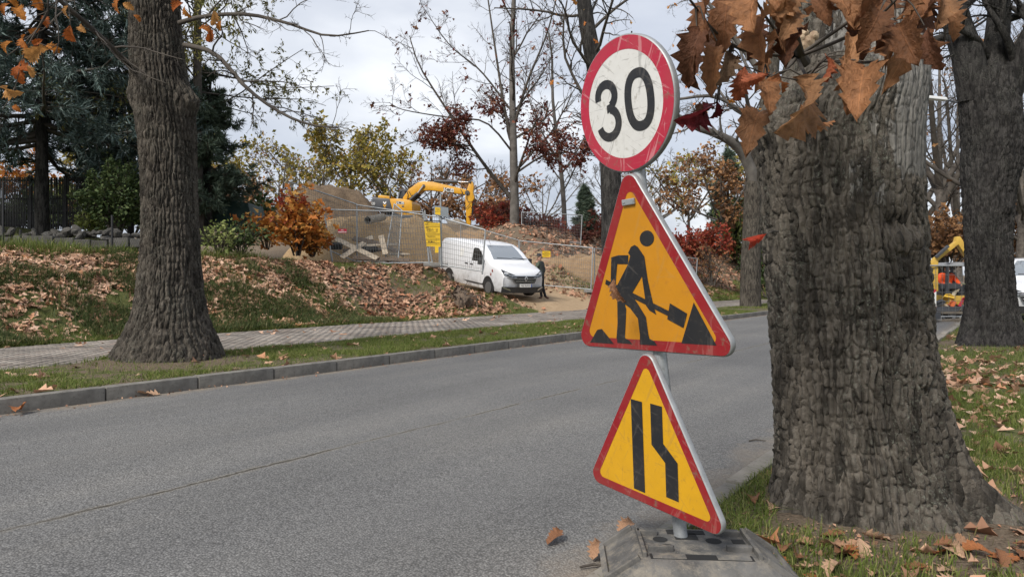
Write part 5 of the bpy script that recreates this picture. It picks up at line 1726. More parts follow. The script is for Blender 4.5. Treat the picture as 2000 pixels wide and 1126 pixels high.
# bank: long drooping grass
x, y = scatter(g, 150000, -.5, 13.2, 13.4, 18.2, lambda u, v, x, y: np.where(patch(x, y, 1.3, 12) + .4 * patch(x, y, 4, 13) > -.15 + .35 * sstep((v - 15) / 1.5), .95, .08) * np.where((u > 10.8) & (v < 14.6), .5, 1))
blades(g, x, y, .21, .012, 'bank_grass', MT['grass_dark'], lean=1.2, kind='stuff', label='long dark grass on the leafy bank', cat='grass')
x, y = scatter(g, 60000, -.5, 13.5, 13.36, 14.3, lambda u, v, x, y: .7 + 0 * u)
blades(g, x, y, .10, .009, 'bank_grass', MT['grass'], lean=.9, seg=1, kind='stuff', label='short bright grass at the foot of the bank', cat='grass')
x, y = scatter(g, 70000, 9.5, 21, 13.4, 19.5, lambda u, v, x, y: np.where(patch(x, y, 1.1, 22) + .4 * patch(x, y, 4, 23) > -.02, .85, .05) * (1 - sstep((u - 18.6) / .8)) + .5 * ((v < 13.7) & (u < 20)))
blades(g, x, y, .12, .012, 'bank_grass', MT['grass'], lean=1., seg=1, kind='stuff', label='grass patches below the wire fence', cat='grass')
x, y = scatter(g, 60000, 27, 75, 13.5, 18, lambda u, v, x, y: np.where(patch(x, y, .5, 31) > -.3 + .35 * (v - 14.5), .9, .05))
blades(g, x, y, .16, .03, 'bank_grass', MT['grass'], lean=.9, seg=1, kind='stuff', label='grass at the foot of the right bank', cat='grass')


def litter(g, x, y, size, name, mat, tpl=T_OAK, lift=.03, tilt=.35, **kw):
    N = len(x)
    z = gz(x, y) + g.uniform(.005, lift, N)
    e = .08
    nx, ny = (gz(x - e, y) - gz(x + e, y)) / (2 * e), (gz(x, y - e) - gz(x, y + e)) / (2 * e)
    nr = unit(np.stack([nx, ny, np.ones(N)], -1) + g.normal(size=(N, 3)) * tilt)
    d = g.normal(size=(N, 3))
    d = unit(d - (d * nr).sum(-1, keepdims=True) * nr)
    s = np.cross(nr, d)
    sc = size * np.clip(np.exp(g.normal(size=N) * .28), .5, 1.7)
    tv, tf = tpl
    cu = g.uniform(-.6, 1.8, (N, 1))
    V = np.stack([x, y, z], -1)[:, None] + sc[:, None, None] * ((tv[None, :, :1] - .5) * d[:, None] + tv[None, :, 1:2] * s[:, None] + (tv[None, :, 2:3] * 1.6 * cu[:, None]) * nr[:, None])
    F = (tf[None] + (np.arange(N) * len(tv))[:, None, None]).reshape(-1, 3)
    return link(name, np_mesh(name, V.reshape(-1, 3), tris=F, mats=[mat]), None, **kw)


x, y = scatter(g, 15000, -.5, 13.4, 13.5, 18.4, lambda u, v, x, y: np.clip(.16 + .85 * sstep((v - 14.3) / 1.6) * (patch(x, y, 1.0, 41) > -.45) + .45 * (patch(x, y, 1.6, 42) > .05), 0, 1))
litter(g, x, y, .15, 'leaf_litter', MT['litter'], lift=.09, tilt=.4, kind='stuff', label='pale brown leaf litter on the left bank', cat='leaf litter')
x, y = scatter(g, 9000, 10.5, 21.5, 13.5, 19.5, lambda u, v, x, y: np.clip(.14 + .8 * (patch(x, y, 1.1, 22) < .0), 0, 1) * (1 - .9 * sstep((u - 19.2 - .3 * (v - 15)) / .6)) * (1 - .75 * np.exp(-(((u - 13.4) / 1.8) ** 2 + ((v - 13.9) / .5) ** 2))))
litter(g, x, y, .17, 'leaf_litter', MT['litter_dark'], lift=.1, tilt=.5, kind='stuff', label='brown leaf litter over the heap beside the drive', cat='leaf litter')
x, y = scatter(g, 16000, 25, 75, 13.6, 24, lambda u, v, x, y: np.clip(.15 + .85 * (patch(x, y, .6, 51) > -.45) * sstep((v - 14) / 1.5), 0, 1) * np.where(u < 27, .5, 1))
litter(g, x, y, .22, 'leaf_litter', MT['litter_dark'], tpl=T_DIAMOND, lift=.08, tilt=.5, kind='stuff', label='brown leaf litter on the right bank', cat='leaf litter')
x, y = scatter(g, 900, 1, 24, 7.8, 13.5, lambda u, v, x, y: np.where(v < 9.9, .6, .2))
litter(g, x, y, .15, 'leaf_litter', MT['litter'], kind='stuff', label='scattered leaves on the far verge and sidewalk', cat='leaf litter')
x, y = scatter(g, 2200, 3.0, 13, -4.5, 1.25, lambda u, v, x, y: np.where(x > 2.5, .85, .35))
litter(g, x, y, .115, 'leaf_litter', MT['litter'], lift=.045, tilt=.45, kind='stuff', label='matted small leaf litter in the grass right of the foreground oak', cat='leaf litter')
x, y = scatter(g, 9000, 1.6, 9, -1.6, 1.75, lambda u, v, x, y: np.clip(.9 * np.exp(-((np.hypot(x - 1.95, y - 3.75) - .75) / .5) ** 2) + .6 * np.exp(-((v - 1.3) / .16) ** 2) + .1, 0, 1))
litter(g, x, y, .022, 'leaf_crumbs', MT['litter_dark'], tpl=T_DIAMOND, lift=.012, tilt=.4, kind='stuff', label='brown leaf crumbs and bark bits round the foreground oak', cat='leaf litter')
x, y = scatter(g, 5000, 1.6, 26, 7.2, 7.66, lambda u, v, x, y: np.clip(np.exp(-((7.62 - v) / .12)), 0, 1))
litter(g, x, y, .03, 'leaf_crumbs', MT['litter_dark'], tpl=T_DIAMOND, lift=.1, tilt=.4, kind='stuff', label='leaf crumbs in the far gutter', cat='leaf litter')
x, y = scatter(g, 900, 9, 24, -6, 1.25, lambda u, v, x, y: .8 + 0 * u)
litter(g, x, y, .17, 'leaf_litter', MT['litter'], kind='stuff', label='scattered leaves on the near verge around the forked oak', cat='leaf litter')

# single fallen leaves close to the camera
fl_mats = [island('fallen_leaf_' + n_, [(0, c_), (1, c2_)], rough=.7, trans=.12, fine=40) for n_, c_, c2_ in (('tan', (0.33, 0.19, 0.112), (0.33, 0.19, 0.112)), ('brown', (0.20, 0.092, 0.045), (0.2, 0.092, 0.045)), ('pale', (0.40, 0.255, 0.165), (0.4, 0.255, 0.165)), ('rust', (0.27, 0.10, 0.035), (0.27, 0.1, 0.035)))]
fmesh = []
for i in range(12):
    V, F, UVs = oak_leaf(g, curl=.3 + 1.0 * g.random(), bend=-.5 + 1.1 * g.random(), cols=2)
    V[:, 0] -= .5
    V[:, 2] -= V[:, 2].min()
    fmesh.append(np_mesh('fallen_leaf', V, tris=F, mats=[fl_mats[i % 4]], smooth=True, uvs=UVs))


def drop_leaf(x, y, size, k, label, group, tilt=.35, z=None):
    o = link('fallen_leaf', fmesh[k % 12], None, None, label, 'leaf', group)
    zz = g1(x, y) if z is None else z
    o.location = (x, y, zz + .006)
    o.rotation_euler = (g.normal() * tilt, g.normal() * tilt, g.uniform(0, 6.28))
    o.scale = (size, size, size)
    return o


near = []
cl_c = [(1.45, 4.3, .3, 26), (1.25, 3.85, .2, 18), (1.05, 3.15, .22, 9), (1.45, 2.95, .3, 16), (1.9, 2.9, .35, 26), (2.25, 3.0, .3, 16), (1.15, 2.9, .12, 4)]
for (cx_, cy2, sp_, n_) in cl_c:
    for k in range(n_):
        near.append((cx_ + g.normal() * sp_, cy2 + g.normal() * sp_ * .6))
xx, yy = scatter(g, 330, 2.2, 12, -4.0, 1.2, lambda u, v, x, y: np.where(x > 2.6, .85, .3))
near += list(zip(xx, yy))
k = 0
for (x_, y_) in near:
    u_, v_ = xy2uv(x_, y_)
    if v_ > 1.25 or math.hypot(x_ - 1.95, y_ - 3.75) < .62 or math.hypot(x_ - .755, y_ - 2.8) < .33 or k > 285:
        continue
    wh = 'beside the rubber ballast' if x_ < 1.2 else ('between the road edge and the foreground oak' if y_ > 3.6 and x_ < 2 else ('at the foot of the foreground oak' if y_ < 3.5 and x_ < 2.7 else ('on the grass right of the foreground oak' if y_ < 6 else 'on the grass towards the forked oak')))
    drop_leaf(x_, y_, .10 + .045 * g.random(), k, ('tan', 'brown', 'pale', 'rust-brown')[k % 12 % 4] + ' dry oak leaf ' + wh, 'fallen oak leaves on the near verge', .25)
    k += 1
for j, (px, py, lab) in enumerate(((1083, 1058, 'single brown leaf on the asphalt left of the rubber ballast'), (1165, 1086, 'brown leaf on the concrete edging beside the rubber ballast'), (38, 808, 'brown leaf in the gutter at the left picture edge'), (290, 773, 'pale leaf on the road below the kerb'), (565, 733, 'curled tan leaf on the road beside the kerb'), (1222, 1040, 'small leaf beside the edging'))):
    D = (EYE - .0) * FOC / (py - HY)
    p = at(px, py, D)
    drop_leaf(p.x, p.y, .13 if D < 5 else .22, j * 3 + 1, lab, None, .15, z=.012)
# twigs on the road
for j, (px, py) in enumerate(((1478, 862), (1160, 1110))):
    D = EYE * FOC / (py - HY)
    p = at(px, py, D)
    MB().tube([p + Vector((-.06, 0, .008)), p + Vector((0, .015, .014)), p + Vector((.07, .0, .008))], [.005, .006, .003], 6).build('twig', MT['twig'], label=('short twig on the road left of the foreground oak', 'short twig on the edging at the picture bottom')[j], cat='twig')
# leaf stuck on the roadworks plate
pl = at(1203, 572, 2.86)
lf_ = place_leaf(at(1212, 592, 2.83), at(1194, 545, 2.86), (.57, -.8, .1), leaf_meshes[4], (0.24, 0.125, 0.07), None, 'fallen_leaf', 1.0)
tag(lf_, 'dry brown leaf stuck to the digging figure on the triangle', 'leaf')
# ---------------------------------------------------------------- building site: heaps
def heap(name, label, cat, x0, y0, rx, ry, h, mat, seed, base=None, flat=.5, rz=0., n=90, rough_=.22, cut=None):
    s = np.linspace(-1.15, 1.15, n)
    A, B = np.meshgrid(s, s, indexing='xy')
    rr = np.hypot(A, B)
    prof = sstep((1 - rr + .22 * vnoise(np.stack([A * 2.2, B * 2.2, 0 * A + seed], -1), seed)) / (1 - flat))
    X = x0 + rx * A * math.cos(rz) - ry * B * math.sin(rz)
    Y = y0 + rx * A * math.sin(rz) + ry * B * math.cos(rz)
    G = gz(X, Y)
    b = G if base is None else np.full_like(G, base)
    lump = fbm(np.stack([A * 4, B * 4, 0 * A + seed], -1), 4, seed + 3)
    Z = (G - .3) * (1 - prof) + prof * (b + h * (1 + .16 * lump)) + rough_ * fbm(np.stack([X * 2.5, Y * 2.5, 0 * X], -1), 4, seed + 9) * prof
    I = np.arange(n * n).reshape(n, n)
    Q_ = np.stack([I[:-1, :-1], I[:-1, 1:], I[1:, 1:], I[1:, :-1]], -1).reshape(-1, 4)
    return link(name, np_mesh(name, np.stack([X, Y, Z], -1), Q_, mats=[mat], smooth=True), None, None, label, cat)


def earth_mat(name, a, b_, c_, sc=2.0, stretch=(1, 1, 1)):
    m, nt, b = newmat(name)
    v = ocoord(nt, stretch)
    n1_, n2_ = noise(nt, v, sc, 7, .65), noise(nt, v, sc * 12, 5, .7)
    c = mix(nt, ramp(nt, n1_, [(.32, 0.), (.68, 1.)]), a, b_)
    c = mix(nt, ramp(nt, n2_, [(.58, 0.), (.74, .8)]), c, c_)
    setb(nt, b, col=c, rough=.95, spec=.15, normal=bumpn(nt, math_n(nt, 'ADD', n2_, n1_), .9, .08))
    return m


MT['sand'] = earth_mat('yellow_sand', (0.43, 0.29, 0.155), (0.57, 0.405, 0.235), (0.64, 0.52, 0.37))
MT['soil'] = earth_mat('dug_soil', (0.11, 0.08, 0.055), (0.21, 0.155, 0.105), (0.33, 0.245, 0.17))
MT['soil2'] = earth_mat('dug_clay', (0.27, 0.18, 0.105), (0.40, 0.28, 0.17), (0.5, 0.38, 0.26))
heap('sand_heap', 'steep cut heap of yellow sand behind the wire fence', 'sand heap', -6.5, 32.0, 4.6, 3.4, 2.25, MT['sand'], 3, base=1.7, flat=.6)
heap('sand_heap', 'low spill of sand at the foot of the steep heap', 'sand heap', -4.6, 28.8, 1.9, 1.1, .5, MT['sand'], 8, flat=.2)
heap('soil_mound', 'tall dark soil mound left of the excavator', 'soil mound', -12.3, 45, 4.8, 4.2, 3.3, MT['soil'], 5, base=4.1, flat=.15)
heap('soil_mound', 'ridge of turned clay in front of the excavator', 'soil mound', -6.0, 43, 7.0, 4.0, 1.3, MT['soil2'], 6, base=3.2, flat=.3)
heap('soil_mound', 'clay ridge under the excavator bucket', 'soil mound', -1.6, 40, 3.6, 3.0, 1.1, MT['soil2'], 7, base=3.1, flat=.3)
heap('soil_mound', 'crumbling cut bank of brown earth behind the right fence panel', 'soil mound', 4.2, 33.6, 3.4, 1.5, 1.5, MT['soil2'], 12, base=.9, flat=.5, rz=-.15)
# old stump on the leafy heap
su_, sv_ = 16.9, 14.5
sx_, sy_ = uv2xy(su_, sv_)
MT['stump'] = simple('rotten_stump', (0.075, 0.055, 0.042), .95, c2=(0.17, 0.125, 0.09), scale=6, bump=1., bscale=14, bdist=.05)
gS = np.random.default_rng(77)
mb = MB()
sz_ = g1(sx_, sy_)
pts, rad_ = [], []
for k in range(6):
    pts.append((sx_ + .04 * gS.normal(), sy_ + .04 * gS.normal(), sz_ - .1 + .11 * k))
    rad_.append((.34, .29, .24, .19, .14, .07)[k])
mb.tube(pts, rad_, 16)
mb.v = [(a + .05 * gS.normal(), b_ + .05 * gS.normal(), c_ + .04 * gS.normal()) for a, b_, c_ in mb.v]
stp = empty('tree_stump', 'rotten brown tree stump half buried in leaves on the heap before the van', 'stump')
mb.build('stump_wood', MT['stump'], stp, smooth=True)
for k in range(7):
    a = k * .95
    e = (sx_ + .75 * math.cos(a), sy_ + .55 * math.sin(a))
    MB().tube([(sx_ + .3 * math.cos(a), sy_ + .3 * math.sin(a), sz_ + .15), (sx_ + .65 * math.cos(a), sy_ + .5 * math.sin(a), sz_ + .14 + .1 * gS.random()), (*e, g1(*e) - .05)], [.04, .03, .012], 6).build('root', MT['stump'], stp, smooth=True)

for k in range(22):
    a = gS.uniform(0, 6.28)
    p0_ = Vector((sx_ + .2 * math.cos(a), sy_ + .2 * math.sin(a), sz_ + gS.uniform(.1, .4)))
    p2_ = p0_ + Vector((math.cos(a) * gS.uniform(.3, .6), math.sin(a) * gS.uniform(.3, .6), gS.uniform(-.1, .35)))
    MB().tube([p0_, (p0_ + p2_) / 2 + Vector((0, 0, .06 * gS.normal())), p2_], [.016, .011, .004], 5).build('root_twig', MT['stump'], stp, smooth=True)
# ---------------------------------------------------------------- wire fence panels
MT['fence'] = simple('zinc_tube', (0.26, 0.275, 0.285), .5, metal=.35, c2=(0.36, 0.375, 0.38), scale=8)
MT['wire'] = simple('zinc_wire', (0.16, 0.165, 0.165), .55, metal=.3)
MT['foot_block'] = simple('fence_foot_concrete', (0.24, 0.235, 0.225), .9, c2=(0.17, 0.165, 0.155), scale=10)


def panel(label, TL, TR_, BR_, BL, nw=35, nh=10, mid=None, foot=True, wr=.0048, group='temporary wire fence panels'):
    TL, TR_, BR_, BL = (Vector(p) for p in (TL, TR_, BR_, BL))
    root = empty('fence_panel', label, 'fence', group, loc=BL)
    loc = lambda p: p - BL
    for a, b_ in ((BL, TL), (BR_, TR_)):
        MB().tube([loc(a) - (loc(b_) - loc(a)) * .03, loc(b_) + (loc(b_) - loc(a)) * .0], .028, 8).build('post', MT['fence'], root, smooth=60)
    for a, b_ in ((TL, TR_), (BL.lerp(TL, .04), BR_.lerp(TR_, .04))):
        MB().tube([loc(a), loc(b_)], .024, 8).build('rail', MT['fence'], root, smooth=60)
    pol = []
    gq = np.random.default_rng(int(abs(TL.x * 100)) + 1)
    for i in range(1, nw):
        t = i / nw
        a, b_ = BL.lerp(TL, .04).lerp(BR_.lerp(TR_, .04), t), TL.lerp(TR_, t)
        pol.append([loc(a), loc(a.lerp(b_, .5)) + Vector((0, .012 * gq.normal(), 0)), loc(b_)])
    for j in range(1, nh):
        t = j / nh
        a, b_ = BL.lerp(TL, t), BR_.lerp(TR_, t)
        pol.append([loc(a), loc(a.lerp(b_, .5)) + Vector((0, .02 * gq.normal(), .01 * gq.normal())), loc(b_)])
    P = np.array([[tuple(p) for p in q] for q in pol])
    tubes([(P, np.full(P.shape[:2], wr), 4)], 'wire_mesh', MT['wire'], root, smooth=False, kind='stuff')
    if foot:
        for p in (BL, BR_):
            q = loc(p)
            MB().box((q.x, q.y, q.z - .0), (.62, .22, .13)).build('foot_block', MT['foot_block'], root, bevel=.02)
    return root


panel('wire fence panel leaning left, in front of planks and tyre', at(632, 409, 24), at(826, 414, 24.2), at(845, 516, 24.2), at(651, 521, 24))
panel('wire fence panel behind the orange bush, its rail running downhill', at(566, 355, 28), at(697, 399, 26), at(697, 516, 26), at(568, 462, 28))
panel('wire fence panel directly behind the leaning one', at(697, 400, 25.8), at(858, 424, 25.2), at(858, 518, 25.2), at(698, 515, 25.8))
panel('wire fence panel in front of the white van side', at(861, 425, 23.4), at(948, 449, 22.9), at(942, 533, 22.9), at(863, 521, 23.4), nw=22, foot=False)
panel('wire fence panel running behind the van roof', at(900, 436, 34), at(1013, 469, 32.2), at(1013, 553, 32.2), at(900, 520, 34))
panel('wire fence panel right of the van with a small yellow notice', at(1015, 470, 31.8), at(1158, 484, 30.8), at(1154, 568, 30.8), at(1015, 556, 31.8))
panel('wire fence panel hidden behind the triangle sign', at(1161, 485, 31), at(1262, 494, 34), at(1262, 573, 34), at(1161, 571, 31), group=None)
panel('wire fence panel end showing right of the triangle sign', at(1264, 494, 34), at(1362, 505, 36.5), at(1357, 580, 36.5), at(1264, 573, 34), group=None)
panel('thin wire fence panel on the bank behind the van', at(1019, 414, 37), at(1137, 420, 37.5), at(1134, 476, 37.5), at(1019, 472, 37), group=None, foot=False)
panel('loose fence panel lying against the leaning one', at(770, 398, 26.5), at(752, 508, 25.5), at(778, 517, 25.3), at(786, 412, 26.3), nw=6, nh=20, foot=False, group=None)

# ---------------------------------------------------------------- boards and small notices
MT['byellow'] = simple('board_yellow', (0.70, 0.45, 0.012), .5, c2=(0.62, 0.39, 0.012), scale=3)
MT['bblack'] = simple('board_print', (0.02, 0.02, 0.02), .6)
MT['bgrey'] = simple('board_grey', (0.16, 0.185, 0.205), .5, c2=(0.2, 0.225, 0.245), scale=4)
MT['bred'] = simple('board_red', (0.42, 0.02, 0.045), .5)
MT['bwhite'] = simple('board_white', (0.72, 0.72, 0.7), .5)
Yb = 23.3
pxm = Yb / FOC


def bp(px, py, dy=0.0):
    p = at(px, py, Yb)
    return Vector((p.x, p.y + dy, p.z))


bd = empty('information_board', 'tall yellow building site information board on grey posts', 'board')
for (a, b_) in (((860, 378), (861, 519)), ((829, 410), (838, 516))):
    MB().tube([bp(*b_, .06), bp(*a, .06)], .03, 8).build('post', MT['fence'], bd, smooth=60)
cs = [bp(828, 432), bp(859, 435), bp(860.5, 482), bp(833, 480.5)]
MB().add([c for c in cs] + [c + Vector((0, .02, 0)) for c in cs], [(0, 1, 2, 3), (7, 6, 5, 4), (0, 4, 5, 1), (1, 5, 6, 2), (2, 6, 7, 3), (3, 7, 4, 0)]).build('yellow_panel', MT['byellow'], bd)


def btext(s, px, py, size, parent, mat, al='LEFT', sx=1.0, dy=-.006):
    p = bp(px, py, dy)
    text_obj('lettering', s, size, mat, parent, Matrix.Translation(p) @ Matrix.Rotation(R(90), 4, 'X'), align=al, scale_x=sx)


MB().box(bp(844, 431.5, .01), (.55, .05, .03)).build('top_strip', MT['bblack'], bd)
btext('TABLICA INFORMACYJNA', 844.5, 435.0, .056, bd, MT['bblack'], 'CENTER', .62)
for (s_, x_, y_, z_) in (('INW', 830, 437.6, .06), ('BUD', 831, 444, .06), ('DOM 17', 833, 447, .07), ('ROBOTY', 833.5, 450, .07), ('WYKONAWCA', 834, 453.5, .05), ('TELEFON', 834, 462, .075), ('112', 835, 471, .12), ('POMOC', 837, 472.2, .07)):
    btext(s_, x_, y_, z_, bd, MT['bblack'], 'LEFT', .9)
for (s_, x_, y_) in (('24', 851, 448), ('56', 851, 451.5), ('1', 851, 466), ('1', 851, 470), ('L', 851, 475.5)):
    btext(s_, x_, y_, .07, bd, MT['bblack'])
for y_ in (439.5, 442.5, 456, 459, 465.5, 468.5, 474, 477):
    MB().box(bp(845.5, y_, -.004), (.46, .004, .009)).build('ruled_line', MT['bblack'], bd)
MB().box(bp(853, 487.5, .0), (.12, .012, .2)).build('lower_tag', MT['byellow'], bd)
b2 = empty('notice_board', 'grey rectangular board with a yellow notice above the information board', 'board')
MB().add([bp(847.5, 401, -.03), bp(876, 405.5, -.03), bp(876, 424.5, -.03), bp(847.5, 420, -.03)] + [bp(847.5, 401, -.01), bp(876, 405.5, -.01), bp(876, 424.5, -.01), bp(847.5, 420, -.01)], [(0, 1, 2, 3), (7, 6, 5, 4), (0, 4, 5, 1), (1, 5, 6, 2), (2, 6, 7, 3), (3, 7, 4, 0)]).build('grey_panel', MT['bgrey'], b2)
MB().add([bp(850, 404.5, -.036), bp(860.5, 406, -.036), bp(860.5, 420, -.036), bp(850, 418.5, -.036)], [(0, 1, 2, 3)]).build('yellow_notice', MT['byellow'], b2)
btext('TEREN', 855.5, 409, .05, b2, MT['bblack'], 'CENTER', .9, -.04)
btext('BUDOWY', 855.5, 413, .045, b2, MT['bblack'], 'CENTER', .9, -.04)
n3 = empty('warning_notice', 'small yellow notice on the wire fence right of the van', 'notice')
q = at(1067, 496, 30.6)
MB().box(q + Vector((0, -.03, 0)), (.36, .012, .27)).build('yellow_panel', MT['byellow'], n3)
for k, s_ in enumerate(('TEREN', 'BUDOWY', 'WSTĘP')):
    text_obj('lettering', s_, .07, MT['bblack'], n3, Matrix.Translation(q + Vector((0, -.04, .07 - .07 * k))) @ Matrix.Rotation(R(90), 4, 'X'))
n4 = empty('warning_notice', 'small red and white notice on the leaning fence panel', 'notice')
q = at(669, 451, 23.95)
MB().box(q + Vector((0, -.03, 0)), (.30, .01, .145)).build('red_panel', MT['bred'], n4)
MB().box(q + Vector((0, -.037, -.035)), (.27, .004, .04)).build('white_strip', MT['bwhite'], n4)
text_obj('lettering', 'NIE', .06, MT['bwhite'], n4, Matrix.Translation(q + Vector((0, -.037, .025))) @ Matrix.Rotation(R(90), 4, 'X'))
text_obj('lettering', 'WCHODZIĆ', .042, MT['bred'], n4, Matrix.Translation(q + Vector((0, -.041, -.036))) @ Matrix.Rotation(R(90), 4, 'X'))

# ---------------------------------------------------------------- planks, tyres, culvert pipe
MT['plank'] = simple('weathered_plank', (0.46, 0.37, 0.265), .8, c2=(0.58, 0.49, 0.37), scale=5, stretch=(1, 1, 1), bump=.3, bscale=30)
MT['plank_d'] = simple('dark_plank', (0.12, 0.085, 0.06), .85, c2=(0.19, 0.14, 0.1), scale=5)
for (a, b_, Y0, Y1, w, m_, lab) in (((651, 464), (737, 505), 26.6, 25.2, .2, 'plank', 'long pale plank sloping down to the right behind the wire fence'), ((712, 474), (667, 503), 26.2, 25.3, .22, 'plank', 'short pale plank crossing under the long one'), ((744, 460), (753, 497), 26.2, 25.4, .2, 'plank', 'pale plank standing nearly upright beside the pile'),
                              ((690, 465), (748, 478), 27, 26.6, .22, 'plank_d', 'dark board across the top of the plank pile'), ((705, 480), (775, 477), 26.2, 26.6, .1, 'plank', 'thin pale batten lying level on the pile'), ((670, 490), (745, 487), 27, 27, .18, 'plank_d', 'dark beam under the plank pile'),
                              ((760, 496), (800, 496.5), 25.6, 25.6, .08, 'plank', 'white batten on the ground right of the pile'), ((715, 468), (728, 463), 27, 27, .22, 'plank', 'broken board end behind the pile'), ((760, 484), (790, 498), 26, 25.6, .16, 'plank_d', 'dark plank sloping to the ground right of the upright one'), ((690, 503), (800, 508), 25.4, 25.2, .16, 'plank_d', 'flat dark board at the foot of the pile')):
    MB().bar(at(*a, Y0), at(*b_, Y1), w, .045, up=(0, -.8, .6)).build('plank', MT[m_], bevel=.004, label=lab, cat='plank')
MT['tyre'] = simple('tyre_rubber', (0.016, 0.016, 0.017), .8, c2=(0.03, 0.029, 0.028), scale=8, bump=.4, bscale=40)


def tyre(label, p, r, h, tilt):
    root = empty('tyre', label, 'tyre', None, loc=p)
    root.rotation_euler = tilt
    mb = MB()
    prof = [(r * .62, -h / 2), (r * .9, -h / 2), (r, -h * .36), (r * 1.01, 0), (r, h * .36), (r * .9, h / 2), (r * .62, h / 2), (r * .58, h * .3), (r * .8, 0), (r * .58, -h * .3)]
    n = 32
    vs = [(a * math.cos(2 * math.pi * k / n), a * math.sin(2 * math.pi * k / n), z) for k in range(n) for a, z in prof]
    m = len(prof)
    mb.add(vs, [(k * m + i, ((k + 1) % n) * m + i, ((k + 1) % n) * m + (i + 1) % m, k * m + (i + 1) % m) for k in range(n) for i in range(m)])
    mb.build('carcass', MT['tyre'], root, smooth=50)
    tb = MB()
    for k in range(26):
        a = 2 * math.pi * k / 26
        for s in (-1, 1):
            tb.box((r * 1.015 * math.cos(a), r * 1.015 * math.sin(a), s * h * .2), (.02, .045, h * .3), Matrix.Rotation(a, 3, 'Z'))
    tb.build('tread', MT['tyre'], root, kind='stuff')
    return root


tyre('black tyre lying flat at the left end of the plank pile', at(650, 479.5, 25.4), .335, .26, (.05, .08, 0))
tyre('half-hidden black tyre under the planks', at(720, 487, 26.3), .33, .22, (.1, -.05, 0))
MT['pipe'] = simple('pipe_grey', (0.22, 0.19, 0.15), .8, c2=(0.3, 0.26, 0.2), scale=5)
pp = empty('culvert_pipe', 'broken grey culvert pipe sticking out of the sand heap', 'pipe')
p0, p1 = at(718, 430, 28.2), at(748, 424, 29.6)
mb = MB()
n = 20
axp = (p1 - p0).normalized()
sxp = axp.cross(Vector((0, 0, 1))).normalized()
syp = sxp.cross(axp)
vs = []
for (c, r_) in ((p0, .16), (p1, .16), (p1, .13), (p0, .13)):
    vs += [c + (sxp * math.cos(2 * math.pi * k / n) + syp * math.sin(2 * math.pi * k / n)) * r_ for k in range(n)]
mb.add(vs, [(j * n + k, j * n + (k + 1) % n, ((j + 1) % 4) * n + (k + 1) % n, ((j + 1) % 4) * n + k) for j in range(4) for k in range(n)])
mb.build('pipe_shell', MT['pipe'], pp, smooth=50)
MB().tube([p0.lerp(p1, .3), p0.lerp(p1, .32)], .131, 20).build('pipe_shade', MT['hole_shade'], pp)
# white sack on the slope edge
gw = np.random.default_rng(5)
c = at(663, 546, 21.2)
mb = MB().tube([c + Vector((-.09, 0, 0)), c + Vector((-.06, 0, .03)), c + Vector((.0, .02, .05)), c + Vector((.07, 0, .02)), c + Vector((.1, 0, 0))], [.02, .07, .085, .06, .015], 9)
mb.v = [(a + .012 * gw.normal(), b_ + .012 * gw.normal(), d_ + .012 * gw.normal()) for a, b_, d_ in mb.v]
mb.build('plastic_bag', MT['bwhite'], smooth=True, label='crumpled white plastic bag on the leafy slope below the fence', cat='bag')
# green tarpaulin
MT['tarp'] = simple('green_tarpaulin', (0.012, 0.032, 0.026), .6, c2=(0.02, 0.05, 0.04), scale=3, bump=.4, bscale=8, bdist=.05)
tw_ = empty('tarpaulin', 'dark green tarpaulin cover behind the bank, under the dark spruce', 'tarpaulin')
Yt = 23.
mb = MB()
base = [(418, 447), (494, 447), (492, 442), (420, 442)]
ptsT = [at(415, 450, Yt), at(496, 450, Yt - .2), at(484, 396, Yt), at(425, 390, Yt + .1)]
bk = [p + Vector((0, 1.4, 0)) for p in ptsT]
mb.add(ptsT + bk, [(0, 1, 2, 3), (7, 6, 5, 4), (3, 2, 6, 7), (1, 5, 6, 2), (0, 3, 7, 4)])
ot = mb.build('cover', MT['tarp'], tw_)
bm = bmesh.new()
bm.from_mesh(ot.data)
bmesh.ops.subdivide_edges(bm, edges=bm.edges, cuts=7, use_grid_fill=True)
for v in bm.verts:
    f_ = float(fbm(np.array([[v.co.x * 1.8, v.co.y * 1.8, v.co.z * 1.8]]), 3, 4)[0])
    v.co += Vector((.03, -.1, .03)) * f_
bm.to_mesh(ot.data)
bm.free()

# ---------------------------------------------------------------- left garden: block wall, picket fence, chain-link
MT['block'] = simple('wall_block', (0.10, 0.097, 0.09), .9, c2=(0.055, 0.052, 0.047), scale=4, bump=.6, bscale=25, bdist=.02, grime=(0.07, 0.07, 0.055))
MT['stone'] = simple('field_stone', (0.03, 0.028, 0.025), .9, c2=(0.085, 0.08, 0.07), scale=3, bump=.6, bscale=20, bdist=.02)
Yg = 17.3
wl_ = empty('block_wall', 'low wall of grey concrete blocks and piled stones on top of the left bank', 'wall')
for (x0, x1, y0, y1) in ((-40, 8, 461, 480), (10, 31, 461, 481), (33, 111, 459, 481), (114, 150, 463, 481), (152, 180, 466, 482), (219, 258, 463, 481), (260, 300, 464, 481), (185, 214, 468, 482)):
    c = at((x0 + x1) / 2, (y0 + y1) / 2 + 2, Yg)
    MB().box(c, ((x1 - x0) * Yg / FOC, .3, (y1 - y0) * Yg / FOC), Matrix.Rotation(random.uniform(-.03, .03), 3, 'Y') @ Matrix.Rotation(random.uniform(-.12, .12), 3, 'Z')).build('block', MT['block'], wl_, bevel=.015)
gs = np.random.default_rng(90)
stm = []
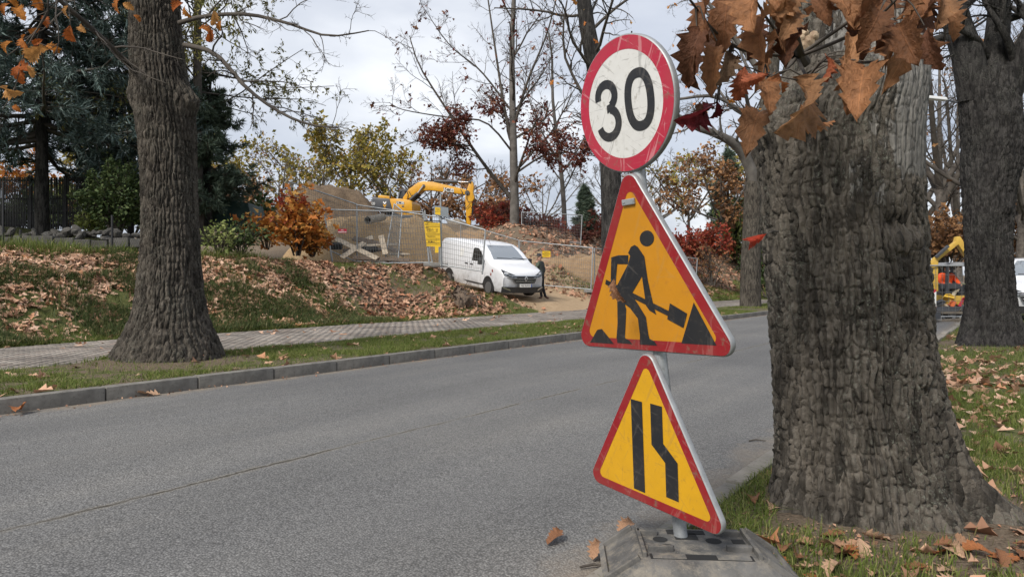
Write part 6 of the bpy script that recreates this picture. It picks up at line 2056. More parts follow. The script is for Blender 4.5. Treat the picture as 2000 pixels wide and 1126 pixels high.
for k in range(6):
    bm = bmesh.new()
    bmesh.ops.create_icosphere(bm, subdivisions=2, radius=1)
    for v in bm.verts:
        v.co *= 1 + .22 * float(vnoise(np.array([list(v.co * 1.7 + Vector((k * 7, 0, 0)))]), k)[0])
    me = bpy.data.meshes.new('stone')
    bm.to_mesh(me)
    bm.free()
    me.materials.append(MT['stone'] if k % 3 else MT['block'])
    stm.append(me)
for k in range(48):
    px = gs.uniform(-10, 270) if k < 48 else gs.uniform(392, 440)
    py = gs.uniform(449, 464) if k < 48 else gs.uniform(442, 470)
    o = link('stone', stm[k % 6], wl_)
    o.location = at(px, py, Yg + gs.uniform(.15, .6))
    s_ = gs.uniform(.04, .15)
    o.scale = (s_ * 1.5, s_, s_ * .62)
    o.rotation_euler = (gs.normal() * .5, gs.normal() * .5, gs.uniform(0, 6))
MT['iron'] = simple('dark_iron', (0.02, 0.02, 0.022), .6, metal=.2)
pf = empty('picket_fence', 'dark metal picket fence behind the blue spruce trunk', 'fence')
Yp_ = 21.5
pme_ = MB().box((0, 0, 0), (.028, .02, 1.62)).build('_p', MT['iron'])
pmd = pme_.data
bpy.data.objects.remove(pme_)
for k in range(62):
    px = -8 + k * 3.25
    if 0 <= (k % 31) < 31:
        o = link('picket', pmd, pf)
        p = at(px, 397, Yp_)
        o.location = p
        o.rotation_euler = (0, .01 * gs.normal(), 0)
for py in (352, 388, 416, 440):
    MB().box((at(-8, py, Yp_ + .03) + at(194, py, Yp_ + .03)) / 2, (203 * Yp_ / FOC, .03, .045)).build('rail', MT['iron'], pf)
for px in (-9, 60, 128, 196):
    MB().box(at(px, 398, Yp_ + .02), (.09, .09, 1.75)).build('post', MT['iron'], pf)
cl_ = empty('chain_link_fence', 'rusty chain-link fence with thin posts along the crest of the left bank', 'fence')
Yc = 16.6
for (px, y0, y1) in ((6, 355, 482), (219, 420, 484), (40, 448, 484)):
    MB().tube([at(px, y1, Yc), at(px, y0, Yc)], .026, 8).build('post', MT['iron'], cl_, smooth=60)
pol = []
for k in range(-14, 70):
    for s in (-1, 1):
        x0 = -20 + k * 4.5
        pol.append([tuple(at(x0, 484, Yc)), tuple(at(x0 + s * 5, 474, Yc)), tuple(at(x0 + s * 10, 464, Yc))])
P = np.array(pol)
tubes([(P, np.full(P.shape[:2], .002), 3)], 'wire_mesh', MT['iron'], cl_, smooth=False, kind='stuff')
# ---------------------------------------------------------------- panel van


def paint(name, c, rough=.28, coat=.4, dirt=(0.2, 0.18, 0.15)):
    m, nt, b = newmat(name)
    v = ocoord(nt)
    sp = nd(nt, 'ShaderNodeSeparateXYZ', {0: nd(nt, 'ShaderNodeTexCoord').outputs['Object']})
    d = math_n(nt, 'MULTIPLY', ramp(nt, noise(nt, v, 4, 6, .65), [(.35, 0.), (.7, .75)]), ramp(nt, sp.outputs[2], [(.25, 1.), (1.2, .12)]))
    setb(nt, b, col=mix(nt, d, c, dirt), rough=rough, coat=coat)
    return m


MT['van_white'] = paint('van_white_paint', (0.74, 0.76, 0.79))
MT['glass'] = simple('dark_glass', (0.012, 0.014, 0.016), .05, spec=.8)


def windscreen_mat():
    m, nt, b = newmat('windscreen_glass')
    setb(nt, b, col=(0.34, 0.37, 0.39), rough=.08, spec=1.0, metal=.75, coat=1.0)  # pale metallic tint put in for the sky mirrored by the glass
    return m


MT['wind'] = windscreen_mat()
MT['trim'] = simple('black_plastic', (0.018, 0.018, 0.019), .55, c2=(0.03, 0.03, 0.031), scale=5)
MT['chrome'] = simple('chrome', (0.62, 0.63, 0.64), .2, metal=.9)
MT['lamp'] = simple('headlamp', (0.30, 0.32, 0.34), .12, metal=.6, spec=.8)
MT['lampd'] = simple('headlamp_dark', (0.03, 0.032, 0.035), .15, spec=.8)
MT['rimm'] = simple('wheel_rim', (0.24, 0.245, 0.25), .4, metal=.6)
TOPP = np.array([(0.0, .80), (.05, .95), (.16, 1.05), (.45, 1.15), (.95, 1.27), (1.15, 1.38), (1.5, 1.62), (1.85, 1.82), (2.1, 1.90), (2.6, 1.955), (3.5, 1.97), (4.6, 1.96), (4.95, 1.93), (5.06, 1.84)])


def v_top(x):
    return np.interp(x, TOPP[:, 0], TOPP[:, 1])


def v_w(x, z):
    w = .978 - .10 * np.clip((.9 - x) / .9, 0, 1) ** 2.0 - .03 * np.clip((x - 4.5) / .56, 0, 1) ** 2
    w = w * (1 - .15 * np.clip((z - 1.05) / .9, 0, 1) ** 1.4) * (1 - .05 * np.clip((.42 - z) / .2, 0, 1))
    return w


def v_bend(x, y):
    return x + .22 * (np.abs(y) / .98) ** 2.6 * np.clip(1 - x / 1.5, 0, 1)


def v_xf(z):
    return np.interp(z, [.2, .5, .6, .80, .95, 1.05, 1.15, 1.27], [.03, -.02, 0, 0, .05, .16, .45, .95])


def make_van(name, label, logo=True, plate='WE 9GM1V', group=None):
    root = empty(name, label, 'van', group)
    xs = np.array([0, .02, .05, .1, .16, .3, .45, .7, .95, 1.05, 1.15, 1.32, 1.5, 1.68, 1.85, 1.98, 2.1, 2.35, 2.6, 3.0, 3.5, 4.0, 4.6, 4.85, 4.95, 5.03, 5.06])
    fz = np.array([0, .12, .25, .4, .55, .7, .82, .9, .95, .98, .995, 1, 1])
    fy = np.array([1, 1, 1, 1, 1, 1, 1, 1, .99, .965, .90, .6, 0])
    rings = []
    for x in xs:
        t, b_ = v_top(x), .24
        z = b_ + (t - b_) * fz
        y = v_w(x, z) * fy
        half = np.stack([v_bend(np.full_like(y, x), y), y, z], -1)
        oth = half[:-1][::-1] * np.array([1, -1, 1])
        rings.append(np.concatenate([half, oth]))
    V = np.stack(rings)
    n, m = V.shape[:2]
    I = np.arange(n * m).reshape(n, m)
    quads = np.stack([I[:-1, :-1], I[:-1, 1:], I[1:, 1:], I[1:, :-1]], -1).reshape(-1, 4)
    mb = MB().add([tuple(v) for v in V.reshape(-1, 3)], [tuple(q) for q in quads] + [tuple(I[0]), tuple(I[-1][::-1]), ])
    mb.add([tuple(V[i, j]) for i in range(n) for j in (0, m - 1)], [(2 * i, 2 * i + 1, 2 * i + 3, 2 * i + 2) for i in range(n - 1)])
    mb.build('body', MT['van_white'], root, smooth=38)

    def side(poly, s, mat, nm, off=.006, parent=root):
        P = [(float(v_bend(x, v_w(x, z) * s)), float(s * (v_w(x, z) + off)), z) for x, z in poly]
        return MB().add(P, [tuple(range(len(P)))]).build(nm, mat, parent, tri=True)

    def front(poly, mat, nm, off=.012, parent=root):
        P = [(float(v_bend(v_xf(z), y)) - off, y, z) for y, z in poly]
        return MB().add(P, [tuple(range(len(P)))]).build(nm, mat, parent, tri=True)

    def fgrid(y0, y1, z0, z1, mat, nm, off=.012, ny=10, nz=3, tap=0.0):
        ys, zz = np.linspace(y0, y1, ny), np.linspace(z0, z1, nz)
        vs = [(float(v_bend(v_xf(z), y * (1 - tap * (z1 - z) / (z1 - z0)))) - off, y * (1 - tap * (z1 - z) / (z1 - z0)), z) for z in zz for y in ys]
        return MB().add(vs, [(j * ny + i, j * ny + i + 1, (j + 1) * ny + i + 1, (j + 1) * ny + i) for j in range(nz - 1) for i in range(ny - 1)]).build(nm, mat, root)
    # windscreen
    gx, gy = np.linspace(1.13, 1.93, 7), np.linspace(-1, 1, 9)
    vs = []
    for x in gx:
        z = v_top(x)
        w = v_w(x, z) * np.interp(x, [1.13, 1.93], [.88, .86])
        for a in gy:
            y = a * w
            vs.append((float(v_bend(x, y)) - .008, y, z + .012 - .0 * a * a - .055 * max(0, abs(a) - .78) / .22))
    MB().add(vs, [(j * 9 + i, j * 9 + i + 1, (j + 1) * 9 + i + 1, (j + 1) * 9 + i) for j in range(6) for i in range(8)]).build('windscreen', MT['wind'], root, smooth=60)
    for s in (-1, 1):
        side([(1.36, 1.25), (2.32, 1.22), (2.36, 1.66), (2.28, 1.72), (2.0, 1.72), (1.75, 1.60)], s, MT['glass'], 'side_window')
        side([(2.48, .55), (2.495, .55), (2.495, 1.74), (2.48, 1.74)], s, MT['trim'], 'door_gap')
        side([(1.25, .55), (1.262, .55), (1.262, 1.2), (1.25, 1.2)], s, MT['trim'], 'door_gap')
        side([(3.75, .5), (3.76, .5), (3.76, 1.74), (3.75, 1.74)], s, MT['trim'], 'door_gap')
        side([(2.2, 1.06), (2.42, 1.06), (2.42, 1.10), (2.2, 1.10)], s, MT['trim'], 'handle', .02)
        side([(2.58, 1.06), (2.82, 1.06), (2.82, 1.10), (2.58, 1.10)], s, MT['trim'], 'handle', .02)
        side([(.62, .24), (5.0, .24), (5.0, .42), (1.45, .42), (1.3, .5), (.62, .5)], s, MT['trim'], 'sill', .004)
        for xw in (.98, 4.06):
            side([(xw + .42 * math.cos(a), max(.242, .34 + .42 * math.sin(a))) for a in np.linspace(-.2, math.pi + .2, 18)], s, MT['trim'], 'arch_shade', .010)  # dark patch on the body side in place of the shaded arch opening
            wh = MB().tube([(xw, s * .74, .33), (xw, s * .985, .33)], .33, 28).build('wheel', MT['tyre'], root, smooth=50, bevel=.03)
            MB().tube([(xw, s * .97, .33), (xw, s * .999, .33)], .21, 24).build('rim', MT['rimm'], wh, smooth=50)
        # mirror
        mr = MB().box((1.42, s * 1.12, 1.27), (.16, .2, .27), Matrix.Rotation(s * .2, 3, 'Z'), taper=(.8, .85)).build('mirror', MT['trim'], root, bevel=.035, smooth=60)
        # headlamp wraps round the corner
        P = [(.36, .86), (.55, .93), (.80, 1.03), (.885, 1.08), (.90, .96), (.84, .86), (.62, .80), (.40, .80)]
        front([(s * a, b_) for a, b_ in P], MT['lampd'], 'headlamp', .014)
        front([(s * a, b_) for a, b_ in ((.56, .845), (.70, .86), (.72, .93), (.58, .90))], MT['lamp'], 'lamp_lens', .018)
        front([(s * a, b_) for a, b_ in ((.745, .87), (.82, .88), (.845, .97), (.75, .94))], MT['lamp'], 'lamp_lens', .018)
        front([(s * a, b_) for a, b_ in ((.38, .80), (.62, .795), (.64, .805), (.40, .815))], MT['chrome'], 'lamp_strip', .019)
        front([(s * a, b_) for a, b_ in ((.60, .30), (.88, .40), (.90, .46), (.64, .37))], MT['chrome'], 'bumper_blade', .03)
    fgrid(-.56, .56, .60, .875, MT['trim'], 'grille', .015, 14, 5, .22)
    for z, w in ((.655, .44), (.745, .50)):
        fgrid(-w, w, z, z + .022, MT['chrome'], 'grille_bar', .022, 12, 2)
    fgrid(-.58, .58, .86, .885, MT['chrome'], 'grille_bar', .020, 12, 2)
    fgrid(-.93, .93, .235, .455, MT['trim'], 'lower_bumper', .022, 16, 4)
    fgrid(-.27, .27, .455, .575, MT['bwhite'], 'number_plate', .032, 5, 2)
    fgrid(-.27, -.235, .455, .575, simple('plate_blue', (.02, .06, .3), .4), 'plate_band', .034, 2, 2)
    xf0 = float(v_bend(-.02, 0)) - .037
    Mt = Matrix.Translation((xf0 - .0, .015, .515)) @ Matrix.Rotation(R(-90), 4, 'Z') @ Matrix.Rotation(R(90), 4, 'X')
    text_obj('lettering', plate, .105, MT['bblack'], root, Mt, scale_x=.85)
    if logo:
        d = .105
        xq = float(v_bend(v_xf(.77), 0)) - .035
        o_ = [(0, d * 1.15), (d * .78, 0), (0, -d * 1.15), (-d * .78, 0)]
        i_ = [(a * .45, b_ * .45) for a, b_ in o_]
        mbl = MB()
        mbl.add([(xq, a, .77 + b_) for a, b_ in o_] + [(xq - .008, a, .77 + b_) for a, b_ in i_], [(k, (k + 1) % 4, (k + 1) % 4 + 4, k + 4) for k in range(4)])
        mbl.build('diamond_badge', MT['chrome'], root)
        side([(3.05, 1.30), (3.33, 1.30), (3.33, 1.62), (3.05, 1.62)], 1, MT['bwhite'], 'paper_note', .009)
        for xx_, zz_ in ((.62, .92), (.72, .78)):
            side([(xx_, zz_), (xx_ + .09, zz_ + .02), (xx_ + .07, zz_ + .12), (xx_ + .01, zz_ + .09)], 1, MT['l_scarlet'], 'stuck_leaf', .012)
    MB().tube([(2.05, .35, 1.9), (2.2, .35, 2.08)], .006, 5).build('aerial', MT['trim'], root)
    for s in (-.45, .25):
        MB().bar((1.16, s - .35, 1.405), (1.2, s + .3, 1.43), .02, .02).build('wiper', MT['trim'], root)
    return root


van = make_van('delivery_van', 'white panel van parked on the sloping drive, nose towards the road')
fp = at(1024, 578, 25.6)           # ground below the nose
zg0 = .58
M_ = Matrix.Translation((fp.x, fp.y, zg0)) @ Matrix.Rotation(R(90 + 34), 4, 'Z') @ Matrix.Rotation(R(-6.8), 4, 'Y')
van.matrix_world = M_ @ Matrix.Translation((0, 0, 0))
van2 = make_van('parked_van', 'silver-white van cut off by the right picture edge, behind the forked oak', logo=False, plate='', group=None)
M2 = Matrix.Translation((15.55, 20.3, .05)) @ Matrix.Rotation(R(90 - 36), 4, 'Z')
van2.matrix_world = M2

# ---------------------------------------------------------------- big excavator
MT['jcb'] = simple('machine_yellow', (0.62, 0.32, 0.012), .4, c2=(0.56, 0.27, 0.012), scale=2, grime=(0.33, 0.18, 0.03), coat=.15)
MT['mgrey'] = simple('machine_grey', (0.035, 0.038, 0.045), .5, c2=(0.055, 0.058, 0.065), scale=3)
MT['steel'] = simple('worn_steel', (0.20, 0.175, 0.14), .55, metal=.3, c2=(0.12, 0.10, 0.08), scale=4)
MT['rod'] = simple('ram_rod', (0.6, 0.6, 0.62), .2, metal=.9)
Ye = 52.
ex = empty('excavator', 'large yellow tracked excavator on the soil heap, boom reaching right', 'excavator', loc=at(775, 418, Ye))
ex.rotation_euler = (0, 0, R(-8))
sE = Ye / FOC


def ez(zx, zy):
    """zoom-crop pixel -> local metres (x right, z up) relative to the machine's slew point"""
    px, py = 720 + zx / 8.333, 340 + zy / 8.333
    return ((px - 775) * sE, (418 - py) * sE)


def eprism(name, pts, y0, y1, mat, bevel=.03, parent=None):
    return MB().prism([ez(*p) for p in pts], y0, y1).build(name, mat, parent or ex, bevel=bevel, smooth=35)


cw = eprism('counterweight', [(150, 400), (425, 430), (478, 642), (150, 605), (128, 560), (130, 440)], -1.25, 1.25, MT['mgrey'], .08)
eprism('engine_housing', [(420, 430), (600, 432), (750, 455), (785, 480), (795, 520), (795, 665), (480, 645)], -1.25, 1.1, MT['jcb'], .06)
eprism('engine_hood', [(205, 365), (250, 358), (430, 385), (430, 432), (205, 405)], -.9, 1.0, MT['jcb'], .05)
eprism('skirt', [(480, 645), (830, 665), (830, 690), (620, 690)], -1.2, 1.0, MT['jcb'], .02)
cab = eprism('cab', [(455, 430), (470, 290), (500, 262), (690, 258), (735, 268), (640, 440)], .35, 1.3, MT['glass'], .03)
for a, b_ in (((455, 425), (490, 265)), ((490, 262), (735, 262)), ((640, 435), (735, 268)), ((560, 265), (590, 425)), ((540, 262), (560, 400))):
    p, q = ez(*a), ez(*b_)
    for y in (.33, 1.32):
        MB().bar((p[0], y, p[1]), (q[0], y, q[1]), .09, .09).build('cab_frame', MT['mgrey'], cab)
MB().box((*[(ez(612, 245)[0])], .82, ez(612, 245)[1]), (1.2, 1.0, .1)).build('cab_roof', MT['mgrey'], cab, bevel=.04)
p, q = ez(415, 420), ez(425, 250)
MB().tube([(p[0], -1.0, p[1]), (q[0], -1.0, q[1])], .05, 8).build('exhaust', MT['mgrey'], ex)
boom = eprism('boom', [(600, 400), (700, 265), (850, 160), (940, 145), (1090, 155), (1560, 270), (1650, 300), (1660, 370), (1540, 355), (1250, 315), (1050, 288), (930, 292), (790, 372), (640, 437), (600, 432)], -.62, -.12, MT['jcb'], .03)
arm = eprism('arm', [(1690, 160), (1735, 165), (1757, 240), (1742, 330), (1767, 420), (1732, 480), (1717, 700), (1700, 850), (1642, 850), (1632, 700), (1622, 500), (1615, 400), (1640, 310)], -.58, -.16, MT['jcb'], .03)
for nm, a, b_, r_, m_ in (('arm_ram', (1105, 140), (1490, 156), .12, 'mgrey'), ('arm_ram_rod', (1490, 156), (1692, 168), .05, 'rod'), ('boom_ram', (730, 440), (855, 335), .12, 'mgrey'), ('boom_ram_rod', (855, 335), (945, 220), .06, 'rod'), ('bucket_ram', (1750, 460), (1712, 700), .1, 'mgrey'), ('bucket_ram_rod', (1712, 700), (1690, 880), .05, 'rod')):
    p, q = ez(*a), ez(*b_)
    ys = (-.72, -.02) if 'boom' in nm else (-.37,)
    for y in ys:
        MB().tube([(p[0], y, p[1]), (q[0], y, q[1])], r_, 10).build(nm, MT[m_], ex, smooth=60)
for a, r_ in (((1655, 340), .17), ((945, 222), .12), ((1695, 165), .1)):
    p = ez(*a)
    MB().tube([(p[0], -.66, p[1]), (p[0], -.08, p[1])], r_, 14).build('pivot_pin', MT['mgrey'], ex, smooth=60)
bk_ = [(1345, 800), (1500, 745), (1690, 850), (1700, 920), (1620, 1000), (1420, 1010), (1360, 960)]
eprism('bucket', bk_, -.95, .2, MT['steel'], .03)
for k in range(4):
    p = ez(1350 + 4 * k, 800)
    MB().box((p[0] - .05, -.8 + .3 * k, p[1] + .05), (.22, .1, .06), Matrix.Rotation(.6, 3, 'Y')).build('bucket_tooth', MT['steel'], ex)
for y in (-1.0, 1.0):
    tr_ = MB().prism([(-2.1, -.95), (1.9, -.95), (2.2, -.65), (2.1, -.35), (1.8, -.2), (-2.0, -.2), (-2.3, -.4), (-2.35, -.7)], y - .3, y + .3).build('track', MT['mgrey'], ex, bevel=.05)
MB().tube([(-.1, 0, -.3), (-.1, 0, .05)], .7, 20).build('slew_ring', MT['mgrey'], ex)
# hoses
for pts in ([(1550, 285), (1575, 330), (1570, 420), (1590, 540), (1640, 585), (1700, 520)], [(1660, 350), (1640, 430), (1680, 490), (1730, 480)], [(670, 300), (690, 360), (680, 430)], [(700, 300), (750, 380), (770, 360)]):
    MB().tube([(ez(*p)[0], -.68, ez(*p)[1]) for p in pts], .025, 6).build('hose', MT['mgrey'], ex, smooth=60)
# lettering, chevrons


def elet(s_, zx, zy, size, y, mat, rot=0.0, sx=1.0):
    p = ez(zx, zy)
    text_obj('lettering', s_, size, mat, ex, Matrix.Translation((p[0], y, p[1])) @ Matrix.Rotation(R(90), 4, 'X') @ Matrix.Rotation(rot, 4, 'Z'), scale_x=sx, ext=.004)


def eplate(pts, y, mat, nm):
    MB().add([(ez(*p)[0], y, ez(*p)[1]) for p in pts], [tuple(range(len(pts)))]).build(nm, mat, ex)


eplate([(1270, 248), (1440, 280), (1440, 340), (1270, 312)], -.625, MT['mgrey'], 'logo_plate')
elet('JCB', 1355, 295, .40, -.632, MT['bwhite'], R(-7), 1.35)
eplate([(535, 470), (665, 488), (665, 530), (535, 515)], -1.256, MT['mgrey'], 'logo_plate')
elet('JCB', 600, 500, .30, -1.262, MT['bwhite'], R(-5), 1.3)
elet('220', 150, 505, .28, -1.256, MT['bwhite'], 0, .8)
for k, (m_, dy) in enumerate((('bwhite', 0), ('jcb', 45))):
    eplate([(318, 468 + dy), (345, 492 + dy), (370, 468 + dy), (370, 492 + dy), (345, 520 + dy), (318, 492 + dy)], -1.256, MT[m_], 'chevron')
eplate([(318, 575), (362, 578), (362, 600), (318, 598)], -1.256, MT['jcb'], 'chevron')
eplate([(625, 545), (665, 548), (665, 570), (625, 567)], -1.257, MT['mgrey'], 'vent')

# ---------------------------------------------------------------- people


def skin_body(name, verts, edges, radii, parent, mats, region, root_i=0, sub=2):
    me = bpy.data.meshes.new(name)
    me.from_pydata(verts, edges, [])
    ob = bpy.data.objects.new(name + '_src', me)
    col.objects.link(ob)
    sk = ob.modifiers.new('skin', 'SKIN')
    sk.use_smooth_shade = True
    for i, sv in enumerate(me.skin_vertices[0].data):
        r_ = radii[i]
        sv.radius = r_ if hasattr(r_, '__len__') else (r_, r_)
        sv.use_root = (i == root_i)
    ss = ob.modifiers.new('sub', 'SUBSURF')
    ss.levels = sub
    ss.render_levels = sub
    dg = bpy.context.evaluated_depsgraph_get()
    out = bpy.data.meshes.new_from_object(ob.evaluated_get(dg))
    bpy.data.objects.remove(ob)
    out.name = name
    out.materials.clear()
    for m in mats:
        out.materials.append(m)
    cs = np.empty(len(out.polygons) * 3)
    out.polygons.foreach_get('center', cs)
    out.polygons.foreach_set('material_index', np.array([region(Vector(c)) for c in cs.reshape(-1, 3)], np.int32))
    out.polygons.foreach_set('use_smooth', np.ones(len(out.polygons), bool))
    return link(name, out, parent)


MT['skin'] = simple('skin', (0.42, 0.24, 0.17), .6)
MT['jacket_dark'] = simple('dark_jacket', (0.016, 0.02, 0.02), .8, c2=(0.028, 0.034, 0.032), scale=6, bump=.4, bscale=12, bdist=.03)
MT['sleeve'] = simple('olive_sleeve', (0.045, 0.06, 0.04), .8, c2=(0.07, 0.085, 0.055), scale=6)
MT['trouser'] = simple('dark_trousers', (0.012, 0.014, 0.018), .85, c2=(0.022, 0.024, 0.028), scale=8)
MT['shoe'] = simple('brown_shoe', (0.11, 0.05, 0.03), .6)
MT['hair'] = simple('dark_hair', (0.025, 0.017, 0.012), .7)
MT['cap'] = simple('navy_cap', (0.018, 0.02, 0.026), .8)
MT['hivis'] = simple('hi_vis_orange', (0.85, 0.10, 0.012), .7, c2=(0.75, 0.08, 0.01), scale=6, bump=.4, bscale=10, bdist=.03)


def hand(parent, wrist, fwd, side, mat, s=1.0, curl=.5):
    """palm with five fingers; fwd = along the hand, side = towards the thumb"""
    f, t = Vector(fwd).normalized(), Vector(side)
    t = (t - f * t.dot(f)).normalized()
    n = f.cross(t)
    w = Vector(wrist)
    verts, edges, rad = [w, w + f * .05 * s, w + f * .09 * s], [(0, 1), (1, 2)], [.022 * s, (.034 * s, .018 * s), (.034 * s, .016 * s)]
    for k, (o_, L) in enumerate(((.03, .07), (.01, .08), (-.01, .075), (-.03, .06))):
        b0 = len(verts)
        base = w + f * .092 * s + t * o_ * s
        verts += [base, base + (f * math.cos(curl) + n * math.sin(curl)) * L * .5 * s, base + (f * math.cos(curl) + n * math.sin(curl)) * L * .5 * s + (f * math.cos(2 * curl) + n * math.sin(2 * curl)) * L * .5 * s]
        edges += [(2, b0), (b0, b0 + 1), (b0 + 1, b0 + 2)]
        rad += [.0095 * s, .009 * s, .008 * s]
    b0 = len(verts)
    verts += [w + f * .04 * s + t * .035 * s, w + f * .07 * s + t * .06 * s + n * .015 * s, w + f * .10 * s + t * .062 * s + n * .03 * s]
    edges += [(1, b0), (b0, b0 + 1), (b0 + 1, b0 + 2)]
    rad += [.012 * s, .010 * s, .009 * s]
    return skin_body('hand', [tuple(v) for v in verts], edges, rad, parent, [mat], lambda c: 0, sub=1)


def face(parent, c, fw, s=1.0):
    """ears, nose, eyes, mouth on a head centred at c looking along fw (parts of the head)"""
    f = Vector(fw).normalized()
    sd_ = f.cross(Vector((0, 0, 1))).normalized()
    up_ = Vector((0, 0, 1))
    c = Vector(c)
    MB().tube([c + f * .085 * s + up_ * .02, c + f * .118 * s - up_ * .02, c + f * .10 * s - up_ * .032], [.010, .017, .008], 8).build('nose', MT['skin'], parent, smooth=True)
    for k in (-1, 1):
        MB().tube([c + sd_ * k * .074 * s + up_ * .03, c + sd_ * k * .088 * s, c + sd_ * k * .076 * s - up_ * .03], [.010, .016, .008], 7).build('ear', MT['skin'], parent, smooth=True)
        MB().tube([c + f * .092 * s + sd_ * k * .032 + up_ * .012, c + f * .098 * s + sd_ * k * .032 + up_ * .012], [.011, .006], 8).build('eye', MT['hair'], parent, smooth=True)
    MB().tube([c + f * .092 * s - sd_ * .024 - up_ * .058, c + f * .10 * s - up_ * .060, c + f * .092 * s + sd_ * .024 - up_ * .058], .006, 6).build('mouth', simple('lips', (.3, .12, .1), .6), parent, smooth=True)


# man beside the van: origin at his feet, facing left towards the van, forearm raised to his face, right foot stepping out
px_, zf = at(1057, 584, 27.0), None
pe = empty('person', 'man in dark jacket, cap and brown shoes standing at the van nose, hand to face', 'person', loc=(px_.x, px_.y, px_.z))
J = {'pel': (0, 0, .93), 'sp': (.0, 0, 1.12), 'ch': (-.02, 0, 1.32), 'nk': (-.04, 0, 1.48), 'hd0': (-.07, -.02, 1.57), 'hd1': (-.09, -.03, 1.68),
     'shl': (-.10, -.17, 1.40), 'ell': (-.20, -.24, 1.20), 'wrl': (-.16, -.17, 1.42), 'shr': (.05, .17, 1.40), 'elr': (.13, .22, 1.13), 'wrr': (.05, .16, .93),
     'hl': (-.04, -.09, .88), 'kl': (-.03, -.12, .50), 'al': (.01, -.11, .09), 'tl': (-.10, -.17, .03), 'hr': (.03, .09, .88), 'kr': (.06, .10, .50), 'ar': (.17, .06, .09), 'tr': (.30, -.01, .03)}
names = list(J)
E_ = [('pel', 'sp'), ('sp', 'ch'), ('ch', 'nk'), ('nk', 'hd0'), ('hd0', 'hd1'), ('ch', 'shl'), ('shl', 'ell'), ('ell', 'wrl'), ('ch', 'shr'), ('shr', 'elr'), ('elr', 'wrr'), ('pel', 'hl'), ('hl', 'kl'), ('kl', 'al'), ('al', 'tl'), ('pel', 'hr'), ('hr', 'kr'), ('kr', 'ar'), ('ar', 'tr')]
rad_ = {'pel': .155, 'sp': .16, 'ch': .17, 'nk': .06, 'hd0': .085, 'hd1': .09, 'shl': .085, 'ell': .062, 'wrl': .042, 'shr': .085, 'elr': .062, 'wrr': .042, 'hl': .105, 'kl': .072, 'al': .05, 'tl': .042, 'hr': .105, 'kr': .072, 'ar': .05, 'tr': .042}


def reg(c):
    if c.z > 1.50:
        return 0
    if c.z > .86 and (c - Vector(J['pel'])).length < 1.2 and c.z > .84:
        return 2 if (c.y < -.16 and c.z > 1.08 and c.x < -.06) else 1
    if c.z < .1:
        return 4
    return 3


body_ = skin_body('body', [J[n_] for n_ in names], [(names.index(a), names.index(b_)) for a, b_ in E_], [rad_[n_] for n_ in names], pe, [MT['skin'], MT['jacket_dark'], MT['sleeve'], MT['trouser'], MT['shoe']], reg)
fwv = Vector((-.85, -.5, -.05))
face(body_, (-.085, -.03, 1.635), fwv)
hand(pe, J['wrl'], (-.05, .3, .9), (-.6, .2, .2), MT['skin'], 1.0, .7)
hand(pe, J['wrr'], (-.1, 0, -1), (-.9, -.2, 0), MT['skin'], 1.0, .4)
mbc = MB()
cc_ = Vector((-.085, -.03, 1.70))
mbc.tube([cc_ + Vector((0, 0, -.02)), cc_ + Vector((0, 0, .03)), cc_ + Vector((0, 0, .075)), cc_ + Vector((0, 0, .095))], [.102, .10, .07, .02], 16)
mbc.prism([(-.085, .08), (-.06, .17), (0, .2), (.06, .17), (.085, .08)], -.02, -.008, axes=((fwv.y, -fwv.x, 0), (fwv.x, fwv.y, 0), (0, 0, 1)), org=cc_)
mbc.build('cap', MT['cap'], pe, smooth=50)

# ---------------------------------------------------------------- mini digger with its driver (right, behind the forked oak)
Ym = 22.4
sM = Ym / FOC
mz = lambda zx, zy: ((zx / 4.691 + 1780 - 1850) * sM, (600 - (440 + zy / 4.691)) * sM)
md = empty('mini_excavator', 'small yellow digger working on the road behind the fence, boom folded over', 'excavator', loc=at(1850, 600, Ym))
MT['myel'] = simple('digger_yellow', (0.55, 0.36, 0.06), .5, c2=(0.5, 0.31, 0.05), scale=4, grime=(0.2, 0.14, 0.06))


def mprism(nm, pts, y0, y1, mat, parent=None, bevel=.01):
    k_ = (Ym + (y0 + y1) / 2) / Ym
    return MB().prism([((zx / 4.691 + 1780 - 1000) / FOC * Ym * k_ - (850 / FOC * Ym), EYE - (440 + zy / 4.691 - HY) / FOC * Ym * k_ - (EYE - (600 - HY) / FOC * Ym)) for zx, zy in pts], y0, y1).build(nm, mat, parent or md, bevel=bevel, smooth=35)


mprism('arm', [(172, 350), (205, 300), (232, 330), (228, 480), (232, 600), (195, 610), (180, 480)], -.9, -.72, MT['myel'])
mprism('boom', [(180, 345), (205, 300), (395, 150), (405, 105), (430, 100), (455, 135), (520, 250), (520, 330), (480, 270), (415, 175), (225, 330)], -.85, -.68, MT['myel'])
mprism('boom_ram', [(215, 285), (330, 180), (345, 195), (232, 300)], -1.0, -.9, MT['mgrey'])
MB().tube([(mz(420, 170)[0], -.95, mz(420, 170)[1]), (mz(440, 230)[0], -1.0, mz(440, 230)[1]), (mz(470, 262)[0], -.95, mz(470, 262)[1])], .015, 6).build('hose', MT['bwhite'], md)
cab2 = mprism('cab_roof', [(250, 342), (500, 342), (505, 372), (245, 372)], -.5, .75, simple('cab_grey', (.3, .31, .33), .5))
for a, b_, y in (((250, 372), (240, 640), -.45), ((445, 372), (440, 640), -.45), ((505, 372), (505, 640), -.45), ((270, 372), (262, 640), .7), ((495, 372), (495, 640), .7)):
    p, q = mz(*a), mz(*b_)
    MB().bar((p[0], y, p[1]), (q[0], y, q[1]), .07, .07).build('cab_pillar', MT['mgrey'], md)
mprism('cab_rear', [(255, 540), (500, 540), (500, 660), (255, 660)], .2, .8, MT['mgrey'])
mprism('seat_back', [(300, 430), (400, 430), (405, 560), (295, 560)], .25, .4, MT['mgrey'])
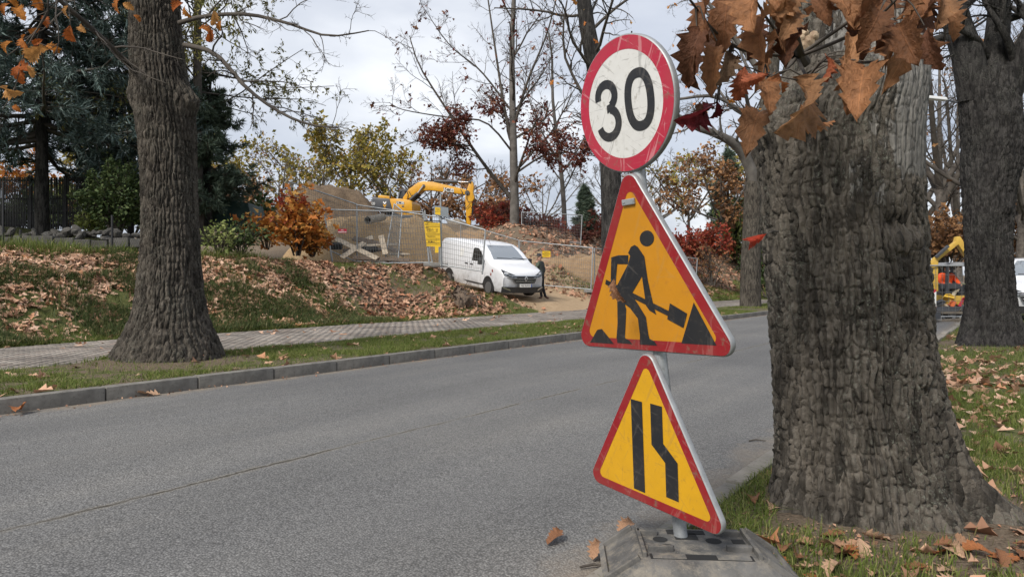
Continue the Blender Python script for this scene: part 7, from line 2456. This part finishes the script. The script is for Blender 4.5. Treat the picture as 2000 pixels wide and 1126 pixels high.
mprism('console', [(245, 535), (430, 535), (430, 580), (245, 580)], -.45, -.2, MT['mgrey'])
mprism('house', [(235, 640), (520, 640), (520, 720), (235, 720)], -.5, .8, MT['myel'])
mprism('blade', [(210, 860), (450, 850), (450, 905), (215, 900)], -1.1, -1.0, MT['steel'])
for y in (-.4, .6):
    mprism('track', [(235, 740), (520, 740), (545, 780), (520, 830), (235, 830), (212, 780)], y - .2, y + .2, MT['mgrey'], bevel=.03)
w0 = at(1851, 562, Ym)
wk = empty('person', 'worker in an orange high-visibility jacket sitting in the small digger', 'person', loc=(w0.x, w0.y - .02, w0.z))
J2 = {'pel': (0, .12, -.05), 'sp': (0, .12, .15), 'ch': (0, .1, .36), 'nk': (0, .08, .5), 'hd0': (0, .05, .58), 'hd1': (0, .04, .68), 'shl': (-.2, .09, .40), 'ell': (-.29, -.05, .18), 'wrl': (-.22, -.27, .12), 'shr': (.2, .09, .40), 'elr': (.29, -.05, .18), 'wrr': (.2, -.27, .12),
      'hl': (-.1, .06, -.07), 'kl': (-.13, -.3, -.02), 'al': (-.13, -.32, -.40), 'tl': (-.13, -.45, -.45), 'hr': (.1, .06, -.07), 'kr': (.13, -.3, -.02), 'ar': (.13, -.32, -.40), 'tr': (.13, -.45, -.45)}
n2l = list(J2)


def reg2(c):
    if c.z > .53:
        return 0
    if c.z > .03 and not (abs(c.x) < .22 and c.y < -.12 and c.z < .07):
        return 1
    return 2


b2_ = skin_body('body', [J2[n_] for n_ in n2l], [(n2l.index(a), n2l.index(b_)) for a, b_ in E_], [rad_[n_] for n_ in names], wk, [MT['skin'], MT['hivis'], MT['trouser']], reg2)
face(b2_, (0, .04, .64), (0, -1, -.1))
MB().tube([(0, .06, .66), (0, .055, .71), (0, .05, .77), (0, .05, .79)], [.097, .1, .07, .02], 14).build('hair', MT['hair'], wk, smooth=True)
MB().tube([(-.1, .09, .49), (0, .0, .5), (.1, .09, .49)], [.05, .055, .05], 8).build('collar', MT['jacket_dark'], wk, smooth=True)
for s, k in ((-1, 'wrl'), (1, 'wrr')):
    hand(wk, J2[k], (-.2 * s, -1, 0), (-s, 0, .2), MT['skin'], 1.0, .7)
# low fence in front, striped board, clutter
fpn = at(1831, 623, 21.6)
panel('bar fence panel in front of the small digger', at(1814, 518.5, 21.4), at(1892, 518.5, 21.6), at(1890, 622, 21.6), at(1816, 622, 21.4), nw=6, nh=6, foot=True, group=None, wr=.006)
sb = empty('striped_barrier', 'red and white warning board left of the small digger', 'barrier', loc=at(1822, 605, 21.0))
MB().box((0, 0, .28), (.19, .03, .68)).build('white_board', MT['bwhite'], sb)
for z, in ((.55,), (.02,)):
    MB().add([(-.094, -.018, z - .12), (.094, -.018, z + .02), (.094, -.018, z + .08), (-.094, -.018, z + .07)], [(0, 1, 2, 3)]).build('red_stripe', MT['bred'], sb)
MB().box((0, .1, -.16), (.3, .5, .22)).build('foot', MT['mgrey'], sb)
gq = np.random.default_rng(3)
cm = [simple('tool_orange', (.55, .12, .03), .5), simple('tool_yellow', (.6, .38, .04), .5), MT['mgrey'], simple('tool_grey', (.25, .24, .22), .6), MT['steel'], simple('tool_red', (.4, .03, .05), .5), simple('bag_beige', (.4, .35, .26), .8)]
lab_ = ['orange', 'yellow', 'dark', 'grey', 'rusty', 'red', 'beige']
plc = ['on top of the tool heap', 'at the left of the tool heap', 'in the middle of the tool heap', 'low in the tool heap', 'at the right of the tool heap']
k = 0
for (px, py, w, h, c_) in ((1852, 581, .3, .1, 1), (1858, 593, .22, .16, 0), (1842, 600, .34, .16, 6), (1864, 605, .25, .2, 2), (1875, 590, .1, .3, 5), (1870, 615, .08, .5, 4), (1850, 612, .3, .2, 3), (1836, 590, .25, .12, 2), (1860, 620, .3, .12, 2), (1840, 612, .22, .22, 3), (1880, 606, .22, .16, 4), (1860, 575, .06, .42, 6)):
    p = at(px, py, 21.95 + .1 * gq.random())
    o = MB().box((0, 0, 0), (w, .22, h), taper=(.8, .8)).tube([(-w * .4, -.1, h * .3), (0, -.13, h * .62), (w * .4, -.1, h * .3)], .02, 6)
    ob = o.build('tool_case' if w > .15 else 'tool_handle', cm[c_], bevel=.012, label='small %s piece of work gear %s by the digger' % (lab_[c_], ['on top of the heap', 'right of centre', 'left of centre', 'at the right rim', 'leaning at the far right', 'leaning low', 'in the middle', 'at the left top', 'at the bottom', 'at the left bottom', 'at the right bottom', 'standing upright'][k]), cat='tool')  # narrow pieces are plain tool handles of no particular kind
    ob.location = p
    ob.rotation_euler = (gq.normal() * .2, gq.normal() * .5, gq.normal() * .6)
    k += 1
p = at(1853, 631, 21.6)
tc_ = empty('trolley', 'low steel trolley with a wheel under the tool heap', 'trolley', loc=(p.x, p.y, .0))
MB().box((0, .3, .26), (.95, .7, .07)).build('deck', MT['steel'], tc_, bevel=.01)
for sx in (-.36, .1):
    wv = MB().tube([(sx, -.08, .12), (sx, .0, .12)], .12, 18).build('wheel', MT['tyre'], tc_, smooth=50, bevel=.01)
    MB().tube([(sx, -.09, .12), (sx, -.08, .12)], .05, 12).build('hub', MT['rimm'], wv, smooth=50)

# ---------------------------------------------------------------- street lamp seen between the oaks
sl_ = empty('street_lamp', 'street lamp with pale head on a thin arm between the two right oaks', 'street lamp')
q = at(1945, 560, 26)
MB().tube([(q.x, 26, 0.0), (q.x, 26, 6.2), (q.x - .1, 26, 8.0)], [.09, .07, .05], 10).build('pole', MT['galv'], sl_, smooth=60)
a = at(1900, 207, 26)
MB().tube([(q.x - .1, 26, 8.0), (a.x, 26, a.z), tuple(at(1850, 196, 26))], .035, 8).build('arm', MT['mgrey'], sl_, smooth=60)
e = at(1826, 192, 26)
MB().box(e, (.85, .28, .12), Matrix.Rotation(R(6), 3, 'Y'), taper=(.9, .8)).build('lamp_head', simple('lamp_pale', (.55, .56, .56), .4), sl_, bevel=.03)
